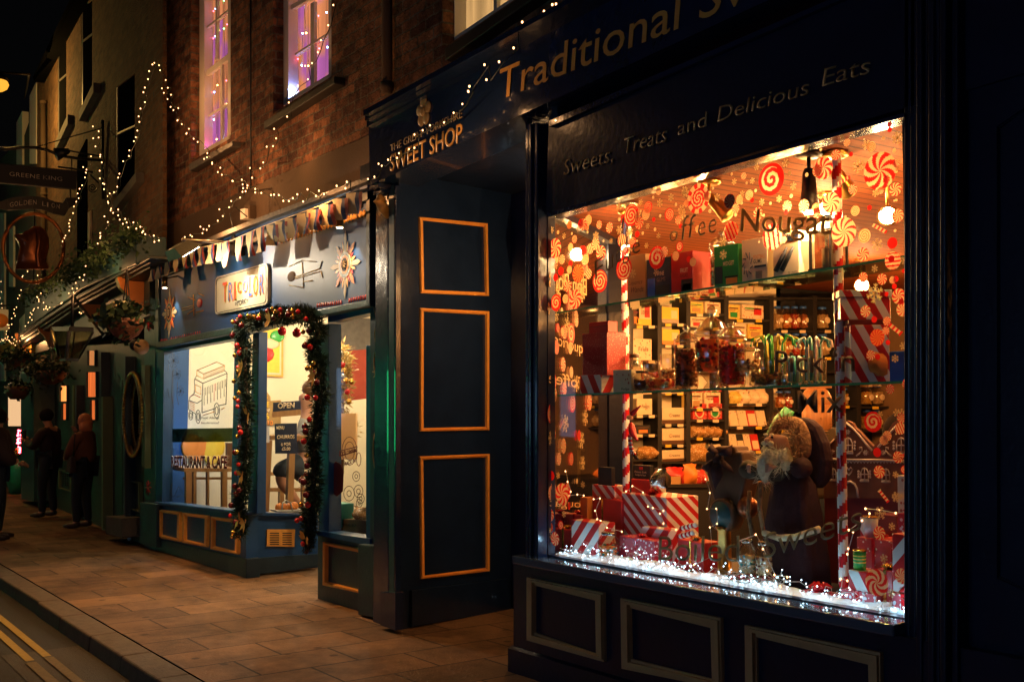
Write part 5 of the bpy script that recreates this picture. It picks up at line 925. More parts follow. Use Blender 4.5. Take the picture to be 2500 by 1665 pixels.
spotlamp((1531,494),'ceiling spotlight above the left striped pole, seen side on',(-.3,.2,-1),.16,e=8,m='silver')
spotlamp((1731,440),'gold ceiling spotlight turned to the right above the toffee lettering',(.8,.5,-1),.15,hot=False)
spotlamp((1974,372),'dark cone ceiling spotlight pointing straight down',(0,0,-1),.19,e=16,m='black_iron')
spotlamp((2039,372),'ceiling spotlight close behind the right striped pole',(-.2,.9,-.6),.15,e=10)
def hang(px,dist,r,e,label,drop=.3):
    q=AT(px,dist); t=thing('ceiling_spotlight',(q.x,q.y,CZ),label,'ceiling lamp'); d=(CAM-q).normalized(); mb=MB(); mb.lathe((q.x,q.y,CZ-.02),[(.05,0),(.05,.02)],'brass',16); mb.tube([(q.x,q.y,CZ-.01),q-d*.1],.008,'brass',6); mb.obj('mount',t); mb=MB(); mb.lathe(q-d*.11,[(.02,0),(r*.8,.02),(r*1.25,.1)],'brass',16,d); mb.obj('shade',t); mb=MB(); mb.ball(q,r,'lamp_hot',14,8); mb.obj('bulb',t); light('POINT',q+d*(r+.05),(1,.55,.2),e*.3,.04)
hang((2167,527),5.0,.04,12,'glaring bulb beside the peppermint stickers at the top right'); hang((2015,510),5.6,.035,12,'glaring bulb just left of the pale peppermint sticker'); hang((2104,697),8.2,.05,24,'pair of glowing bulbs above the wide striped gift box')
# doorway bulbs; the first is added for a lamp reflection in the return pane
for (p,d_,e,lb) in (((1408,622),7.2,18,'round glowing wall bulb in the shop doorway'),((1339,628),6.9,10,'glowing bulb half hidden by the left window edge')):
    q=AT(p,d_); t=thing('doorway_bulb',q,lb,'wall lamp'); mb=MB(); mb.ball(q,.045,'lamp_hot',14,8); mb.obj('bulb',t); mb=MB(); mb.lathe(q+Vector((-.09,.03,0)),[(.02,0),(.06,.04),(.085,.07)],'brass',16,Vector((1,-.3,0))); mb.tube([q+Vector((-.09,.03,0)),Vector((q.x-.12,q.y+.04,q.z+.1))],.01,'brass',6); mb.obj('shade',t)
    light('POINT',q+Vector((.03,-.09,-.02)),(1,.5,.18),e*.5,.04)
for x,y,z,e in ((-5.3,6.2,2.1,42),(-5.0,7.8,2.1,40),(-3.6,6.6,2.2,26),(-2.2,5.4,2.1,10),(-4.7,4.75,2.25,9),(-3.9,4.7,2.25,8),(-3.1,4.7,2.25,8),(-5.6,5.3,1.9,14),(-4.62,3.98,2.5,4),(-2.35,4.2,2.42,6),(-3.1,5.2,2.5,6)): light('POINT',(x,y,z),(1,.40,.10),e*.95)  # bare points without fixtures, added as interior ambient light
for x in (-4.5,-4.1,-3.7,-3.3,-2.9,-2.6): light('SPOT',(x,3.70,2.58),(1,.46,.14),1.6,aim=(x-.05,3.9,1.2),spot_size=math.radians(120),spot_blend=.6)  # fixtureless spots added to brighten the box fronts

for x in (-4.3,-3.95,-3.6,-3.2): light('POINT',(x,4.12,2.02),(1,.5,.17),3.6)  # points added behind the jars to make the sweets glow
# ================================================================ terrace house above the two shops
z1a=ZM(0,0,2.613); z2=ZM(0,400,3.136); z3=ZM(0,800,2.851); z4=ZM(350,450,3.485); z5=ZM(350,850,2.7517); z7u=ZM(400,0,3.92); z9=ZM(0,180,5.225); zC=ZM(380,820,3.565); zD=ZM(600,800,2.8); z8=ZM(850,0,1.427)
UW=Y(3.86)
hs=thing('brick_house',(-9,3.9,2.6),'dark brick terrace house with lit sash windows above the cafe and sweet shop','house')
mb=MB()
def wq(q): PR('brick_near',UW,q,0,-.11,mb)
TOP=-900
wq([(398,TOP),(466,TOP),(466,760),(398,760)]); wq([(466,394),(563,338),(563,760),(466,760)]); wq([(563,TOP),(667,TOP),(667,700),(563,700)]); wq([(667,277),(809,187),(809,640),(667,700)]); wq([(809,TOP),(905,TOP),(905,480),(809,640)]); wq([(905,TOP),(1080,TOP),(1080,340),(905,430)]); wq([(1080,120),(1300,-30),(1300,230),(1080,340)])
for x0,x1,y0,y1 in ((466,563,-340,-420),(667,809,-490,-600),(1080,1300,-690,-830)): wq([(x0,TOP),(x1,TOP),(x1,y1),(x0,y0)])
wq([(1300,TOP),(2600,TOP),(2600,-380),(1300,230)])
mb.obj('wall',hs)
def sash(L_,R_,ys,rails,vbars,cur,label=None,frame='white_paint'):
    """L_,R_: px of the opening, ys: (top,bottomL,bottomR)"""
    y0,bl,br=ys; W0=MB(); f=UW; o=-.10
    sl=(br-bl)/(R_-L_); yy=lambda x:bl+(x-L_)*sl
    def q(x0,x1,ya,yb,fr,bk): PR(frame,f,[(x0,ya(x0)),(x1,ya(x1)),(x1,yb(x1)),(x0,yb(x0))],fr,bk,W0)
    q(L_,L_+12,lambda x:y0,lambda x:yy(x),o,o-.10); q(R_-7,R_,lambda x:y0,lambda x:yy(x),o,o-.10); q(L_,R_,lambda x:yy(x)-9,lambda x:yy(x),o,o-.12)
    w=W0.obj('window',hs)
    for (xa,ya,xb,yb,t) in rails: m_=MB(); PR(frame,f,[(xa,ya),(xb,yb),(xb,yb+t),(xa,ya+t)],o-.03,o-.07,m_); m_.obj('glazing_bar',w)
    for (x,ya,yb,t) in vbars: m_=MB(); PR(frame,f,[(x,ya),(x+t,ya-t*.6),(x+t,yb-t*.6),(x,yb)],o-.035,o-.065,m_); m_.obj('glazing_bar',w)
    m_=MB(); PR('pane',f,[(L_+8,y0),(R_-4,y0),(R_-4,yy(R_-4)),(L_+8,yy(L_+8))],o-.05,o-.054,m_); m_.obj('pane',w)
    # folded curtains behind the glass
    m_=MB(); a=f.pt((L_-12,y0),o-.17); b=f.pt((R_+30,y0),o-.17); zb=f.pt((L_,bl+30),o-.17).z-.1; n=60; vs=[]
    for i in range(n): p=a.lerp(b,i/(n-1)); d=.02*math.sin(i*1.3)+.012*math.sin(i*.7+1); vs+=[Vector((p.x,p.y+d,a.z)),Vector((p.x,p.y+d,zb))]
    m_.add(vs,[[2*i,2*i+1,2*i+3,2*i+2] for i in range(n-1)],cur,True); m_.obj('curtain',w)
    return w
w1=sash(487,563,(-330,381,338),[(500,69,562,19,5),(497,178,563,127,14),(508,281,563,248,6)],[(526,-330,148,4),(538,152,372,4)],'curtain_peach')
w2=sash(692,809,(-480,258,187),[(704,17,809,-45,12),(720,131,807,76,5),(720,-200,807,-260,5)],[(759,-480,0,9),(758,10,215,9)],'curtain_peach')
w3=sash(1098,1330,(-640,108,-50),[(1110,-200,1330,-330,9)],[(1205,-640,40,8)],'curtain_yellow')
for q,o in (([z7u(240,1568),z7u(655,1350),z7u(655,1400),z7u(240,1640)],.09),([z7u(955,1165),z7u(1632,728),z7u(1632,800),z7u(955,1240)],.10),([(1085,118),(1400,-98),(1400,-70),(1085,150)],.1)):
    mb=MB(); PR('lead_grey' if o!=.10 else 'black',UW,q,o,-.12,mb); mb.obj('window_sill',hs,bev=.01)
# small coloured lights inside the two windows
for pts,pl_o,lb in ((((495,90,'b'),(575,10,'g'),(575,278,'g'),(530,292,'a'),(492,352,'b'),(472,370,'r'),(605,237,'r'),(475,110,'r'),(598,775,'r'),(513,818,'a'),(482,885,'b'),(602,998,'a'),(507,1078,'a'),(478,1147,'b'),(505,1335,'a'),(625,1285,'b'),(490,1415,'b'),(455,885,'r'),(455,1150,'r')),0,'coloured lights hanging inside the left sash window'),(((1340,20,'b'),(1380,5,'a'),(1480,155,'r'),(1558,122,'b'),(1328,323,'b'),(1363,320,'a'),(1565,455,'b'),(1283,568,'r'),(1487,468,'r'),(1320,630,'b'),(1382,635,'a'),(1292,903,'b'),(1255,905,'a')),0,'coloured lights hanging inside the right sash window')):
    P0=UW.pt(z7u(*pts[0][:2]),-.19); t=thing('coloured_lights',P0,lb,'string lights'); mb=MB()
    for x in sorted(set(p[0]//60 for p in pts)): 
        cc=[p for p in pts if p[0]//60==x]
        if len(cc)>1: mb.tube([UW.pt(z7u(p[0],p[1]),-.19) for p in sorted(cc,key=lambda p:p[1])],.003,'wire_clear',4)
    mb.obj('wire',t)
    for x,y,k in pts: b=MB(); b.ball(UW.pt(z7u(x,y),-.185),.008,{'b':'bulb_blue','r':'bulb_red','g':'bulb_green','a':'bulb_amber'}[k],6,4); b.obj('bulb',t)
light('POINT',UW.pt(z7u(380,1000),-.14)+Vector((.0,0,0)),(.25,.35,1),.9,.05); light('POINT',UW.pt(z7u(1230,880),-.13),(.25,.35,1),1.4,.05); light('POINT',UW.pt(z7u(470,1380),-.14),(1,.1,.5),.6,.03)
# pipes
def pipe(pts,r,lb,m='black_iron',pl=UW,off=.07,nm='drainpipe'):
    P0=[pl.pt(p,off) for p in pts]; t=thing(nm,P0[-1],lb,'pipe'); mb=MB(); mb.tube(P0,r,m,12); mb.obj('pipe',t); mb=MB(); d=P0[-1]-P0[0]
    n=max(1,int(d.length/1.6))
    for i in range(n+1): mb.lathe(P0[0]+d*(i/n)*.98,[(r*1.25,-.03),(r*1.3,0),(r*1.25,.03)],m,12)
    mb.obj('collar',t)
pipe([(945,-600),(945,228)],.042,'brown drainpipe running down the brick above the sweet shop sign','render_brown'); pipe([(391,-500),(389,640)],.06,'thick black drainpipe where the brick house meets the pub')
pipe([(612,-400),(612,480)],.008,'thin black cable hanging down the brick between the sash windows',nm='wall_cable',off=.02)
# ================================================================ cafe
C=Y(3.72); cafe=thing('cafe',(-10,3.72,-.1),'blue cafe shopfront with bunting, a lit interior and a garlanded entrance','cafe')
CF=Y(3.64)
mb=MB(); PR('render_brown',UW,[z1a(1000,1560),z1a(1050,1450),z1a(2420,835),z1a(2420,1100),z1a(1000,1700)],.03,-.1,mb); mb.obj('render_band',cafe)
mb=MB(); PR('lead_grey',CF,[z4(-20,690),z4(870,325),z4(1905,-65),z4(1905,-25),z4(870,365),z4(0,720)],.16,-.2,mb); PR('paint_board',CF,[z4(0,712),z4(870,362),z4(1905,-30),z4(1905,30),z4(870,410),z4(20,760)],.10,-.2,mb); PR('paint_teal_dark',CF,[z4(20,750),z4(870,405),z4(1905,25),z4(1905,130),z4(125,800)],.04,-.2,mb); mb.obj('cornice',cafe)
q=[z4(125,745),z4(1903,40),z4(1893,985),z4(125,1345)]
mb=MB(); PR('paint_board',CF,q,0,-.1,mb); fb=mb.obj('fascia',cafe)
mb=MB(); PR('paint_teal',CF,[z4(100,1345),z4(1898,985),z4(1925,1035),z4(100,1400)],.03,-.1,mb); PR('paint_teal',CF,[z4(100,720),z4(128,712),z4(128,1350),z4(100,1400)],.028,-.1,mb); PR('paint_teal_dark',CF,[z4(1893,130),z4(1925,120),z4(1925,1040),z4(1893,990)],.028,-.1,mb); mb.obj('fascia_moulding',cafe,bev=.006)
# sign plate
def rrect(q,r):
    out=[]; n=5
    P_=[CF.pt(p,0) for p in q]
    for i in range(4):
        p=P_[i]; a=(P_[i-1]-p).normalized()*r; b=(P_[(i+1)%4]-p).normalized()*r
        for k in range(n+1): t=k/n; out.append(p+a*(1-t)**2+b*t**2)
    return out
q=[z4(635,796),z4(1083,668),z4(1083,1022),z4(632,1114)]; pl_=MB(); a=rrect(q,.075); pl_.prism([p+Vector((0,-.03,0)) for p in a],(0,.03,0),'plate_cream'); plate=pl_.obj('name_plate',fb)
mb=MB(); a=rrect([z4(647,808),z4(1072,686),z4(1072,1008),z4(645,1098)],.065); mb.tube([p+Vector((0,-.032,0)) for p in a+[a[0]]],.003,'shop_dark',4); mb.obj('border_line',plate)
cl2=['orange','blue','orange','orange','blue','blue','orange','blue']; cl=['orange','orange','orange','yellow','blue','teal_card','orange','blue']
for i,ch in enumerate('TRICOLOR'):
    x=[672,722,770,800,845,893,935,985][i]; w=[40,40,16,32,38,30,36,38][i]; up=(i==0 or i>4); yb=1003-(x-672)*.225; 
    if i in(3,4): yb-=45
    h={0:165,1:155,2:150,3:95,4:95}.get(i,165)
    text(ch,z4(x+7,yb+6),z4(x+w+7,yb+6-w*.22),z4(x+7,yb+6-h),CF,'yellow' if cl2[i]=='orange' else 'orange',parent=plate,off=.031,th=.001,bold=.02); text(ch,z4(x,yb),z4(x+w,yb-w*.22),z4(x,yb-h),CF,'sign_red' if cl2[i]=='orange' else 'blue',parent=plate,off=.033,th=.001,bold=.0)
text('=YORK=',z4(780,1040),z4(893,1010),z4(780,998),CF,'shop_dark',parent=plate,off=.031,th=.002,bold=.01)
# sunburst emblems
def burst(cx,cy,rx,ry,name):
    c=CF.pt(z4(cx,cy),.004); R_=abs(CF.pt(z4(cx,cy-ry),.004).z-c.z); mb=MB(); d=lambda a:Vector((math.cos(a),0,math.sin(a)))
    for k in range(24):
        a=math.pi/2+k*math.pi/12; l=1 if k%6==0 else (.86 if k%3==0 else .62+.08*(k%2)); m='plate_cream' if k%6==0 else ('orange' if k%3==0 else ('gilt' if k%2 else 'red_card')); w=.05 if k%3==0 else .028
        n=d(a+math.pi/2)*w*R_*1.6; mb.prism([c+d(a)*R_*.3-n*.6,c+d(a)*R_*l*.8-n,c+d(a)*R_*l,c+d(a)*R_*l*.8+n,c+d(a)*R_*.3+n*.6],(0,-.003,0),m)
    for r,m,o in ((.40,'cream',.006),(.37,'paint_teal',.007),(.28,'cream',.008),(.26,'orange',.009),(.2,'shop_dark',.010)): mb.lathe(c,[(r*R_,0),(r*R_,o)],m,28,Vector((0,-1,0)),smooth=False)
    for k in range(8): a=k*math.pi/4; mb.tube([c+Vector((0,-.012,0)),c+d(a)*R_*.13+Vector((0,-.012,0))],.006,'cream',4)
    return mb.obj(name,fb)
burst(222,1095,65,215,'sunburst_emblem'); burst(1718,685,125,290,'sunburst_emblem')
# faint insect motif and red bead trims
mb=MB()
def ln(pts,m='flower',r=.005): mb.tube([CF.pt(z4(*p),.003) for p in pts],r,m,4)
for s_,ox,oy in ((1,460,1015),):
    mb.ball(CF.pt(z4(478,1010),.002),.09,'red_card',12,8,(1,.1,.55)); ln([(330,1055),(430,1030)]); ln([(330,1075),(430,1045)])
    for a,b in (((380,960),(440,985)),((375,1105),(440,1060)),((425,940),(430,1120)),((470,930),(515,950)),((450,1090),(510,1075))): ln([a,b],'gilt')
mb.obj('insect_motif',fb); mb=MB()
mb.ball(CF.pt(z4(1260,785),.002),.09,'render_brown',12,8,(1,.1,.5))
for a,b in (((1290,790),(1500,720)),((1290,805),(1510,740)),((1240,700),(1350,650)),((1350,650),(1470,660)),((1240,860),(1360,880)),((1360,830),(1440,820)),((1350,660),(1365,880)),((1500,720),(1520,655)),((1510,740),(1525,795))): ln([a,b],'plate_cream')
mb.obj('insect_motif',fb)
mb=MB()
for (x0,y0,x1,y1,n) in ((145,1330,200,1325,6),(238,1315,480,1262,14),(1480,1030,1680,1005,12),(1750,990,1890,960,8)):
    for i in range(n): t=i/(n-1); mb.ball(CF.pt(z4(x0+(x1-x0)*t,y0+(y1-y0)*t),.003),.02,'red_card',8,4,(.8,.2,1))
for i in range(26): t=i/25; mb.lathe(CF.pt(z4(1180+t*700,480-t*230),.0),[(.028,0),(.028,.004)],'gilt',12,Vector((0,-1,0)))
mb.obj('bead_trim',fb)
# spot lamps on the fascia
for (x,y,l,lb) in ((1672,225,.13,'right'),(183,790,.12,'left')):
    c=CF.pt(z4(x,y),.14); t=thing('fascia_spotlight',c,f'small brass spotlight above the {lb} sunburst of the cafe sign','spotlight'); mb=MB(); mb.lathe(c,[(.03,0),(.03,-l),(.027,-l)],'brass',16); mb.obj('shade',t); mb=MB(); mb.tube([c-Vector((0,0,.02)),c+Vector((0,.14,.02))],.008,'black_iron',6); mb.obj('arm',t); mb=MB(); mb.lathe(c+Vector((0,0,-l-.001)),[(.024,0),(.024,-.004)],'spot_face',16); mb.obj('bulb',t)
    light('SPOT',c+Vector((0,.02,-l-.01)),(1,.66,.36),9,.015,aim=c+Vector((0,.13,-1)),spot_size=math.radians(75),spot_blend=.6)
# floodlight on its arm
b0=CF.pt(z4(770,500),.1); XA=Pl((b0.x,0),(b0.x,5)); e=XA.pt(z4(330,476)); t=thing('floodlight',b0,'black floodlight on a long arm aimed back at the cafe sign','floodlight')
mb=MB(); mb.tube([b0,e],.016,'silver_tin',8); mb.box((b0.x-.04,b0.y-.01,b0.z-.12),(b0.x+.04,b0.y+.1,b0.z+.12),'black_iron'); mb.tube([b0+Vector((0,0,.1)),b0+Vector((-.03,-.03,.28)),b0+Vector((.04,0,.34)),b0+Vector((.08,.1,.25))],.006,'black_iron',6); mb.obj('arm',t)
d=(Vector((e.x+1.0,3.6,e.z-.8))-e).normalized(); sx=Vector((1,0,0)); up_=sx.cross(d).normalized(); k=e+Vector((0,0,-.1)); mb=MB()
w,h=.2,.11
mb.hexa([k+sx*i*w*.75+up_*j*h*.7-d*.09 for i,j in((-1,-1),(1,-1),(1,1),(-1,1))],[k+sx*i*w+up_*j*h+d*.05 for i,j in((-1,-1),(1,-1),(1,1),(-1,1))],'black_iron'); mb.obj('housing',t); mb=MB(); mb.hexa([k+sx*i*w*.85+up_*j*h*.8+d*.051 for i,j in((-1,-1),(1,-1),(1,1),(-1,1))],[k+sx*i*w*.85+up_*j*h*.8+d*.056 for i,j in((-1,-1),(1,-1),(1,1),(-1,1))],'flood_face'); mb.obj('lens',t)
light('SPOT',k+d*.08,(1,.80,.55),30,.08,aim=k+d,spot_size=math.radians(115),spot_blend=.5)
# alarm box
c=UW.pt(z4(865,250),.1); t=thing('alarm_box',c,'small white alarm box on the rendered band above the bunting','alarm box'); mb=MB(); PR('white',UW,[z4(822,212),z4(858,205),z4(858,290),z4(822,302)],.14,.02,mb); mb.obj('cover',t,bev=.006); mb=MB(); PR('render_brown',UW,[z4(858,180),z4(905,180),z4(905,292),z4(858,292)],.10,.02,mb); mb.obj('back_plate',t)
# bunting
bt=thing('bunting',CF.pt(z4(1000,400),.2),'string of yellow, blue and red flag bunting across the cafe fascia','bunting')
cord=[(60,672),(376,560),(740,478),(1000,362),(1200,290),(1500,180),(1838,32)]
def cpt(x):
    for (a,b),(c_,d_) in zip(cord,cord[1:]):
        if x<=c_: return b+(d_-b)*(x-a)/(c_-a)
    return cord[-1][1]
mb=MB(); mb.tube([CF.pt(z4(x,y+6),.24) for x,y in cord],.005,'cream',5); mb.obj('cord',bt)
for i,x in enumerate((78,140,215,290,365,430,495,580,665,710,825,920,1005,1100,1180,1270,1370,1460,1570,1680,1800)):
    y=cpt(x); h=150 if x<700 else (210 if x<1050 else 190); w=22+20*(x/1800); fl=MB(); tw=-.04 if x>1050 else U(-.02,.02); n=7
    p0=CF.pt(z4(x,y+8),.24); hh=p0.z-CF.pt(z4(x,y+8+h),.24).z; ww=.19+.08*(x>1050)
    nx=5
    for s_,m in enumerate(('yellow','blue','red_card')):
        f0=(0,.62,.82,1)[s_]; f1=(0,.62,.82,1)[s_+1]; vs=[]
        for j in range(n):
            for f_ in (f0,f1): t=j/(n-1); vs.append(p0+Vector((ww*(f_-.5)*(1-.12*t)+tw*3*t*t*(x>1050)+.01*math.sin(i*2+t*4),.02*math.sin(f_*5+i+t*4)*t+(.06*t*t if x>1050 else .0)-.01,-hh*t*(.8 if (x>1050) else 1)-(.03*f_*(x>1050)))))
        fl.add(vs,[[2*j,2*j+1,2*j+3,2*j+2] for j in range(n-1)],{'yellow':'flag_yellow','blue':'flag_blue','red_card':'flag_red'}[m],True)
    fl.obj('flag',bt)
# pilasters of the cafe
def cpil(x0,x1,y0,y1,m,name='pilaster',o=.03): mb=MB(); PR(m,C,[(x0,y0),(x1,y0),(x1,y1),(x0,y1)],o,-.15,mb); return mb.obj(name,cafe,bev=.006)
pL=cpil(352,379,660,1345,'paint_teal'); pR=cpil(903,944,470,1515,'paint_teal_dark')
mb=MB(); PR('paint_teal_dark',C,[z3(972,1215),z3(1088,1228),z3(1088,1530),z3(972,1500)],.09,-.1,mb); mb.obj('plinth_block',pL,bev=.008)
mb=MB(); PR('paint_teal_dark',C,[z5(1440,1315),z5(1600,1330),z5(1600,1820),z5(1440,1790)],.10,-.1,mb); mb.obj('plinth_block',pR,bev=.01)
mb=MB()
def orn(pts,m='gilt_dull',r=.006): mb.tube([C.pt(p,.033) for p in pts],r,m,4)
for y0,y1,w in ((668,780,13),(790,845,9),(850,925,11),(1040,1160,13),(950,1020,6)):
    orn([(924+w*math.cos(a*math.pi/8),(y0+y1)/2+(y1-y0)/2*math.sin(a*math.pi/8)) for a in range(17)],r=.006)
for k in range(12): a=k*math.pi/6; orn([(924,908),(924+14*math.cos(a),908+26*math.sin(a))],'gilt_dull',.005)
for (x,y) in ((924,544),(930,1275)):
    for k in range(8): a=k*math.pi/4; orn([(x,y),(x+11*math.cos(a),y+22*math.sin(a))],'red_card',.011); mb.ball(C.pt((x+12*math.cos(a),y+25*math.sin(a)),.034),.007,'cream',6,4)
orn([(914,610),(921,620),(924,604),(927,620),(934,608)]); orn([(924,1180),(924,1000)],r=.006); orn([(916,1210),(922,1225),(924,1205),(928,1225),(934,1208)])
mb.obj('painted_ornament',pR)
mb=MB()
for (x,y) in ((363,790),(362,1190)):
    for k in range(8): a=k*math.pi/4; mb.tube([C.pt((x,y),.033),C.pt((x+7*math.cos(a),y+18*math.sin(a)),.033)],.008,'red_card',4)
mb.obj('painted_ornament',pL)
# left shop window, stall riser
lw=MB(); PR('paint_blue',C,[z5(75,0),z5(140,0),z5(125,1040),z5(60,1040)],.02,-.1,lw); PR('paint_teal',C,[zC(0,70),zC(715,-30),zC(715,20),zC(85,135),zC(0,150)],.025,-.1,lw); PR('paint_blue',C,[zC(690,-20),zC(735,-25),zC(700,1500),zC(655,1490)],.015,-.06,lw); lwn=lw.obj('shop_window',cafe)
mb=MB(); PR('pane',C,[zC(85,135),zC(700,20),zC(670,1490),zC(55,1425)],-.02,-.026,mb); mb.obj('pane',lwn)
mb=MB(); PR('paint_blue',C,[z5(70,1030),z5(700,1100),z5(700,1122),z5(70,1050)],.06,-.1,mb); mb.obj('window_sill',cafe,bev=.01)
a=C.pt(z5(75,1340)); b=C.pt(z5(690,1525)); CR=Pl((a.x,3.72),(b.x,3.72))
mb=MB(); PR('paint_blue',C,[z5(75,1048),z5(690,1118),z5(690,1525),z5(72,1345)],.02,-.1,mb); sr=mb.obj('stall_riser',cafe)
mb=MB(); PR('paint_teal_dark',C,[z5(78,1275),z5(692,1415),z5(690,1545),z5(72,1350)],.04,-.1,mb); mb.obj('plinth',sr,bev=.006)
for q in ([z5(100,1080),z5(248,1097),z5(245,1300),z5(97,1272)],[z5(262,1103),z5(433,1122),z5(428,1335),z5(260,1305)],[z5(452,1130),z5(640,1150),z5(635,1384),z5(450,1348)]):
    moulded('frame_orange',C,q,8,.055,.02,k=.95).obj('panel_frame',sr)
text('RESTAURANT & CAFE',zC(135,1140),zC(620,1150),zC(135,1048),C,'white',parent=lwn,off=-.012,th=.001,bold=.05); text('RESTAURANT & CAFE',zC(135,1140),zC(620,1150),zC(135,1048),C,'dark_red',parent=lwn,off=-.010,th=.001,bold=.02)
mb=MB()
def vl(pts,m='black',r=.0045): mb.tube([C.pt(zC(*p),-.03) for p in pts],r,m,4)
vl([(360,300),(532,228),(600,258),(418,332),(360,300)],'gilt'); vl([(360,300),(358,345),(418,372),(418,332)],'gilt'); vl([(418,372),(598,302),(600,258)],'gilt')
for i in range(18): x=425+i*9.7; vl([(x,330-i*4),(x,368-i*3.8)],'gilt',.002)
vl([(358,345),(340,372),(412,412),(622,325),(600,302)]); vl([(340,375),(410,412)],'red_card'); vl([(345,425),(393,445),(392,508),(345,485),(345,425)],'gilt'); vl([(338,378),(335,500),(300,530),(290,560),(288,640),(350,680)]); vl([(412,412),(405,530),(404,668)]); vl([(622,325),(612,595)])
vl([(300,530),(335,510),(388,535)],'red_card'); vl([(290,560),(360,585),(400,560)])
for i in range(5): vl([(300,572+i*15),(340,592+i*15)],'gilt' if i%2 else 'orange',.004)
vl([(404,668),(520,630)]); vl([(555,605),(612,593)]); vl([(410,692),(510,660)],'gilt'); vl([(570,640),(600,625)],'gilt')
for cx,cy,rx,ry in ((370,703,20,58),(306,690,18,40),(531,650,24,66)):
    for s_ in (1,.55): vl([(cx+rx*s_*math.cos(a*math.pi/8),cy+ry*s_*math.sin(a*math.pi/8)) for a in range(17)])
for i in range(7): x=422+i*29; y=455-i*12; vl([(x,y+148),(x,y),(x+14,y-6),(x+14,y+60)],'red_card' if i==3 else 'black',.003)
mb.obj('bus_drawing',lwn)
mb=MB()
for k in range(3):
    cx,cy,s_=((155,215,1),(185,330,.8),(215,480,.7))[k]
    for j in range(7): a=j*.9; vl([(cx+45*s_*math.cos(a),cy+60*s_*math.sin(a)),(cx,cy),(cx+45*s_*math.cos(a+.45),cy+60*s_*math.sin(a+.45)),(cx+45*s_*math.cos(a),cy+60*s_*math.sin(a))],r=.002)
vl([(110,250),(105,450),(118,540)],r=.003); vl([(150,300),(140,520),(155,630)],r=.003); vl([(190,400),(185,520),(200,600)],r=.003); vl([(140,1280),(135,1380),(160,1400),(200,1310),(248,1390),(180,1400)],r=.003)
mb.obj('flower_drawing',lwn)
text('Food Allergy',zC(400,722),zC(552,722),zC(400,702),C,'shop_dark',parent=lwn,off=-.03,th=.001); text('Intolerance?',zC(398,765),zC(552,765),zC(398,745),C,'shop_dark',parent=lwn,off=-.03,th=.001)
mb=MB(); PR('frost',C,[zC(145,808),zC(695,800),zC(695,920),zC(145,925)],-.028,-.030,mb); mb.obj('frosted_band',lwn)
# return panel of the entrance
xr=b.x; ER=Pl((xr,3.74),(xr-.03,4.9)); er=MB(); PR('paint_blue',ER,[z5(692,1118),z5(1175,1128),z5(1175,1470),z5(692,1525)],0,-.1,er); erw=er.obj('entrance_side',cafe)
mb=MB(); PR('paint_teal_dark',ER,[z5(690,1415),z5(1180,1380),z5(1180,1460),z5(690,1530)],.025,-.08,mb); mb.obj('plinth',erw)
mb=MB(); PR('paint_blue',ER,[z5(700,1100),z5(1180,1118),z5(1180,1132),z5(700,1118)],.04,-.1,mb); mb.obj('window_sill',erw)
mb=MB(); PR('paint_blue',C,[z5(735,-100),z5(775,-110),z5(762,1110),z5(700,1110)],.01,-.08,mb); PR('paint_blue',C,[z4(800,1215),z4(2000,900),z4(2000,960),z4(800,1290)],.0,-.1,mb); mb.obj('corner_post',cafe,bev=.005)
mb=MB(); PR('pane',ER,[z5(775,-60),z5(1180,-110),z5(1180,1110),z5(770,1102)],-.03,-.036,mb); mb.obj('pane',erw)
mb=MB(); PR('frame_orange',ER,[z5(832,1217),z5(1020,1217),z5(1015,1333),z5(830,1328)],.018,0,mb); vt=mb.obj('vent',erw); mb=MB()
for cx in (850,935):
    for j in range(6): PR('shop_dark',ER,[z5(cx,1238+j*15),z5(cx+62,1238+j*15),z5(cx+62,1245+j*15),z5(cx,1245+j*15)],.020,.018,mb)
mb.obj('louvres',vt)
# right side: pier, narrow window, stall
mb=MB(); PR('paint_blue',C,[z5(1175,-150),z5(1245,-165),z5(1245,1260),z5(1175,1245)],.015,-.1,mb); PR('paint_blue',C,[z5(1495,-20),z5(1530,-20),z5(1525,1330),z5(1495,1330)],.015,-.1,mb); PR('paint_blue',C,[z4(1570,1120),z4(1925,1045),z4(1925,1095),z4(1570,1175)],.02,-.1,mb); rw=mb.obj('narrow_window',cafe,bev=.004)
mb=MB(); PR('pane',C,[z4(1575,1165),z4(1880,1100),z5(1500,1270),z5(1240,1230)],-.02,-.026,mb); mb.obj('pane',rw)
mb=MB(); PR('paint_blue',C,[z5(1165,1225),z5(1520,1280),z5(1520,1325),z5(1165,1255)],.05,-.1,mb); PR('paint_teal_dark',C,[z5(1172,1250),z5(1530,1322),z5(1530,1850),z5(1172,1750)],.0,-.1,mb); s2=mb.obj('stall_riser',cafe)
mb=moulded('frame_orange',C,[z5(1205,1300),z5(1500,1352),z5(1500,1655),z5(1203,1590)],9,.035,.0,k=.9); mb.obj('panel_frame',s2)
mb=MB(); pp=[]
def rl(pts,m='dark_red',r=.003): mb.tube([C.pt(z5(*p),-.03) for p in pts],r,m,4)
rl([(1385+50*math.cos(a*.4),690+95*math.sin(a*.4)) for a in range(17)]); rl([(1385+33*math.cos(a*.4),690+62*math.sin(a*.4)) for a in range(17)]); rl([(1320,690),(1435,660),(1435,690),(1320,725),(1320,690)],r=.004); rl([(1447+15*math.cos(a*.4),745+45*math.sin(a*.4)) for a in range(17)])
for cx,cy,r_ in ((1382,975,45),(1445,960,38),(1430,860,30),(1460,1010,30),(1450,1040,25)): 
    for s_ in(1,.4): rl([(cx+r_*.8*s_*math.cos(a*.4),cy+r_*s_*1.1*math.sin(a*.4)) for a in range(17)],'render_brown')
mb.obj('window_drawing',rw)
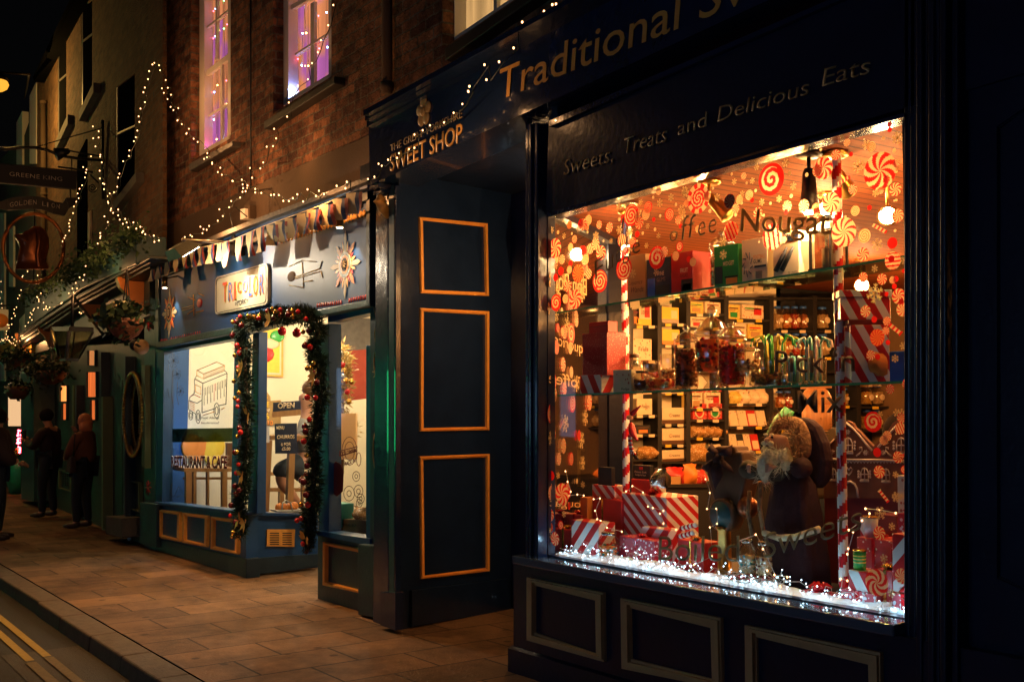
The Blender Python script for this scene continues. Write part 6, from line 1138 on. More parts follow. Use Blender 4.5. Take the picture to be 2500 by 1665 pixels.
text('COLOMBIA',z5(1324,722),z5(1432,695),z5(1324,698),C,'dark_red',parent=rw,off=-.028,th=.001,bold=.02); text('MADE IN',z5(1350,790),z5(1425,765),z5(1350,765),C,'dark_red',parent=rw,off=-.028,th=.001,bold=.02)
mb=MB(); PR('dark_red',C,[z5(1245,830),z5(1290,760),z5(1330,780),z5(1345,830),z5(1340,960),z5(1300,995),z5(1250,960)],-.03,-.032,mb); mb.obj('window_picture',rw)
# cafe interior
ci=thing('cafe_interior',(-11,5,-.1),'bright cream and blue room behind the cafe windows','room'); CW=Pl((-13.05,3.8),(-13.05,8))
mb=MB(); PR('blue_wall',CW,[(380,500),zC(300,-200),zC(262,1568),(380,1500)],0,-.1,mb); PR('cream_wall',CW,[zC(300,-200),(800,500),(800,1500),zC(262,1568)],.0,-.1,mb); PR('red_wall',CW,[(800,860),(1000,845),(1000,960),(800,985)],0,-.1,mb); PR('cream_wall',CW,[(800,985),(1000,960),(1000,1500),(800,1500)],0,-.1,mb); PR('lead_grey',CW,[(800,600),(1000,560),(1000,845),(800,860)],0,-.1,mb); mb.obj('side_wall',ci)
mb=MB(); mb.box((-13.1,8,-.2),(-7.0,8.1,3),'cream_wall'); mb.box((-13.1,3.86,2.72),(-7.0,8,2.8),'cream_wall'); mb.box((-13.1,3.78,-.15),(-9.98,8,-.0),'wood_dark'); mb.box((-7.05,3.8,-.1),(-6.97,8,3),'cream_wall'); mb.obj('shell',ci)
light('POINT',(-11.2,5.6,2.5),(1,.80,.5),24); light('POINT',(-8.6,5.2,2.3),(1,.74,.46),34); light('POINT',(-12.0,6.4,2.2),(1,.7,.4),18); light('POINT',(-8.2,4.15,2.35),(1,.8,.55),5); light('POINT',(-10.15,4.0,2.3),(1,.82,.58),7); light('POINT',(-12.0,4.3,2.35),(1,.80,.5),20); light('POINT',(-12.5,3.98,1.2),(.2,.55,1),3.5,.1)  # bare room points, some added to brighten the customer and window goods
# framed picture
mb=MB(); t=thing('framed_picture',CW.pt(zD(160,330)),'gold framed yellow and red picture on the cream cafe wall','picture'); q=[zD(60,-60),zD(258,-75),zD(256,338),zD(60,330)]; PR('gilt',CW,q,.04,.005,mb); PR('cream',CW,shrink(q,5,5),.043,.04,mb); mb.obj('frame',t); mb=MB(); PR('poster_yellow',CW,shrink(q,9,10),.046,.043,mb); mb.ball(CW.pt(zD(125,180),.05),.14,'red_card',12,6,(.1,1,.8)); mb.ball(CW.pt(zD(160,110),.05),.12,'cream',12,6,(.1,1.2,.6)); mb.ball(CW.pt(zD(215,60),.05),.10,'green_gloss',10,6,(.1,1,.8)); mb.obj('picture',t)
t=thing('wall_poster',CW.pt(zD(125,550)),'dark and yellow poster with block figures beside the entrance post','poster'); mb=MB(); PR('gilt_dull',CW,[zD(60,430),zD(130,420),zD(168,470),zD(170,500),zD(240,495),zD(240,665),zD(60,665)],.02,.005,mb); mb.obj('sheet',t)
for w_,a_,b_,t_,m_ in (('55',zD(85,487),zD(150,487),zD(85,455),'yellow'),('ADE',zD(85,542),zD(160,542),zD(85,508),'yellow'),('10 UNI',zD(85,578),zD(165,578),zD(85,552),'cream'),('76',zD(92,625),zD(160,625),zD(92,585),'yellow'),('\u00a310',zD(120,668),zD(185,668),zD(120,635),'orange')): text(w_,a_,b_,t_,CW,m_,parent=t,off=.024,bold=.03)
KP=Pl((-10.75,3.8),(-10.75,7)); K2=Pl((-10.2,3.8),(-10.2,7))
def kp(pl,pts,o,th,m,name,lab,cat): t=thing(name,pl.pt(pts[-1],o),lab,cat); mb=MB(); PR(m,pl,pts,o,o-th,mb); mb.obj('body',t); return t
def slabpart(t,pl,x0,y0,x1,y1,o,th,m,name,z=zD): mb=MB(); PR(m,pl,[z(x0,y0),z(x1,y0),z(x1,y1),z(x0,y1)],o,o-th,mb); return mb.obj(name,t)
t=thing('bar_table',KP.pt(zD(300,1250)),'tall pale wooden bar table with two square legs in front of the seated customer','table'); slabpart(t,K2,170,738,440,768,0,.5,'wood_bench','tabletop')
mb=MB(); PR('wood_bench',K2,[zD(140,770),zD(182,770),zD(158,1262),zD(118,1262)],0,-.06,mb); mb.obj('leg',t); mb=MB(); PR('wood_bench',K2,[zD(298,858),zD(338,858),zD(325,1200),zD(286,1200)],.0,-.06,mb); mb.obj('leg',t)
t=thing('wooden_bench',KP.pt(zD(260,1250)),'dark slatted wooden bench frame behind the bar table','bench'); slabpart(t,CW,80,990,445,1010,.9,.3,'wood_bench','seat')
for x in (95,235,430): slabpart(t,CW,x,1010,x+28,1265,.9,.07,'wood_bench','leg')
slabpart(t,CW,80,1095,445,1120,.9,.05,'wood_bench','rail')
t=thing('bench_table',CW.pt(zC(400,1400)),'brown wooden table and benches behind the Restaurant lettering','table'); slabpart(t,CW,250,1150,720,1182,.9,.5,'wood_bench','tabletop',zC)
for x,w_ in ((265,50),(580,45),(450,18),(330,26)): slabpart(t,CW,x,1182,x+w_,1500,.9,.06,'wood_bench','leg',zC)
slabpart(t,CW,620,930,690,1160,.6,.05,'wood_dark','backrest',zC); slabpart(t,CW,250,1230,720,1250,.85,.05,'wood_bench','rail',zC)
t=thing('wall_picture',CW.pt(zC(430,1000)),'grey picture of orange shapes low on the cafe wall','picture'); slabpart(t,CW,285,925,580,1100,.03,.02,'silver_tin','sheet',zC); mb=MB()
for x,y in ((310,960),(370,985),(490,1010),(520,960)): mb.ball(CW.pt(zC(x,y),.035),.16,'orange' if x<400 else 'yellow',10,6,(.08,.8,1))
mb.obj('picture',t)
t=thing('till_screen',CW.pt(zC(720,600)),'pale blue lit screen behind the left garland','screen'); slabpart(t,CW,700,470,775,740,.5,.03,'teal_screen','panel',zC); slabpart(t,CW,700,760,760,1075,.52,.03,'teal_screen','panel',zC)
t=thing('paper_notice',CW.pt(zD(120,730)),'pale blue sheet on the entrance glass beside the churros sign','notice'); slabpart(t,ER,80,672,162,785,-.045,.002,'cup_white','sheet')
# OPEN and CHURROS signs on the glass
t=thing('open_sign',ER.pt(zD(280,550),.02),'dark OPEN sign board with wooden edge on the entrance glass','sign'); mb=MB(); PR('navy_card',ER,[zD(190,512),zD(375,498),zD(378,590),zD(185,612)],-.04,-.05,mb); PR('wood_bench',ER,[zD(180,575),zD(378,558),zD(378,598),zD(180,614)],-.037,-.04,mb); mb.obj('board',t); text('OPEN',zD(218,552),zD(332,546),zD(218,516),ER,'cream',parent=t,off=-.036,bold=.03)
t=thing('churros_sign',ER.pt(zD(275,760),.02),'dark blue sign reading CHURROS 6 FOR \u00a35.00 on the entrance glass','sign'); mb=MB(); PR('navy_card',ER,[zD(200,655),zD(350,652),zD(350,860),zD(203,860)],-.04,-.05,mb); mb.obj('board',t)
for w_,a_,b_,t_ in (('MENU',zD(208,695),zD(262,695),zD(208,672)),('CHURROS',zD(213,760),zD(332,756),zD(213,735)),('6 FOR',zD(240,808),zD(308,805),zD(240,786)),('\u00a35.00',zD(246,838),zD(304,837),zD(246,817))): text(w_,a_,b_,t_,ER,'cream',parent=t,off=-.036,bold=.025)
# seated customer
pf=thing('person',KP.pt(zD(400,1200)),'seated customer in a grey top and dark shorts on a bar stool','person'); KS=Pl((-10.55,3.8),(-10.55,7))
def sp(name,chs,m,sub=2): return skin(name,[[(*(KS.pt(zD(x,y),o)),r) for x,y,o,r in ch] for ch in chs],m,pf,sub)
sp('body',[[(420,960,0,.12),(430,800,0,.12),(420,640,0,.10),(415,570,0,.05),(412,500,.0,.085),(410,440,0,.085)],[(420,960,0,.12),(240,965,.1,.08),(235,1050,.1,.06),(300,1120,.1,.058),(350,1185,.1,.04),(385,1235,.1,.035)],[(420,960,0,.12),(300,975,-.1,.085),(260,1060,-.12,.06),(330,1160,-.12,.04)],[(420,640,0,.10),(400,690,.16,.045),(360,760,.2,.038),(300,770,.18,.03)]],'skin')
sp('top',[[(425,900,0,.15),(430,780,0,.15),(422,660,0,.14),(418,600,0,.08)],[(422,660,0,.14),(400,700,.16,.07),(365,755,.2,.055)]],'shirt_grey'); sp('shorts',[[(425,940,0,.16),(330,950,.1,.12),(235,965,.1,.105),(225,1030,.1,.085)],[(425,940,0,.16),(330,965,-.1,.11),(262,985,-.11,.1),(250,1040,-.12,.085)]],'shorts'); sp('sock',[[(345,1178,.1,.048),(385,1235,.1,.047),(380,1250,.1,.05)]],'black',1)
hc=KS.pt(zD(413,455)); mb=MB(); mb.ball(hc+Vector((.01,.055,.06)),.10,'hair_brown',14,9); needles(mb,hc+Vector((.01,.05,.07)),.1,300,'hair_brown',.045,.004); mb.obj('hair',pf); mb=MB(); mb.tube([KS.pt(zD(380,1245),.1),KS.pt(zD(330,1255),.1)],[.05,.03],'black',8); mb.obj('shoe',pf)
mb=MB(); ff=KS.pt(zD(385,500),.03); mb.ball(ff,.012,'skin',6,4); mb.ball(ff+Vector((.03,.0,.02)),.009,'black',6,4); mb.obj('face',pf)
t=thing('bar_stool',KS.pt(zD(430,1240)),'red topped bar stool under the seated customer','stool'); slabpart(t,KS,370,992,470,1015,.15,.32,'red_card','seat'); slabpart(t,KS,420,1015,440,1265,.1,.04,'wood_bench','leg'); slabpart(t,KS,385,1015,398,1265,-.15,.04,'wood_bench','leg')
t=thing('tote_bag',ER.pt(zD(280,1250),-.15),'white handled tray bag of oranges on the low window ledge','bag'); E2=Pl((xr-.15,3.8),(xr-.18,5)); mb=MB(); PR('white',E2,[zD(198,1245),zD(395,1240),zD(385,1262),zD(215,1262)],0,-.15,mb); mb.obj('body',t,bev=.01); mb=MB(); mb.tube([E2.pt(zD(*p)) for p in ((248,1245),(252,1195),(275,1178),(305,1195),(320,1245))],.007,'white',6); mb.obj('handle',t); mb=MB()
for x,y in ((230,1228),(262,1230),(300,1225),(332,1218),(318,1232)): mb.ball(E2.pt(zD(x,y),-.05),.045,'orange',10,6)
mb.obj('orange_fruit',t)
# things in the narrow window
N2=Y(3.95); t=thing('wooden_crate',N2.pt(zD(730,1400)),'printed wooden crate in the narrow cafe window','crate'); mb=MB(); PR('wood_dark',N2,[zD(620,1305),zD(850,1320),zD(850,1425),zD(620,1385)],0,-.2,mb); mb.obj('body',t); text('MADE IN',zD(655,1352),zD(750,1362),zD(655,1330),N2,'black',parent=t,off=.003); text('COLOMBIA',zD(640,1395),zD(760,1412),zD(640,1375),N2,'black',parent=t,off=.003)
bag(Y(4.02),*zD(745,1225),*zD(835,1320),'bag_gold','foil sweet bag lying in the printed wooden crate',off=0)
t=thing('paper_bag',N2.pt(zD(595,1370)),'green paper carrier standing in the narrow cafe window','bag'); mb=MB(); PR('teal_card',N2,[zD(560,1195),zD(630,1205),zD(625,1370),zD(560,1365)],.05,-.1,mb); mb.obj('body',t,bev=.005); mb=MB(); mb.ball(N2.pt(zD(593,1260),.052),.035,'cream',8,5,(1,.1,1)); mb.obj('emblem',t)
t=thing('menu_stand',N2.pt(zD(700,900)),'tall blank cream card standing inside the narrow window','card'); mb=MB(); PR('cream_tl',Y(4.6),[zD(648,585),zD(752,585),zD(750,900),zD(650,900)],0,-.02,mb); mb.obj('sheet',t)
t=thing('christmas_tree',Y(5.6).pt(zD(650,800)),'dim decorated Christmas tree glimpsed through the narrow cafe window','Christmas tree'); mb=MB(); TP=Y(5.4)
for k in range(60):
    f=R(); x=650+U(-1,1)*(20+70*f); y=130+f*590; needles(mb,TP.pt(zD(x,y)),.12,30,'tree_gold',.08,.012)
mb.obj('crown',t); mb=MB(); mb.tube([TP.pt(zD(655,150)),TP.pt(zD(655,1000))],.03,'wood_dark',8); mb.obj('trunk',t)
for i in range(16): b_=MB(); b_.ball(TP.pt(zD(650+U(-75,75),150+550*R()),.14),.035,random.choice(['red_gloss','gold_gloss','silver']),10,6); b_.obj('bauble',t)
# garland round the entrance
gp_=[z5(655,1235),z5(650,1100),z5(650,1000),z5(685,900),z5(680,760),z5(700,620),z5(690,500),z5(700,380),z5(690,250),z5(680,120),z5(690,0),z4(845,1420),z4(840,1290),z4(850,1180),z4(960,1170),z4(1080,1110),z4(1200,1120),z4(1320,1100),z4(1430,1120),z4(1490,1250),z4(1440,1400),z4(1480,1520),z5(1170,80),z5(1190,200),z5(1190,330),z5(1170,480),z5(1140,600),z5(1150,760),z5(1140,900),z5(1150,1020),z5(1110,1150),z5(1110,1280),z5(1095,1375)]
GP3=Y(3.60); gl_=thing('christmas_garland',GP3.pt(gp_[0]),'thick evergreen garland with red and gold baubles round the cafe entrance','garland'); mb=MB(); P3=[GP3.pt(p) for p in gp_]
dn=[]
for a,b in zip(P3,P3[1:]):
    n=max(2,int((b-a).length/.045)); dn+=[a.lerp(b,i/n) for i in range(n)]
for i,p in enumerate(dn): needles(mb,p+Vector((U(-.015,.015),0,U(-.015,.015))),.068*(1+.25*math.sin(i*.9)+.15*math.sin(i*2.3)),170,'tree_needles',.05*U(.8,1.3),.006)
mb.obj('foliage',gl_,kind=None)
mb=MB(); mb.tube(P3,.02,'wood_dark',6); mb.obj('stem',gl_)
bb={}
for m,r in (('red_gloss',.026),('dark_bauble',.028),('gold_gloss',.021),('red_gloss2',.021)):
    b_=MB(); b_.ball((0,0,0),r,m.rstrip('2'),12,8); b_.lathe((0,0,r*.9),[(r*.25,0),(r*.25,r*.3)],'gold_gloss',8); bb[m]=b_.mesh('bauble')
for i in range(74):
    p=dn[int(i/74*len(dn))]+Vector((U(-.075,.075),-U(.05,.10),U(-.05,.05))); o=bpy.data.objects.new('bauble',bb[random.choice(['red_gloss','dark_bauble','dark_bauble','gold_gloss','gold_gloss','red_gloss2'])]); COL.objects.link(o); o.parent=gl_; o.location=p-P3[0]
for x,y in ((1180,1250),(1305,1265)): o=bpy.data.objects.new('bauble',bb['red_gloss']); COL.objects.link(o); o.parent=gl_; o.location=GP3.pt(z4(x,y),.02)-P3[0]; o.scale=(1.5,1.5,1.5)
for z,x,y in ((z5,660,140),(z5,700,450),(z5,660,850),(z4,1080,1160),(z5,1150,180),(z5,1090,1280),(z5,640,1150),(z5,680,1170)):
    mb=MB(); c=GP3.pt(z(x,y),.09)
    for k in range(5): a=U(0,6.28); d=Vector((math.cos(a),-.2,math.sin(a))); s_=Vector((-d.z,0,d.x)); mb.add([c,c+d*.05+s_*.022,c+d*.10,c+d*.05-s_*.022],[[0,1,2,3]],'leaf_gold')
    mb.obj('gold_leaf',gl_)
# ================================================================ pub
PB=Pl((-23.7,4.45),(-13.2,3.72)); pub=thing('public_house',PB.pt((230,1100)),'green fronted brick pub with hanging signs, planters and fairy lights','pub')
mb=MB()
def pq(q,m='brick_pub',f=0,b=-.05,mb_=None): return PR(m,PB,q,f,b,mb_ if mb_ is not None else mb)
for q in ([(88,190),(141,80),(141,900),(88,960)],[(141,335),(162,300),(162,900),(141,900)],[(162,45),(199,-25),(199,850),(162,880)],[(199,262),(225,222),(225,800),(199,830)],[(225,-80),(283,-200),(283,760),(225,800)],[(283,480),(329,440),(329,740),(283,760)],[(329,-290),(397,-420),(397,730),(329,745)],[(283,-200),(329,-290),(329,180),(283,215)],[(141,80),(162,45),(162,60),(141,110)],[(199,-25),(225,-80),(225,0),(199,20)]): pq(q)
mb.obj('wall',pub)
mb=MB(); pq([(84,200),(199,-30),(397,-430),(397,-470),(199,-60),(80,190)],'void',.2,-.3); mb.obj('roof',pub)
for (x0,x1,y0,y1a,y1b) in ((141,162,60,335,300),(199,225,-60,262,222),(283,329,170,482,440)):
    mb=MB(); pq([(x0,y0),(x1,y0-20),(x1,y1b),(x0,y1a)],'void',-.02,-.04);  # flat black pane stands for the shadow in the window reveal
    pq([(x0,y0),(x0+3,y0),(x0+3,y1a),(x0,y1a)],'lead_grey',-.005,-.02); pq([(x0,(y0+y1a)/2),(x1,(y0+y1b)/2),(x1,(y0+y1b)/2+4),(x0,(y0+y1a)/2+5)],'lead_grey',-.005,-.02); w=mb.obj('window',pub)
    mb=MB(); pq([(x0-7,y1a+12),(x1+3,y1b-20),(x1+3,y1b+4),(x0-7,y1a+34)],'stone_dark',.10,-.2); mb.obj('sill',w)
mb=MB(); pq([(188,385),(210,340),(210,720),(188,720)],'void',.02,-.1); pq([(214,520),(220,515),(220,720),(214,720)],'cream',.03,-.1); w=mb.obj('window',pub)
mb=MB(); pq([(72,235),(88,200),(88,400),(72,400)],'white_paint',.02,-.1); mb.obj('window',pub); mb=MB(); pq([(47,780),(66,760),(66,960),(47,960)],'white_paint',.02,-.1); mb.obj('window',pub)
pipe([(106,250),(106,720)],.055,'sunlit looking brown drainpipe on the far end of the pub wall'.replace('sunlit looking ','lamp lit '),'render_brown',PB,.08)
# planter, cornice, fascia
tr=thing('planter_trough',PB.pt(z2(600,900),.3),'long dark teal flower trough with trailing ivy on the pub ledge','planter'); mb=MB(); pq([z2(190,1010),z2(1040,545),z2(1040,770),z2(620,960),z2(190,1270)],'paint_teal',.45,.12); mb.obj('box',tr,bev=.01)
def leaves(mb_,c,r,n,m,l=.05,sq=(1,1,1)):
    for i in range(n):
        p=c+Vector((random.gauss(0,1)*r*sq[0],random.gauss(0,1)*r*sq[1],random.gauss(0,1)*r*sq[2]))*.6; a=Vector((U(-1,1),U(-1,1),U(-1,1))).normalized(); b=a.orthogonal().normalized(); s_=l*U(.5,1); mb_.add([p-a*s_,p+b*s_*.6,p+a*s_,p-b*s_*.6],[[0,1,2,3]],m)
mb=MB(); 
for i in range(70):
    f=i/69; x=200+f*840; y=1010-f*470+U(-25,15); k=1+1.2*R()*(R()>.4); leaves(mb,PB.pt(z2(x,y+20*k),.48),.10*k,26,'ivy_leaf',.04)
for x,y in ((690,760),(700,830),(660,800),(540,830),(500,860),(420,900),(330,960),(960,540),(900,600),(1000,500)): leaves(mb,PB.pt(z2(x,y),.55),.13,40,'ivy_leaf',.04)
mb.obj('ivy',tr)
mb=MB()
for (a,b,o) in ((0,28,.42),(28,62,.36),(62,100,.30)): pq([z2(150,1300+a),z2(600,1000+a),z2(1145,700+a),z2(1145,700+b),z2(600,1000+b),z2(150,1300+b)],'paint_pub_green',o,0)
mb.obj('cornice',pub,bev=.01)
mb=MB(); pq([z2(60,1400),z2(600,1090),z2(1145,800),z2(1145,1160),z2(700,1340),z2(60,1500)],'paint_pub_green',.1,-.2); fs=mb.obj('fascia',pub)
mb=MB(); pq([z2(0,1390),z2(160,1330),z2(240,1290),z2(240,1440),z2(0,1500)],'gilt',.18,.1); mb.obj('fascia_panel',pub)
def corbel(x,y0,y1,m='frame_amber',d=.30,wpx=10):
    a=PB.pt(z2(x,y0),.1); b=PB.pt(z2(x,y1),.1); h=a.z-b.z; prof=[(0,0),(d,0),(d*1.02,-.12*h),(d*.9,-.35*h),(d*.55,-.6*h),(d*.35,-.85*h),(d*.3,-h),(0,-h)]; mb=MB(); a=Vector((a.x,a.y,a.z)); mb.prism([a+PB.n*p+Vector((0,0,q)) for p,q in prof],-PB.u*.02,m); mb.prism([a-PB.u*.02+PB.n*(p+.003)+Vector((0,0,q)) for p,q in prof],-PB.u*.14,'paint_corbel_green'); return mb.obj('corbel',pub)  # thin amber side face paints the amber light on the corbel
corbel(1105,860,1130); corbel(790,1080,1230); corbel(420,1210,1400); corbel(235,1300,1450)
# ground floor
mb=MB(); pq([z3(150,150),z3(1010,100),z3(1010,1520),z3(150,1190)],'paint_pub_green',-.02,-.3); gf=mb.obj('shopfront',pub)
for (x0,x1,y0,y1,o,m) in ((145,235,320,1190,.35,'paint_teal'),(248,262,410,1180,.12,'paint_corbel_green'),(500,512,400,1300,.1,'paint_corbel_green'),(522,532,400,1300,.1,'paint_teal_dark'),(705,716,480,1390,.12,'paint_corbel_green'),(690,704,170,470,.1,'paint_teal_dark'),(860,872,200,1300,.1,'paint_teal_dark'),(985,1008,260,960,.08,'paint_corbel_green')):
    mb=MB(); pq([z3(x0,y0),z3(x1,y0),z3(x1,y1+18),z3(x0,y1)],m,o,-.05); mb.obj('pilaster',gf)
for (x0,x1,y0,y1,m) in ((412,462,405,512,'pub_glow2'),(428,458,528,640,'pub_glow'),(600,664,310,482,'pub_glow'),(625,660,505,640,'pub_glow'),(608,655,160,262,'pub_glow_dim')):
    mb=MB(); pq([z3(x0,y0),z3(x1,y0),z3(x1,y1),z3(x0,y1)],m,-.012,-.018); w=mb.obj('lit_pane',gf); mb=MB()
    RING('paint_teal_dark',PB,[z3(x0-5,y0-5),z3(x1+5,y0-5),z3(x1+5,y1+5),z3(x0-5,y1+5)],[z3(x0,y0),z3(x1,y0),z3(x1,y1),z3(x0,y1)],.02,-.018,mb)
    mb.obj('frame',w)
mb=MB(); pq([z3(745,360),z3(850,365),z3(850,1430),z3(745,1400)],'black',-.015,-.02); mb.obj('door',gf)
mb=MB(); pq([z3(735,1310),z3(845,1325),z3(845,1460),z3(735,1435)],'stone_dark',.25,-.1); mb.obj('door_step',gf,bev=.01)
for q in ([z3(890,1060),z3(970,1075),z3(970,1285),z3(888,1260)],[z3(405,985),z3(495,1005),z3(495,1145),z3(405,1120)],[z3(270,990),z3(330,1000),z3(330,1110),z3(270,1090)]):
    moulded('paint_corbel_green',PB,q,4,.03,-.02,k=.9).obj('panel_frame',gf)
mb=MB()
for j in range(6):
    for i in range(3): pq([z3(428+i*16,1015+j*15),z3(436+i*16,1016+j*15),z3(436+i*16,1022+j*15),z3(428+i*16,1021+j*15)],'black',.0,-.015)
mb.obj('vent_slots',gf)
# oval mirror with rope frame
cc=[z3(925+62*math.cos(a*math.pi/20),605+285*math.sin(a*math.pi/20)) for a in range(41)]; t=thing('oval_mirror',PB.pt(z3(925,605),.08),'tall oval mirror with beaded rope frame on the pub front','mirror'); mb=MB(); mb.tube([PB.pt(p,.07) for p in cc],.035,'wood_dark',8); mb.obj('frame',t)
mb=MB(); 
for i in range(80): a=i*2*math.pi/80; mb.ball(PB.pt(z3(925+64*math.cos(a),605+288*math.sin(a)),.11),.022,'brass',6,4)
mb.obj('bead_rope',t); mb=MB(); mb.prism([PB.pt(p,.06) for p in cc[:-1]],-PB.n*.02,'mirror_dark'); mb.obj('glass',t)
# hanging baskets
def basket(cx,cy,hw,hh,z,off,lb,m='wicker',fl=26,bow_=.0):
    c=PB.pt(z(cx,cy),off); r=(z(cx+hw,cy)[0]-z(cx,cy)[0])/FOC*(c-CAM).dot(FW); h=abs(PB.pt(z(cx,cy+hh),off).z-c.z); t=thing('hanging_basket',c,lb,'hanging basket'); mb=MB(); mb.lathe(c-Vector((0,0,h)),[(r*.25,0),(r*.7,h*.25),(r*.95,h*.6),(r,h),(r*.9,h)],m,18)
    for v in mb.v: v.y=c.y+(v.y-c.y)*.8
    mb.obj('bowl',t); mb=MB(); leaves(mb,c+Vector((0,-.04,h*.2)),r*1.1,420,'leaf_dark',.055,(1,.7,.4)); leaves(mb,c+Vector((0,-.06,-h*.2)),r*1.3,160,'leaf_dark',.05,(1,.5,.5)); mb.obj('foliage',t); mb=MB()
    for i in range(fl): mb.ball(c+Vector((U(-r,r)*.9,-U(.1,.9)*r*.7,h*.3+U(0,.1))),.022,'flower',6,4,(1,1,.6))
    mb.obj('flowers',t); mb=MB()
    for s_ in(-1,0,1): mb.tube([c+Vector((s_*r*.8,0,0)),c+Vector((0,0,r*2.4))],.006,'black_iron',4)
    mb.obj('chain',t)
basket(965,1190,165,160,z2,.75,'red brown wicker hanging basket nearest the cafe, with cream flowers')
basket(130,215,105,65,z3,.7,'dark hanging basket under the amber lit fascia panel',m='wood_dark',fl=14); basket(350,300,135,95,z3,.6,'dark hanging basket above the person holding a phone',m='wood_dark',fl=18)
# lantern
c=PB.pt(z2(465,1270),.95); t=thing('pub_lantern',c,'dark lantern with a brass edge hanging from the pub cornice','lantern'); mb=MB(); P1=[z2(395,1275),z2(535,1275)]; n_=Vector((0,.26,0))
A_=[PB.pt(z2(400,1280),1.05),PB.pt(z2(528,1280),1.05)]; B_=[PB.pt(z2(455,1488),1.05),PB.pt(z2(508,1488),1.05)]
for i,(a,b) in enumerate(zip(A_,B_)):
    mb.tube([a,b],.02,'brass' if i==0 else 'lead_grey',6); mb.tube([a+n_,b+n_*.5],.012,'black_iron',6)
mb.obj('frame',t); mb=MB(); mb.hexa([A_[0],A_[1],A_[1]+n_,A_[0]+n_],[p+Vector((0,0,.05)) for p in (A_[0],A_[1],A_[1]+n_,A_[0]+n_)],'black_iron'); mb.hexa([B_[0],B_[1],B_[1]+n_*.5,B_[0]+n_*.5],[p-Vector((0,0,.03)) for p in (B_[0],B_[1],B_[1]+n_*.5,B_[0]+n_*.5)],'black_iron'); mb.tube([(A_[0]+A_[1])/2+n_*.5+Vector((0,0,.05)),(A_[0]+A_[1])/2+n_*.5+Vector((0,0,.42)),PB.pt(z2(780,1300),.1)],.018,'black_iron',6); mb.obj('cap',t); mb=MB(); mb.hexa([p+(q-p)*.02 for p,q in zip([A_[0],A_[1],A_[1]+n_,A_[0]+n_],[A_[1],A_[0],A_[0],A_[1]])],[B_[0],B_[1],B_[1]+n_*.5,B_[0]+n_*.5],'lamp_glass'); mb.obj('glass',t)
c=PB.pt(z3(985,135),.25); t=thing('globe_lamp',c,'small unlit globe lamp on the pub front beside the cafe','wall lamp'); mb=MB(); mb.ball(c,.09,'tan_card',12,8); mb.obj('globe',t); mb=MB(); mb.ball(PB.pt(z3(940,120),.3),.07,'black_iron',10,6); mb.tube([c,PB.pt(z3(985,120),0)],.02,'black_iron',6); mb.obj('bracket',t)
# hanging signs: they stick out at right angles to the front
xs_=PB.pt((256,420)).x; SG=Pl((xs_,0),(xs_,5)); SG.n=Vector((1,0,0))
sg=thing('pub_sign_board',SG.pt(z9(480,1310)),'black projecting sign board lettered GREENE KING with wrought iron bracket','sign')
mb=MB(); PR('shop_dark',SG,[z9(-60,1142),z9(985,1240),z9(975,1475),z9(-60,1378)],.03,-.03,mb); PR('lead_grey',SG,[z9(-60,1378),z9(975,1470),z9(975,1478),z9(-60,1388)],.035,-.035,mb); mb.obj('board',sg)
text('GREENE KING',z9(120,1305),z9(792,1372),z9(120,1252),SG,'letter_pale',parent=sg,off=.032,bold=-.01,space=1.05)
mb=MB()
def iron(pts,r=.018,o=0,z=z9): mb.tube([SG.pt(z(*p),o) for p in pts],r,'black_iron',8)
iron([(-60,958),(120,962),(280,942),(440,945),(600,975),(700,1020),(800,1055),(1000,1085),(1320,1110)],.022); iron([(1310,600),(1312,1600)],.022); iron([(450,940),(880,815),(1300,695)],.008); iron([(740,1190),(1000,1225),(1180,1260)],.014); iron([(915,1090),(915,1240)],.008); iron([(895,1475),(895,1560)],.008); iron([(1150,1290),(1260,1400)],.014)
iron([(1180+ (60-a*1.9)*math.cos(a*.45),1460+(62-a*1.9)*math.sin(a*.45)) for a in range(30)],.009)
mb.tube([SG.pt(z9(1320,1110)),PB.pt(z9(1330,1110),-.05)],.022,'black_iron',8); mb.obj('bracket',sg)
t=thing('sign_spotlight',SG.pt(z9(830,1000)),'black cone spotlight on the bracket above the GREENE KING board','spotlight'); mb=MB(); d_=(SG.pt(z9(775,995))-SG.pt(z9(880,995))).normalized(); mb.lathe(SG.pt(z9(885,985)),[(.03,0),(.045,.03),(.10,.2),(.02,.21)],'black_iron',14,d_+Vector((0,0,-.3))); mb.obj('shade',t); mb=MB(); mb.tube([SG.pt(z9(885,985)),SG.pt(z9(1010,1010)),SG.pt(z9(1310,1060))],.012,'black_iron',6); mb.obj('arm',t)
rb=thing('ribbon_sign',SG.pt(z2(280,320)),'curling black ribbon sign lettered GOLDEN LION','sign'); tp=[(0,292),(60,268),(140,255),(250,246),(330,256),(420,290),(480,300),(505,262),(590,258)]; bt_=[(0,345),(60,358),(140,352),(250,345),(330,352),(400,380),(495,398),(530,340),(572,315)]
mb=MB()
for i in range(len(tp)-1): PR('black_iron',SG,[z2(*tp[i]),z2(*tp[i+1]),z2(*bt_[i+1]),z2(*bt_[i])],.02+.01*(i%2),-.02,mb)
mb.obj('ribbon',rb)
for i,ch in enumerate('GOLDEN LION'):
    if ch==' ': continue
    x=75+i*35.5; f=(x-75)/390; yb=332-18*math.sin(min(1,f*1.6)*math.pi*.75)+ (f>.6)*(f-.6)*75; text(ch,z2(x,yb),z2(x+(10 if ch=='I' else 27),yb+ (4 if f>.55 else -2)),z2(x,yb-36),SG,'letter_pale',parent=rb,off=.035,bold=-.01)
mb=MB(); mb.tube([SG.pt(z2(540,200)),SG.pt(z2(540,262))],.008,'black_iron',5); mb.tube([SG.pt(z2(265,350)),SG.pt(z2(265,400))],.008,'black_iron',5); mb.obj('chain',rb)
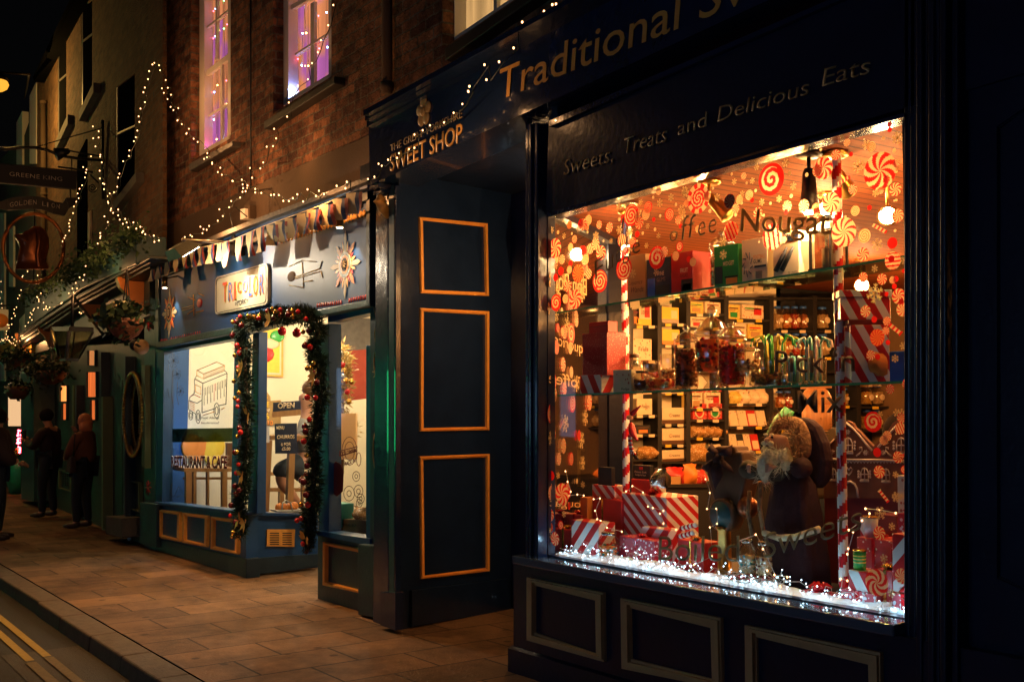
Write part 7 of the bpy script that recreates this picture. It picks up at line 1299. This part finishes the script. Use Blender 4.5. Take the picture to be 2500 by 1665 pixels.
ls=thing('lion_sign',SG.pt(z2(255,645)),'copper ring sign holding a carved lion body with draped mane','sign'); mb=MB(); mb.tube([SG.pt(z2(255+233*math.cos(a*math.pi/24),645+262*math.sin(a*math.pi/24))) for a in range(49)],.028,'copper_rim',10); mb.obj('ring',ls)
mb=MB(); lp=[(112,545),(140,538),(165,545),(185,520),(215,512),(250,482),(300,482),(340,510),(368,570),(372,640),(350,720),(335,760),(368,785),(365,808),(330,808),(118,806),(140,700),(152,640),(135,590),(120,575)]
a=[SG.pt(z2(*p)) for p in lp]; cen=sum(a,Vector())/len(a); n=len(a); vs=[p+Vector((.05,0,0)) for p in a]+[p-Vector((.05,0,0)) for p in a]+[cen+(p-cen)*.6+Vector((.10,0,0)) for p in a]; mb.add(vs,[[i,(i+1)%n,n+(i+1)%n,n+i] for i in range(n)]+[[i,2*n+i,2*n+(i+1)%n,(i+1)%n] for i in range(n)]+[list(range(2*n,3*n)),list(range(n,2*n))],'copper',True)
mb.tube([SG.pt(z2(*p),.11) for p in ((285,500),(300,600),(285,700),(300,780),(325,805))],.03,'copper',8); mb.tube([SG.pt(z2(*p),.09) for p in ((120,550),(190,545),(210,590),(190,600))],.02,'copper',8)
mb.obj('lion',ls); mb=MB(); mb.tube([SG.pt(z2(265,400)),SG.pt(z2(265,485))],.01,'black_iron',5); mb.tube([SG.pt(z2(258,808)),SG.pt(z2(258,900))],.01,'black_iron',5); mb.obj('chain',ls)
xs2=PB.pt((60,800)).x; S3=Pl((xs2,0),(xs2,5)); t=thing('small_hanging_sign',S3.pt((8,780)),'pale square hanging sign with an orange disc at the left edge','sign'); mb=MB(); PR('white_paint',S3,[z2(-30,1108),z2(65,1118),z2(63,1275),z2(-30,1275)],.03,-.03,mb); mb.obj('board',t); mb=MB(); mb.lathe(S3.pt(z2(5,1200),.034),[(.16,0),(.16,.004)],'orange',20,Vector((1,0,0))); mb.obj('disc',t); mb=MB(); mb.tube([S3.pt(z2(-30,1085)),S3.pt(z2(78,1085))],.02,'black_iron',6); mb.tube([S3.pt(z2(60,1085)),S3.pt(z2(60,1118))],.01,'black_iron',6); mb.obj('bracket',t)
# far end of the street
fr=thing('far_building',PB.pt((40,700),0),'dim pale building beyond the pub with narrow lit window surrounds','building'); FP=Pl((-60,6.9),(-23.8,4.5)); mb=MB(); PR('plaster_dark',FP,[(-40,430),(60,330),(90,240),(90,1215),(-40,1190)],0,-.3,mb); mb.obj('wall',fr)
for q in ([(40,300),(54,272),(54,402),(40,402)],[(0,520),(10,520),(10,930),(0,930)],[(22,560),(32,552),(32,700),(22,700)]): mb=MB(); PR('white_paint',FP,q,.05,-.1,mb); mb.obj('window',fr)
mb=MB(); PR('shop_lit_cream',FP,[(20,935),(57,935),(57,1075),(20,1075)],.06,.02,mb); mb.obj('shop_window',fr); mb=MB(); PR('plaster_dark',FP,[(20,1040),(57,1040),(57,1150),(20,1150)],.09,.0,mb); mb.obj('stall_riser',fr)
t=thing('red_light_curtain',FP.pt((47,1090),.15),'curtain of tiny red lights beside the far lit shop window','string lights'); mb=MB(); mb.tube([FP.pt((47,1050),.15),FP.pt((47,1108),.15)],.01,'wire_dark',4); mb.obj('wire',t)
for i in range(30): b=MB(); b.ball(FP.pt((42+11*R(),1050+57*R()),.16),.022,'bulb_red',6,4); b.obj('bulb',t)
t=thing('refuse_bag',G((32,1205)),'green crinkled refuse sack leaning on the teal pilaster','refuse bag'); mb=MB(); mb.ball(G((30,1206))+Vector((0,.1,.42)),.42,'bag_green',14,10,(.75,.6,1.1)); mb.ball(G((40,1204))+Vector((.2,.1,.35)),.36,'bag_green',12,8,(.7,.6,1.1)); 
for v in mb.v: v+=Vector((noise.noise(v*9),noise.noise(v*9+Vector((5,0,0))),noise.noise(v*9+Vector((0,9,0)))))*.05
mb.obj('sack',t); mb=MB(); mb.ball(G((30,1206))+Vector((.05,.08,.95)),.2,'gold_gloss',10,6,(1.3,1,.5)); mb.obj('tie',t)
t=thing('wall_planter',PB.pt((45,945),.6),'small wall planter with trailing leaves at the far end of the pub','planter'); mb=MB(); mb.lathe(PB.pt((42,975),.6),[(.12,0),(.2,.1),(.24,.25)],'wood_dark',12); mb.obj('bowl',t); mb=MB(); leaves(mb,PB.pt((43,945),.6),.22,200,'leaf_dark',.06,(1,.8,.6)); mb.obj('foliage',t)
# people on the pavement
g=G((125,1262)); person('person',(g.x,g.y-.05,gz(g.x)),(-.7,-.7,0),'person in a dark coat looking down at a phone outside the pub',H=1.78,coat='coat_dark',hair='hair_dark',bulk=1.05,neckbend=(0,.07),arms={1:((.2,.02,1.34),(.24,.14,1.1),(.08,.40,1.22)),-1:((-.2,.02,1.34),(-.24,.12,1.1),(-.06,.40,1.2))})
hp=Vector((g.x,g.y-.05,gz(g.x)))+Vector((-.7,-.7,0)).normalized()*.45+Vector((0,0,1.36)); mb=MB(); mb.box((hp.x-.04,hp.y-.04,hp.z-.06),(hp.x+.03,hp.y+.01,hp.z+.07),'black'); o=mb.obj('smartphone',label='black phone held up by the person in the dark coat',cat='phone')
g=G((205,1288)); person('person',(g.x,g.y-.02,gz(g.x)),(-.7,-.7,0),'red-haired person in a rust jacket with a hand raised to the face outside the pub',H=1.66,coat='coat_red',hair='hair_red',hairlong=.16,bulk=1.1,arms={1:((.2,.02,1.34),(.23,.16,1.12),(.03,.17,1.42)),-1:((-.2,.02,1.34),(-.25,.1,1.1),(-.05,.26,1.05))})
g=G((-12,1318)); person('person',(g.x,g.y,gz(g.x)),(.2,1,0),'dark figure in a padded coat cut off by the left edge',H=1.72,coat='coat_dark',hair='hair_dark',bulk=1.5,arms={1:((.24,.02,1.3),(.3,.1,1.05),(.2,.25,1.0)),-1:((-.24,.02,1.3),(-.3,.1,1.05),(-.2,.25,1.0))})
# street lamp
q=AT((-6,203),20); t=thing('street_lamp',q,'glaring yellow street lamp on a wall bracket at the upper left','street lamp'); mb=MB(); mb.ball(q,.13,'lamp_sodium',16,10,(1,1,.8)); mb.obj('bulb',t); mb=MB(); mb.lathe(q-Vector((0,0,.02)),[(.1,-.13),(.17,-.08),(.2,0),(.17,.06)],'lamp_diffuser',20); mb.obj('halo_shell',t); mb=MB(); mb.lathe(q+Vector((0,0,.04)),[(.2,0),(.17,.08),(.05,.16)],'black_iron',16); mb.tube([q+Vector((0,0,.2)),q+Vector((-.3,.6,.35)),PB.pt((60,240),0)],.025,'black_iron',6); mb.obj('bracket',t)  # amber shell round the bulb is added to imitate its halo
light('POINT',q-Vector((0,0,.3)),(1,.56,.14),110,.14)
# ---------------------------------------------------------------- fairy lights on the fronts
def fs(pts,z,plane,off,label,dens=.0,r=.0062,bulb='bulb_warm',jit=.02,mix=0,**k):
    P0=[]
    pp=[z(*p) for p in pts]
    for a,b in zip(pp,pp[1:]):
        P0.append(a)
        if dens:
            d=math.hypot(b[0]-a[0],b[1]-a[1]); n=int(d/dens)
            for i in range(1,n): P0.append((a[0]+(b[0]-a[0])*i/n+U(-3,3),a[1]+(b[1]-a[1])*i/n+U(-3,3)))
    P0.append(pp[-1]); return wstring('fairy_lights',plane,P0,label,off=off,r=r,wire='wire_dark',wr=.004,bulb=bulb,jit=jit,lead=.03,group=None)
fs([(990,410),(973,458),(960,503),(945,553),(935,598),(940,658),(913,700),(900,748),(905,795),(893,838),(883,870),(870,907),(840,963),(838,1008),(805,1025),(780,1110),(768,1138),(767,1187),(745,1222),(715,1240),(703,1290),(720,1345),(770,1375)],z1a,PB,.5,'fairy lights hanging left of the thick black drainpipe')
fs([(1000,412),(1028,422),(1035,460),(1072,523),(1047,562),(1090,563),(1064,600),(1105,605),(1088,643),(1105,683),(1154,693),(1122,718),(1145,765),(1152,772),(1177,805),(1220,825),(1203,850),(1208,860),(1250,895),(1280,900),(1340,970),(1322,1005),(1336,1003),(1376,1030),(1373,1050),(1428,1073),(1408,1098),(1433,1113),(1500,1150),(1503,1165),(1562,1155),(1570,1168),(1590,1215)],z1a,UW,.25,'fairy lights running from the drainpipe down past the left sash window')
fs([(1590,1215),(1567,1200),(1600,1190),(1645,1207),(1648,1232),(1683,1230),(1745,1262),(1772,1232),(1803,1262),(1825,1277),(1862,1272),(1888,1278),(1922,1233),(1960,1277),(1980,1223),(2042,1265),(2053,1235),(2090,1230),(2175,1200),(2237,1153),(2235,1212)],z1a,UW,.5,'fairy lights strung level along the brick above the bunting')
fs([(2142,32),(2110,170),(2064,260),(2045,330),(2015,397),(1970,430),(1980,508),(1915,552),(1882,603),(1857,662),(1857,745),(1772,830),(1778,893),(1762,923),(1718,950),(1703,1030),(1680,1070),(1610,1083),(1625,1145)],z1a,UW,.2,'fairy lights crossing the right sash window and dropping to the ledge')
fs([(1570,1222),(1550,1255),(1493,1285),(1480,1318),(1420,1335),(1437,1378),(1410,1415),(1357,1437),(1340,1462),(1297,1455),(1315,1475),(1312,1490),(1235,1493),(1240,1515),(1200,1508)],z1a,UW,.35,'fairy lights falling along the brown band to the floodlight')
fs([(1030,1545),(1005,1507),(1003,1543),(950,1505),(925,1495),(930,1480),(915,1450),(892,1447),(870,1410),(840,1447),(818,1395),(825,1425),(800,1420),(780,1395),(770,1350),(742,1357),(727,1330),(710,1290),(700,1255)],z1a,PB,.6,'fairy lights bunched at the end of the flower trough')
fs([(610,820),(645,845),(613,885),(648,885),(625,937),(657,985),(655,1010),(668,1045),(652,1095),(655,1135),(672,1165),(680,1190),(682,1215),(685,1385),(705,1420),(658,1482),(660,1510),(655,1530),(643,1545)],z1a,PB,.7,'fairy lights wound round the upright of the iron sign bracket')
fs([(595,1000),(570,1075),(548,1075),(562,1115),(557,1140),(540,1183),(523,1213),(512,1240),(518,1265),(500,1298),(488,1325),(481,1353),(461,1398),(457,1430),(458,1455),(455,1475),(433,1510),(427,1525),(415,1547)],z1a,PB,.7,'fairy lights falling behind the GREENE KING board')
fs([(676,775),(663,848),(628,874),(658,886),(600,922),(610,945),(573,962),(580,982),(545,988)],z2,PB,.6,'fairy lights trailing over the right part of the flower trough')
fs([(492,1058),(483,1065),(398,1100),(368,1115),(380,1122),(352,1112),(370,1095),(350,1070),(313,1060),(312,1045),(303,1028),(300,1010),(330,993),(305,1100),(275,1110),(268,1125),(247,1145),(257,1160),(245,1170),(258,1188),(232,1210),(207,1235)],z2,PB,.62,'fairy lights looped below the ivy in the middle of the trough')
fs([(225,835),(190,855),(187,875),(303,850),(178,970),(165,1000),(150,1030),(125,1108),(140,1100),(130,1160),(120,1150),(103,1185),(103,1225),(80,1240),(70,1240),(82,1255),(63,1290),(75,1320),(55,1335),(38,1352)],z2,PB,.8,'fairy lights hanging below the copper ring sign')
fs([(38,1352),(60,1310),(70,1330),(85,1348),(100,1370),(90,1360),(115,1380),(130,1383),(150,1375),(140,1352),(165,1355),(180,1340),(188,1325),(160,1325),(120,1345),(105,1330),(10,1368),(5,1390),(25,1340)],z2,PB,.6,'dense cluster of fairy lights over the amber fascia panel',dens=8)
fs([(20,905),(5,930),(22,985),(12,1025),(25,1070),(28,1105)],z2,PB,.6,'short string of fairy lights beside the pale disc sign')
fs([(625,1140),(640,1137),(655,1135),(672,1135)],z2,PB,.5,'row of three fairy lights under the pub cornice')
zs=za
fs([(130,535),(165,523),(188,452),(205,463),(240,430),(290,420),(300,395),(355,372),(385,365),(385,293),(430,270),(470,243),(547,227),(600,175),(648,127),(682,60),(688,30)],zs,FB,.12,'fairy lights draped over the left end of the sweet shop sign',r=.005,jit=.0)
fs([(433,322),(437,305),(490,230),(497,282),(541,220),(592,172),(593,115),(622,82),(692,62),(698,45),(727,22),(740,20),(760,-20)],z8,FB,.12,'fairy lights climbing the sweet shop cornice above the word Traditional',r=.006,jit=0)
for p,pl,o,e in ((z1a(1090,560),UW,.35,3),(z1a(1250,900),UW,.35,3),(z1a(1450,1120),UW,.4,4),(z1a(1650,1230),UW,.5,5),(z1a(1950,1240),UW,.6,5),(z1a(1350,1450),UW,.5,4),(z1a(1750,900),UW,.35,3),(z2(690,850),PB,.75,4),(z2(330,1080),PB,.75,4),(z2(110,1350),PB,.5,9),(z1a(770,1380),PB,.8,4),(z1a(650,1000),PB,.8,5),(z1a(500,1300),PB,.8,3)): light('POINT',pl.pt(p,o),(1,.45,.16),e*1.1,.12)
for p in ((250,445),(480,245),(650,120)): light('POINT',FB.pt(za(*p),.22),(1,.5,.2),.5,.04)
# ---------------------------------------------------------------- the far side of the street, only met in reflections
op=thing('opposite_shops',(-14,-7,-.3),'dark terrace across the street with a green lit sign and lit shop windows','building'); mb=MB(); mb.box((-45,-8,-1.5),(6,-7,9),'plaster_dark'); mb.obj('wall',op)
mb=MB(); mb.box((-26.0,-6.95,.2),(-25.6,-6.6,2.4),'green_sign'); mb.obj('green_sign',op)
for x0,x1,z0,z1,m in ((-20,-18,.8,2.0,'shop_lit_blue'),(-31,-29.5,.7,2.6,'shop_lit_blue'),(-38.9,-38.5,.8,2.6,'green_sign')): mb=MB(); mb.box((x0,-6.98,z0),(x1,-6.9,z1),m); mb.obj('lit_window',op)
# ================================================================ street lighting
light('SPOT',(-8.9,2.35,6.3),(1,.46,.12),400,.12,aim=(-9.0,2.75,0),spot_size=math.radians(62),spot_blend=.9)
light('SPOT',(-3.0,-6.0,6.8),(1,.55,.22),17,.2,aim=(-5.6,3.6,1.2),spot_size=math.radians(70),spot_blend=1)
light('SPOT',(-19,-3.5,6.5),(1,.42,.12),120,.2,aim=(-18,3.0,0),spot_size=math.radians(60),spot_blend=.8)
light('AREA',(-25.5,-6.3,1.4),(.05,1,.4),.8,size=1.5,aim=(-13,3.7,1.4))
light('POINT',(-24,1.5,3.5),(1,.7,.3),25,.2)
for x0,x1 in ((-5.2,-3.2),(-2.2,.2)):
    mb=MB(); mb.box((x0,-6.98,.7),(x1,-6.9,2.3),'shop_lit_blue'); mb.obj('lit_window',op)  # glowing blue panels added to go with the cool fill below
l=light('AREA',(-2.5,-6.85,1.6),(.25,.5,1),13,aim=(-5,3.6,1.4)); l.data.shape='RECTANGLE'; l.data.size=4; l.data.size_y=1.5  # unseen cool fill, added for bluish ambient light on the fronts
g=G((222,1288)); c=Vector((g.x+.05,g.y-.3,gz(g.x)+.95)); t=thing('handbag',c,'dark shoulder bag hanging beside the red-haired person','bag'); mb=MB(); mb.hexa([c+Vector((-.14,-.05,-.14)),c+Vector((.14,-.05,-.14)),c+Vector((.14,.05,-.14)),c+Vector((-.14,.05,-.14))],[c+Vector((-.11,-.03,.1)),c+Vector((.11,-.03,.1)),c+Vector((.11,.03,.1)),c+Vector((-.11,.03,.1))],'coat_dark'); mb.obj('body',t,bev=.02); mb=MB(); mb.tube([c+Vector((-.1,0,.1)),c+Vector((-.05,.03,.4)),c+Vector((.05,.03,.42)),c+Vector((.1,0,.1))],.008,'black',6); mb.obj('strap',t)
# ================================================================ render settings
sc.view_settings.view_transform='Standard'; sc.view_settings.look='None'; sc.view_settings.gamma=1; sc.view_settings.use_curve_mapping=False; sc.view_settings.exposure=1.2
c=sc.cycles; c.use_denoising=True; c.use_light_tree=True; c.max_bounces=7; c.diffuse_bounces=3; c.glossy_bounces=3; c.transmission_bounces=4; c.transparent_max_bounces=24; c.sample_clamp_indirect=3; c.caustics_reflective=False; c.caustics_refractive=False; c.use_adaptive_sampling=True; c.adaptive_threshold=.02; c.blur_glossy=.5
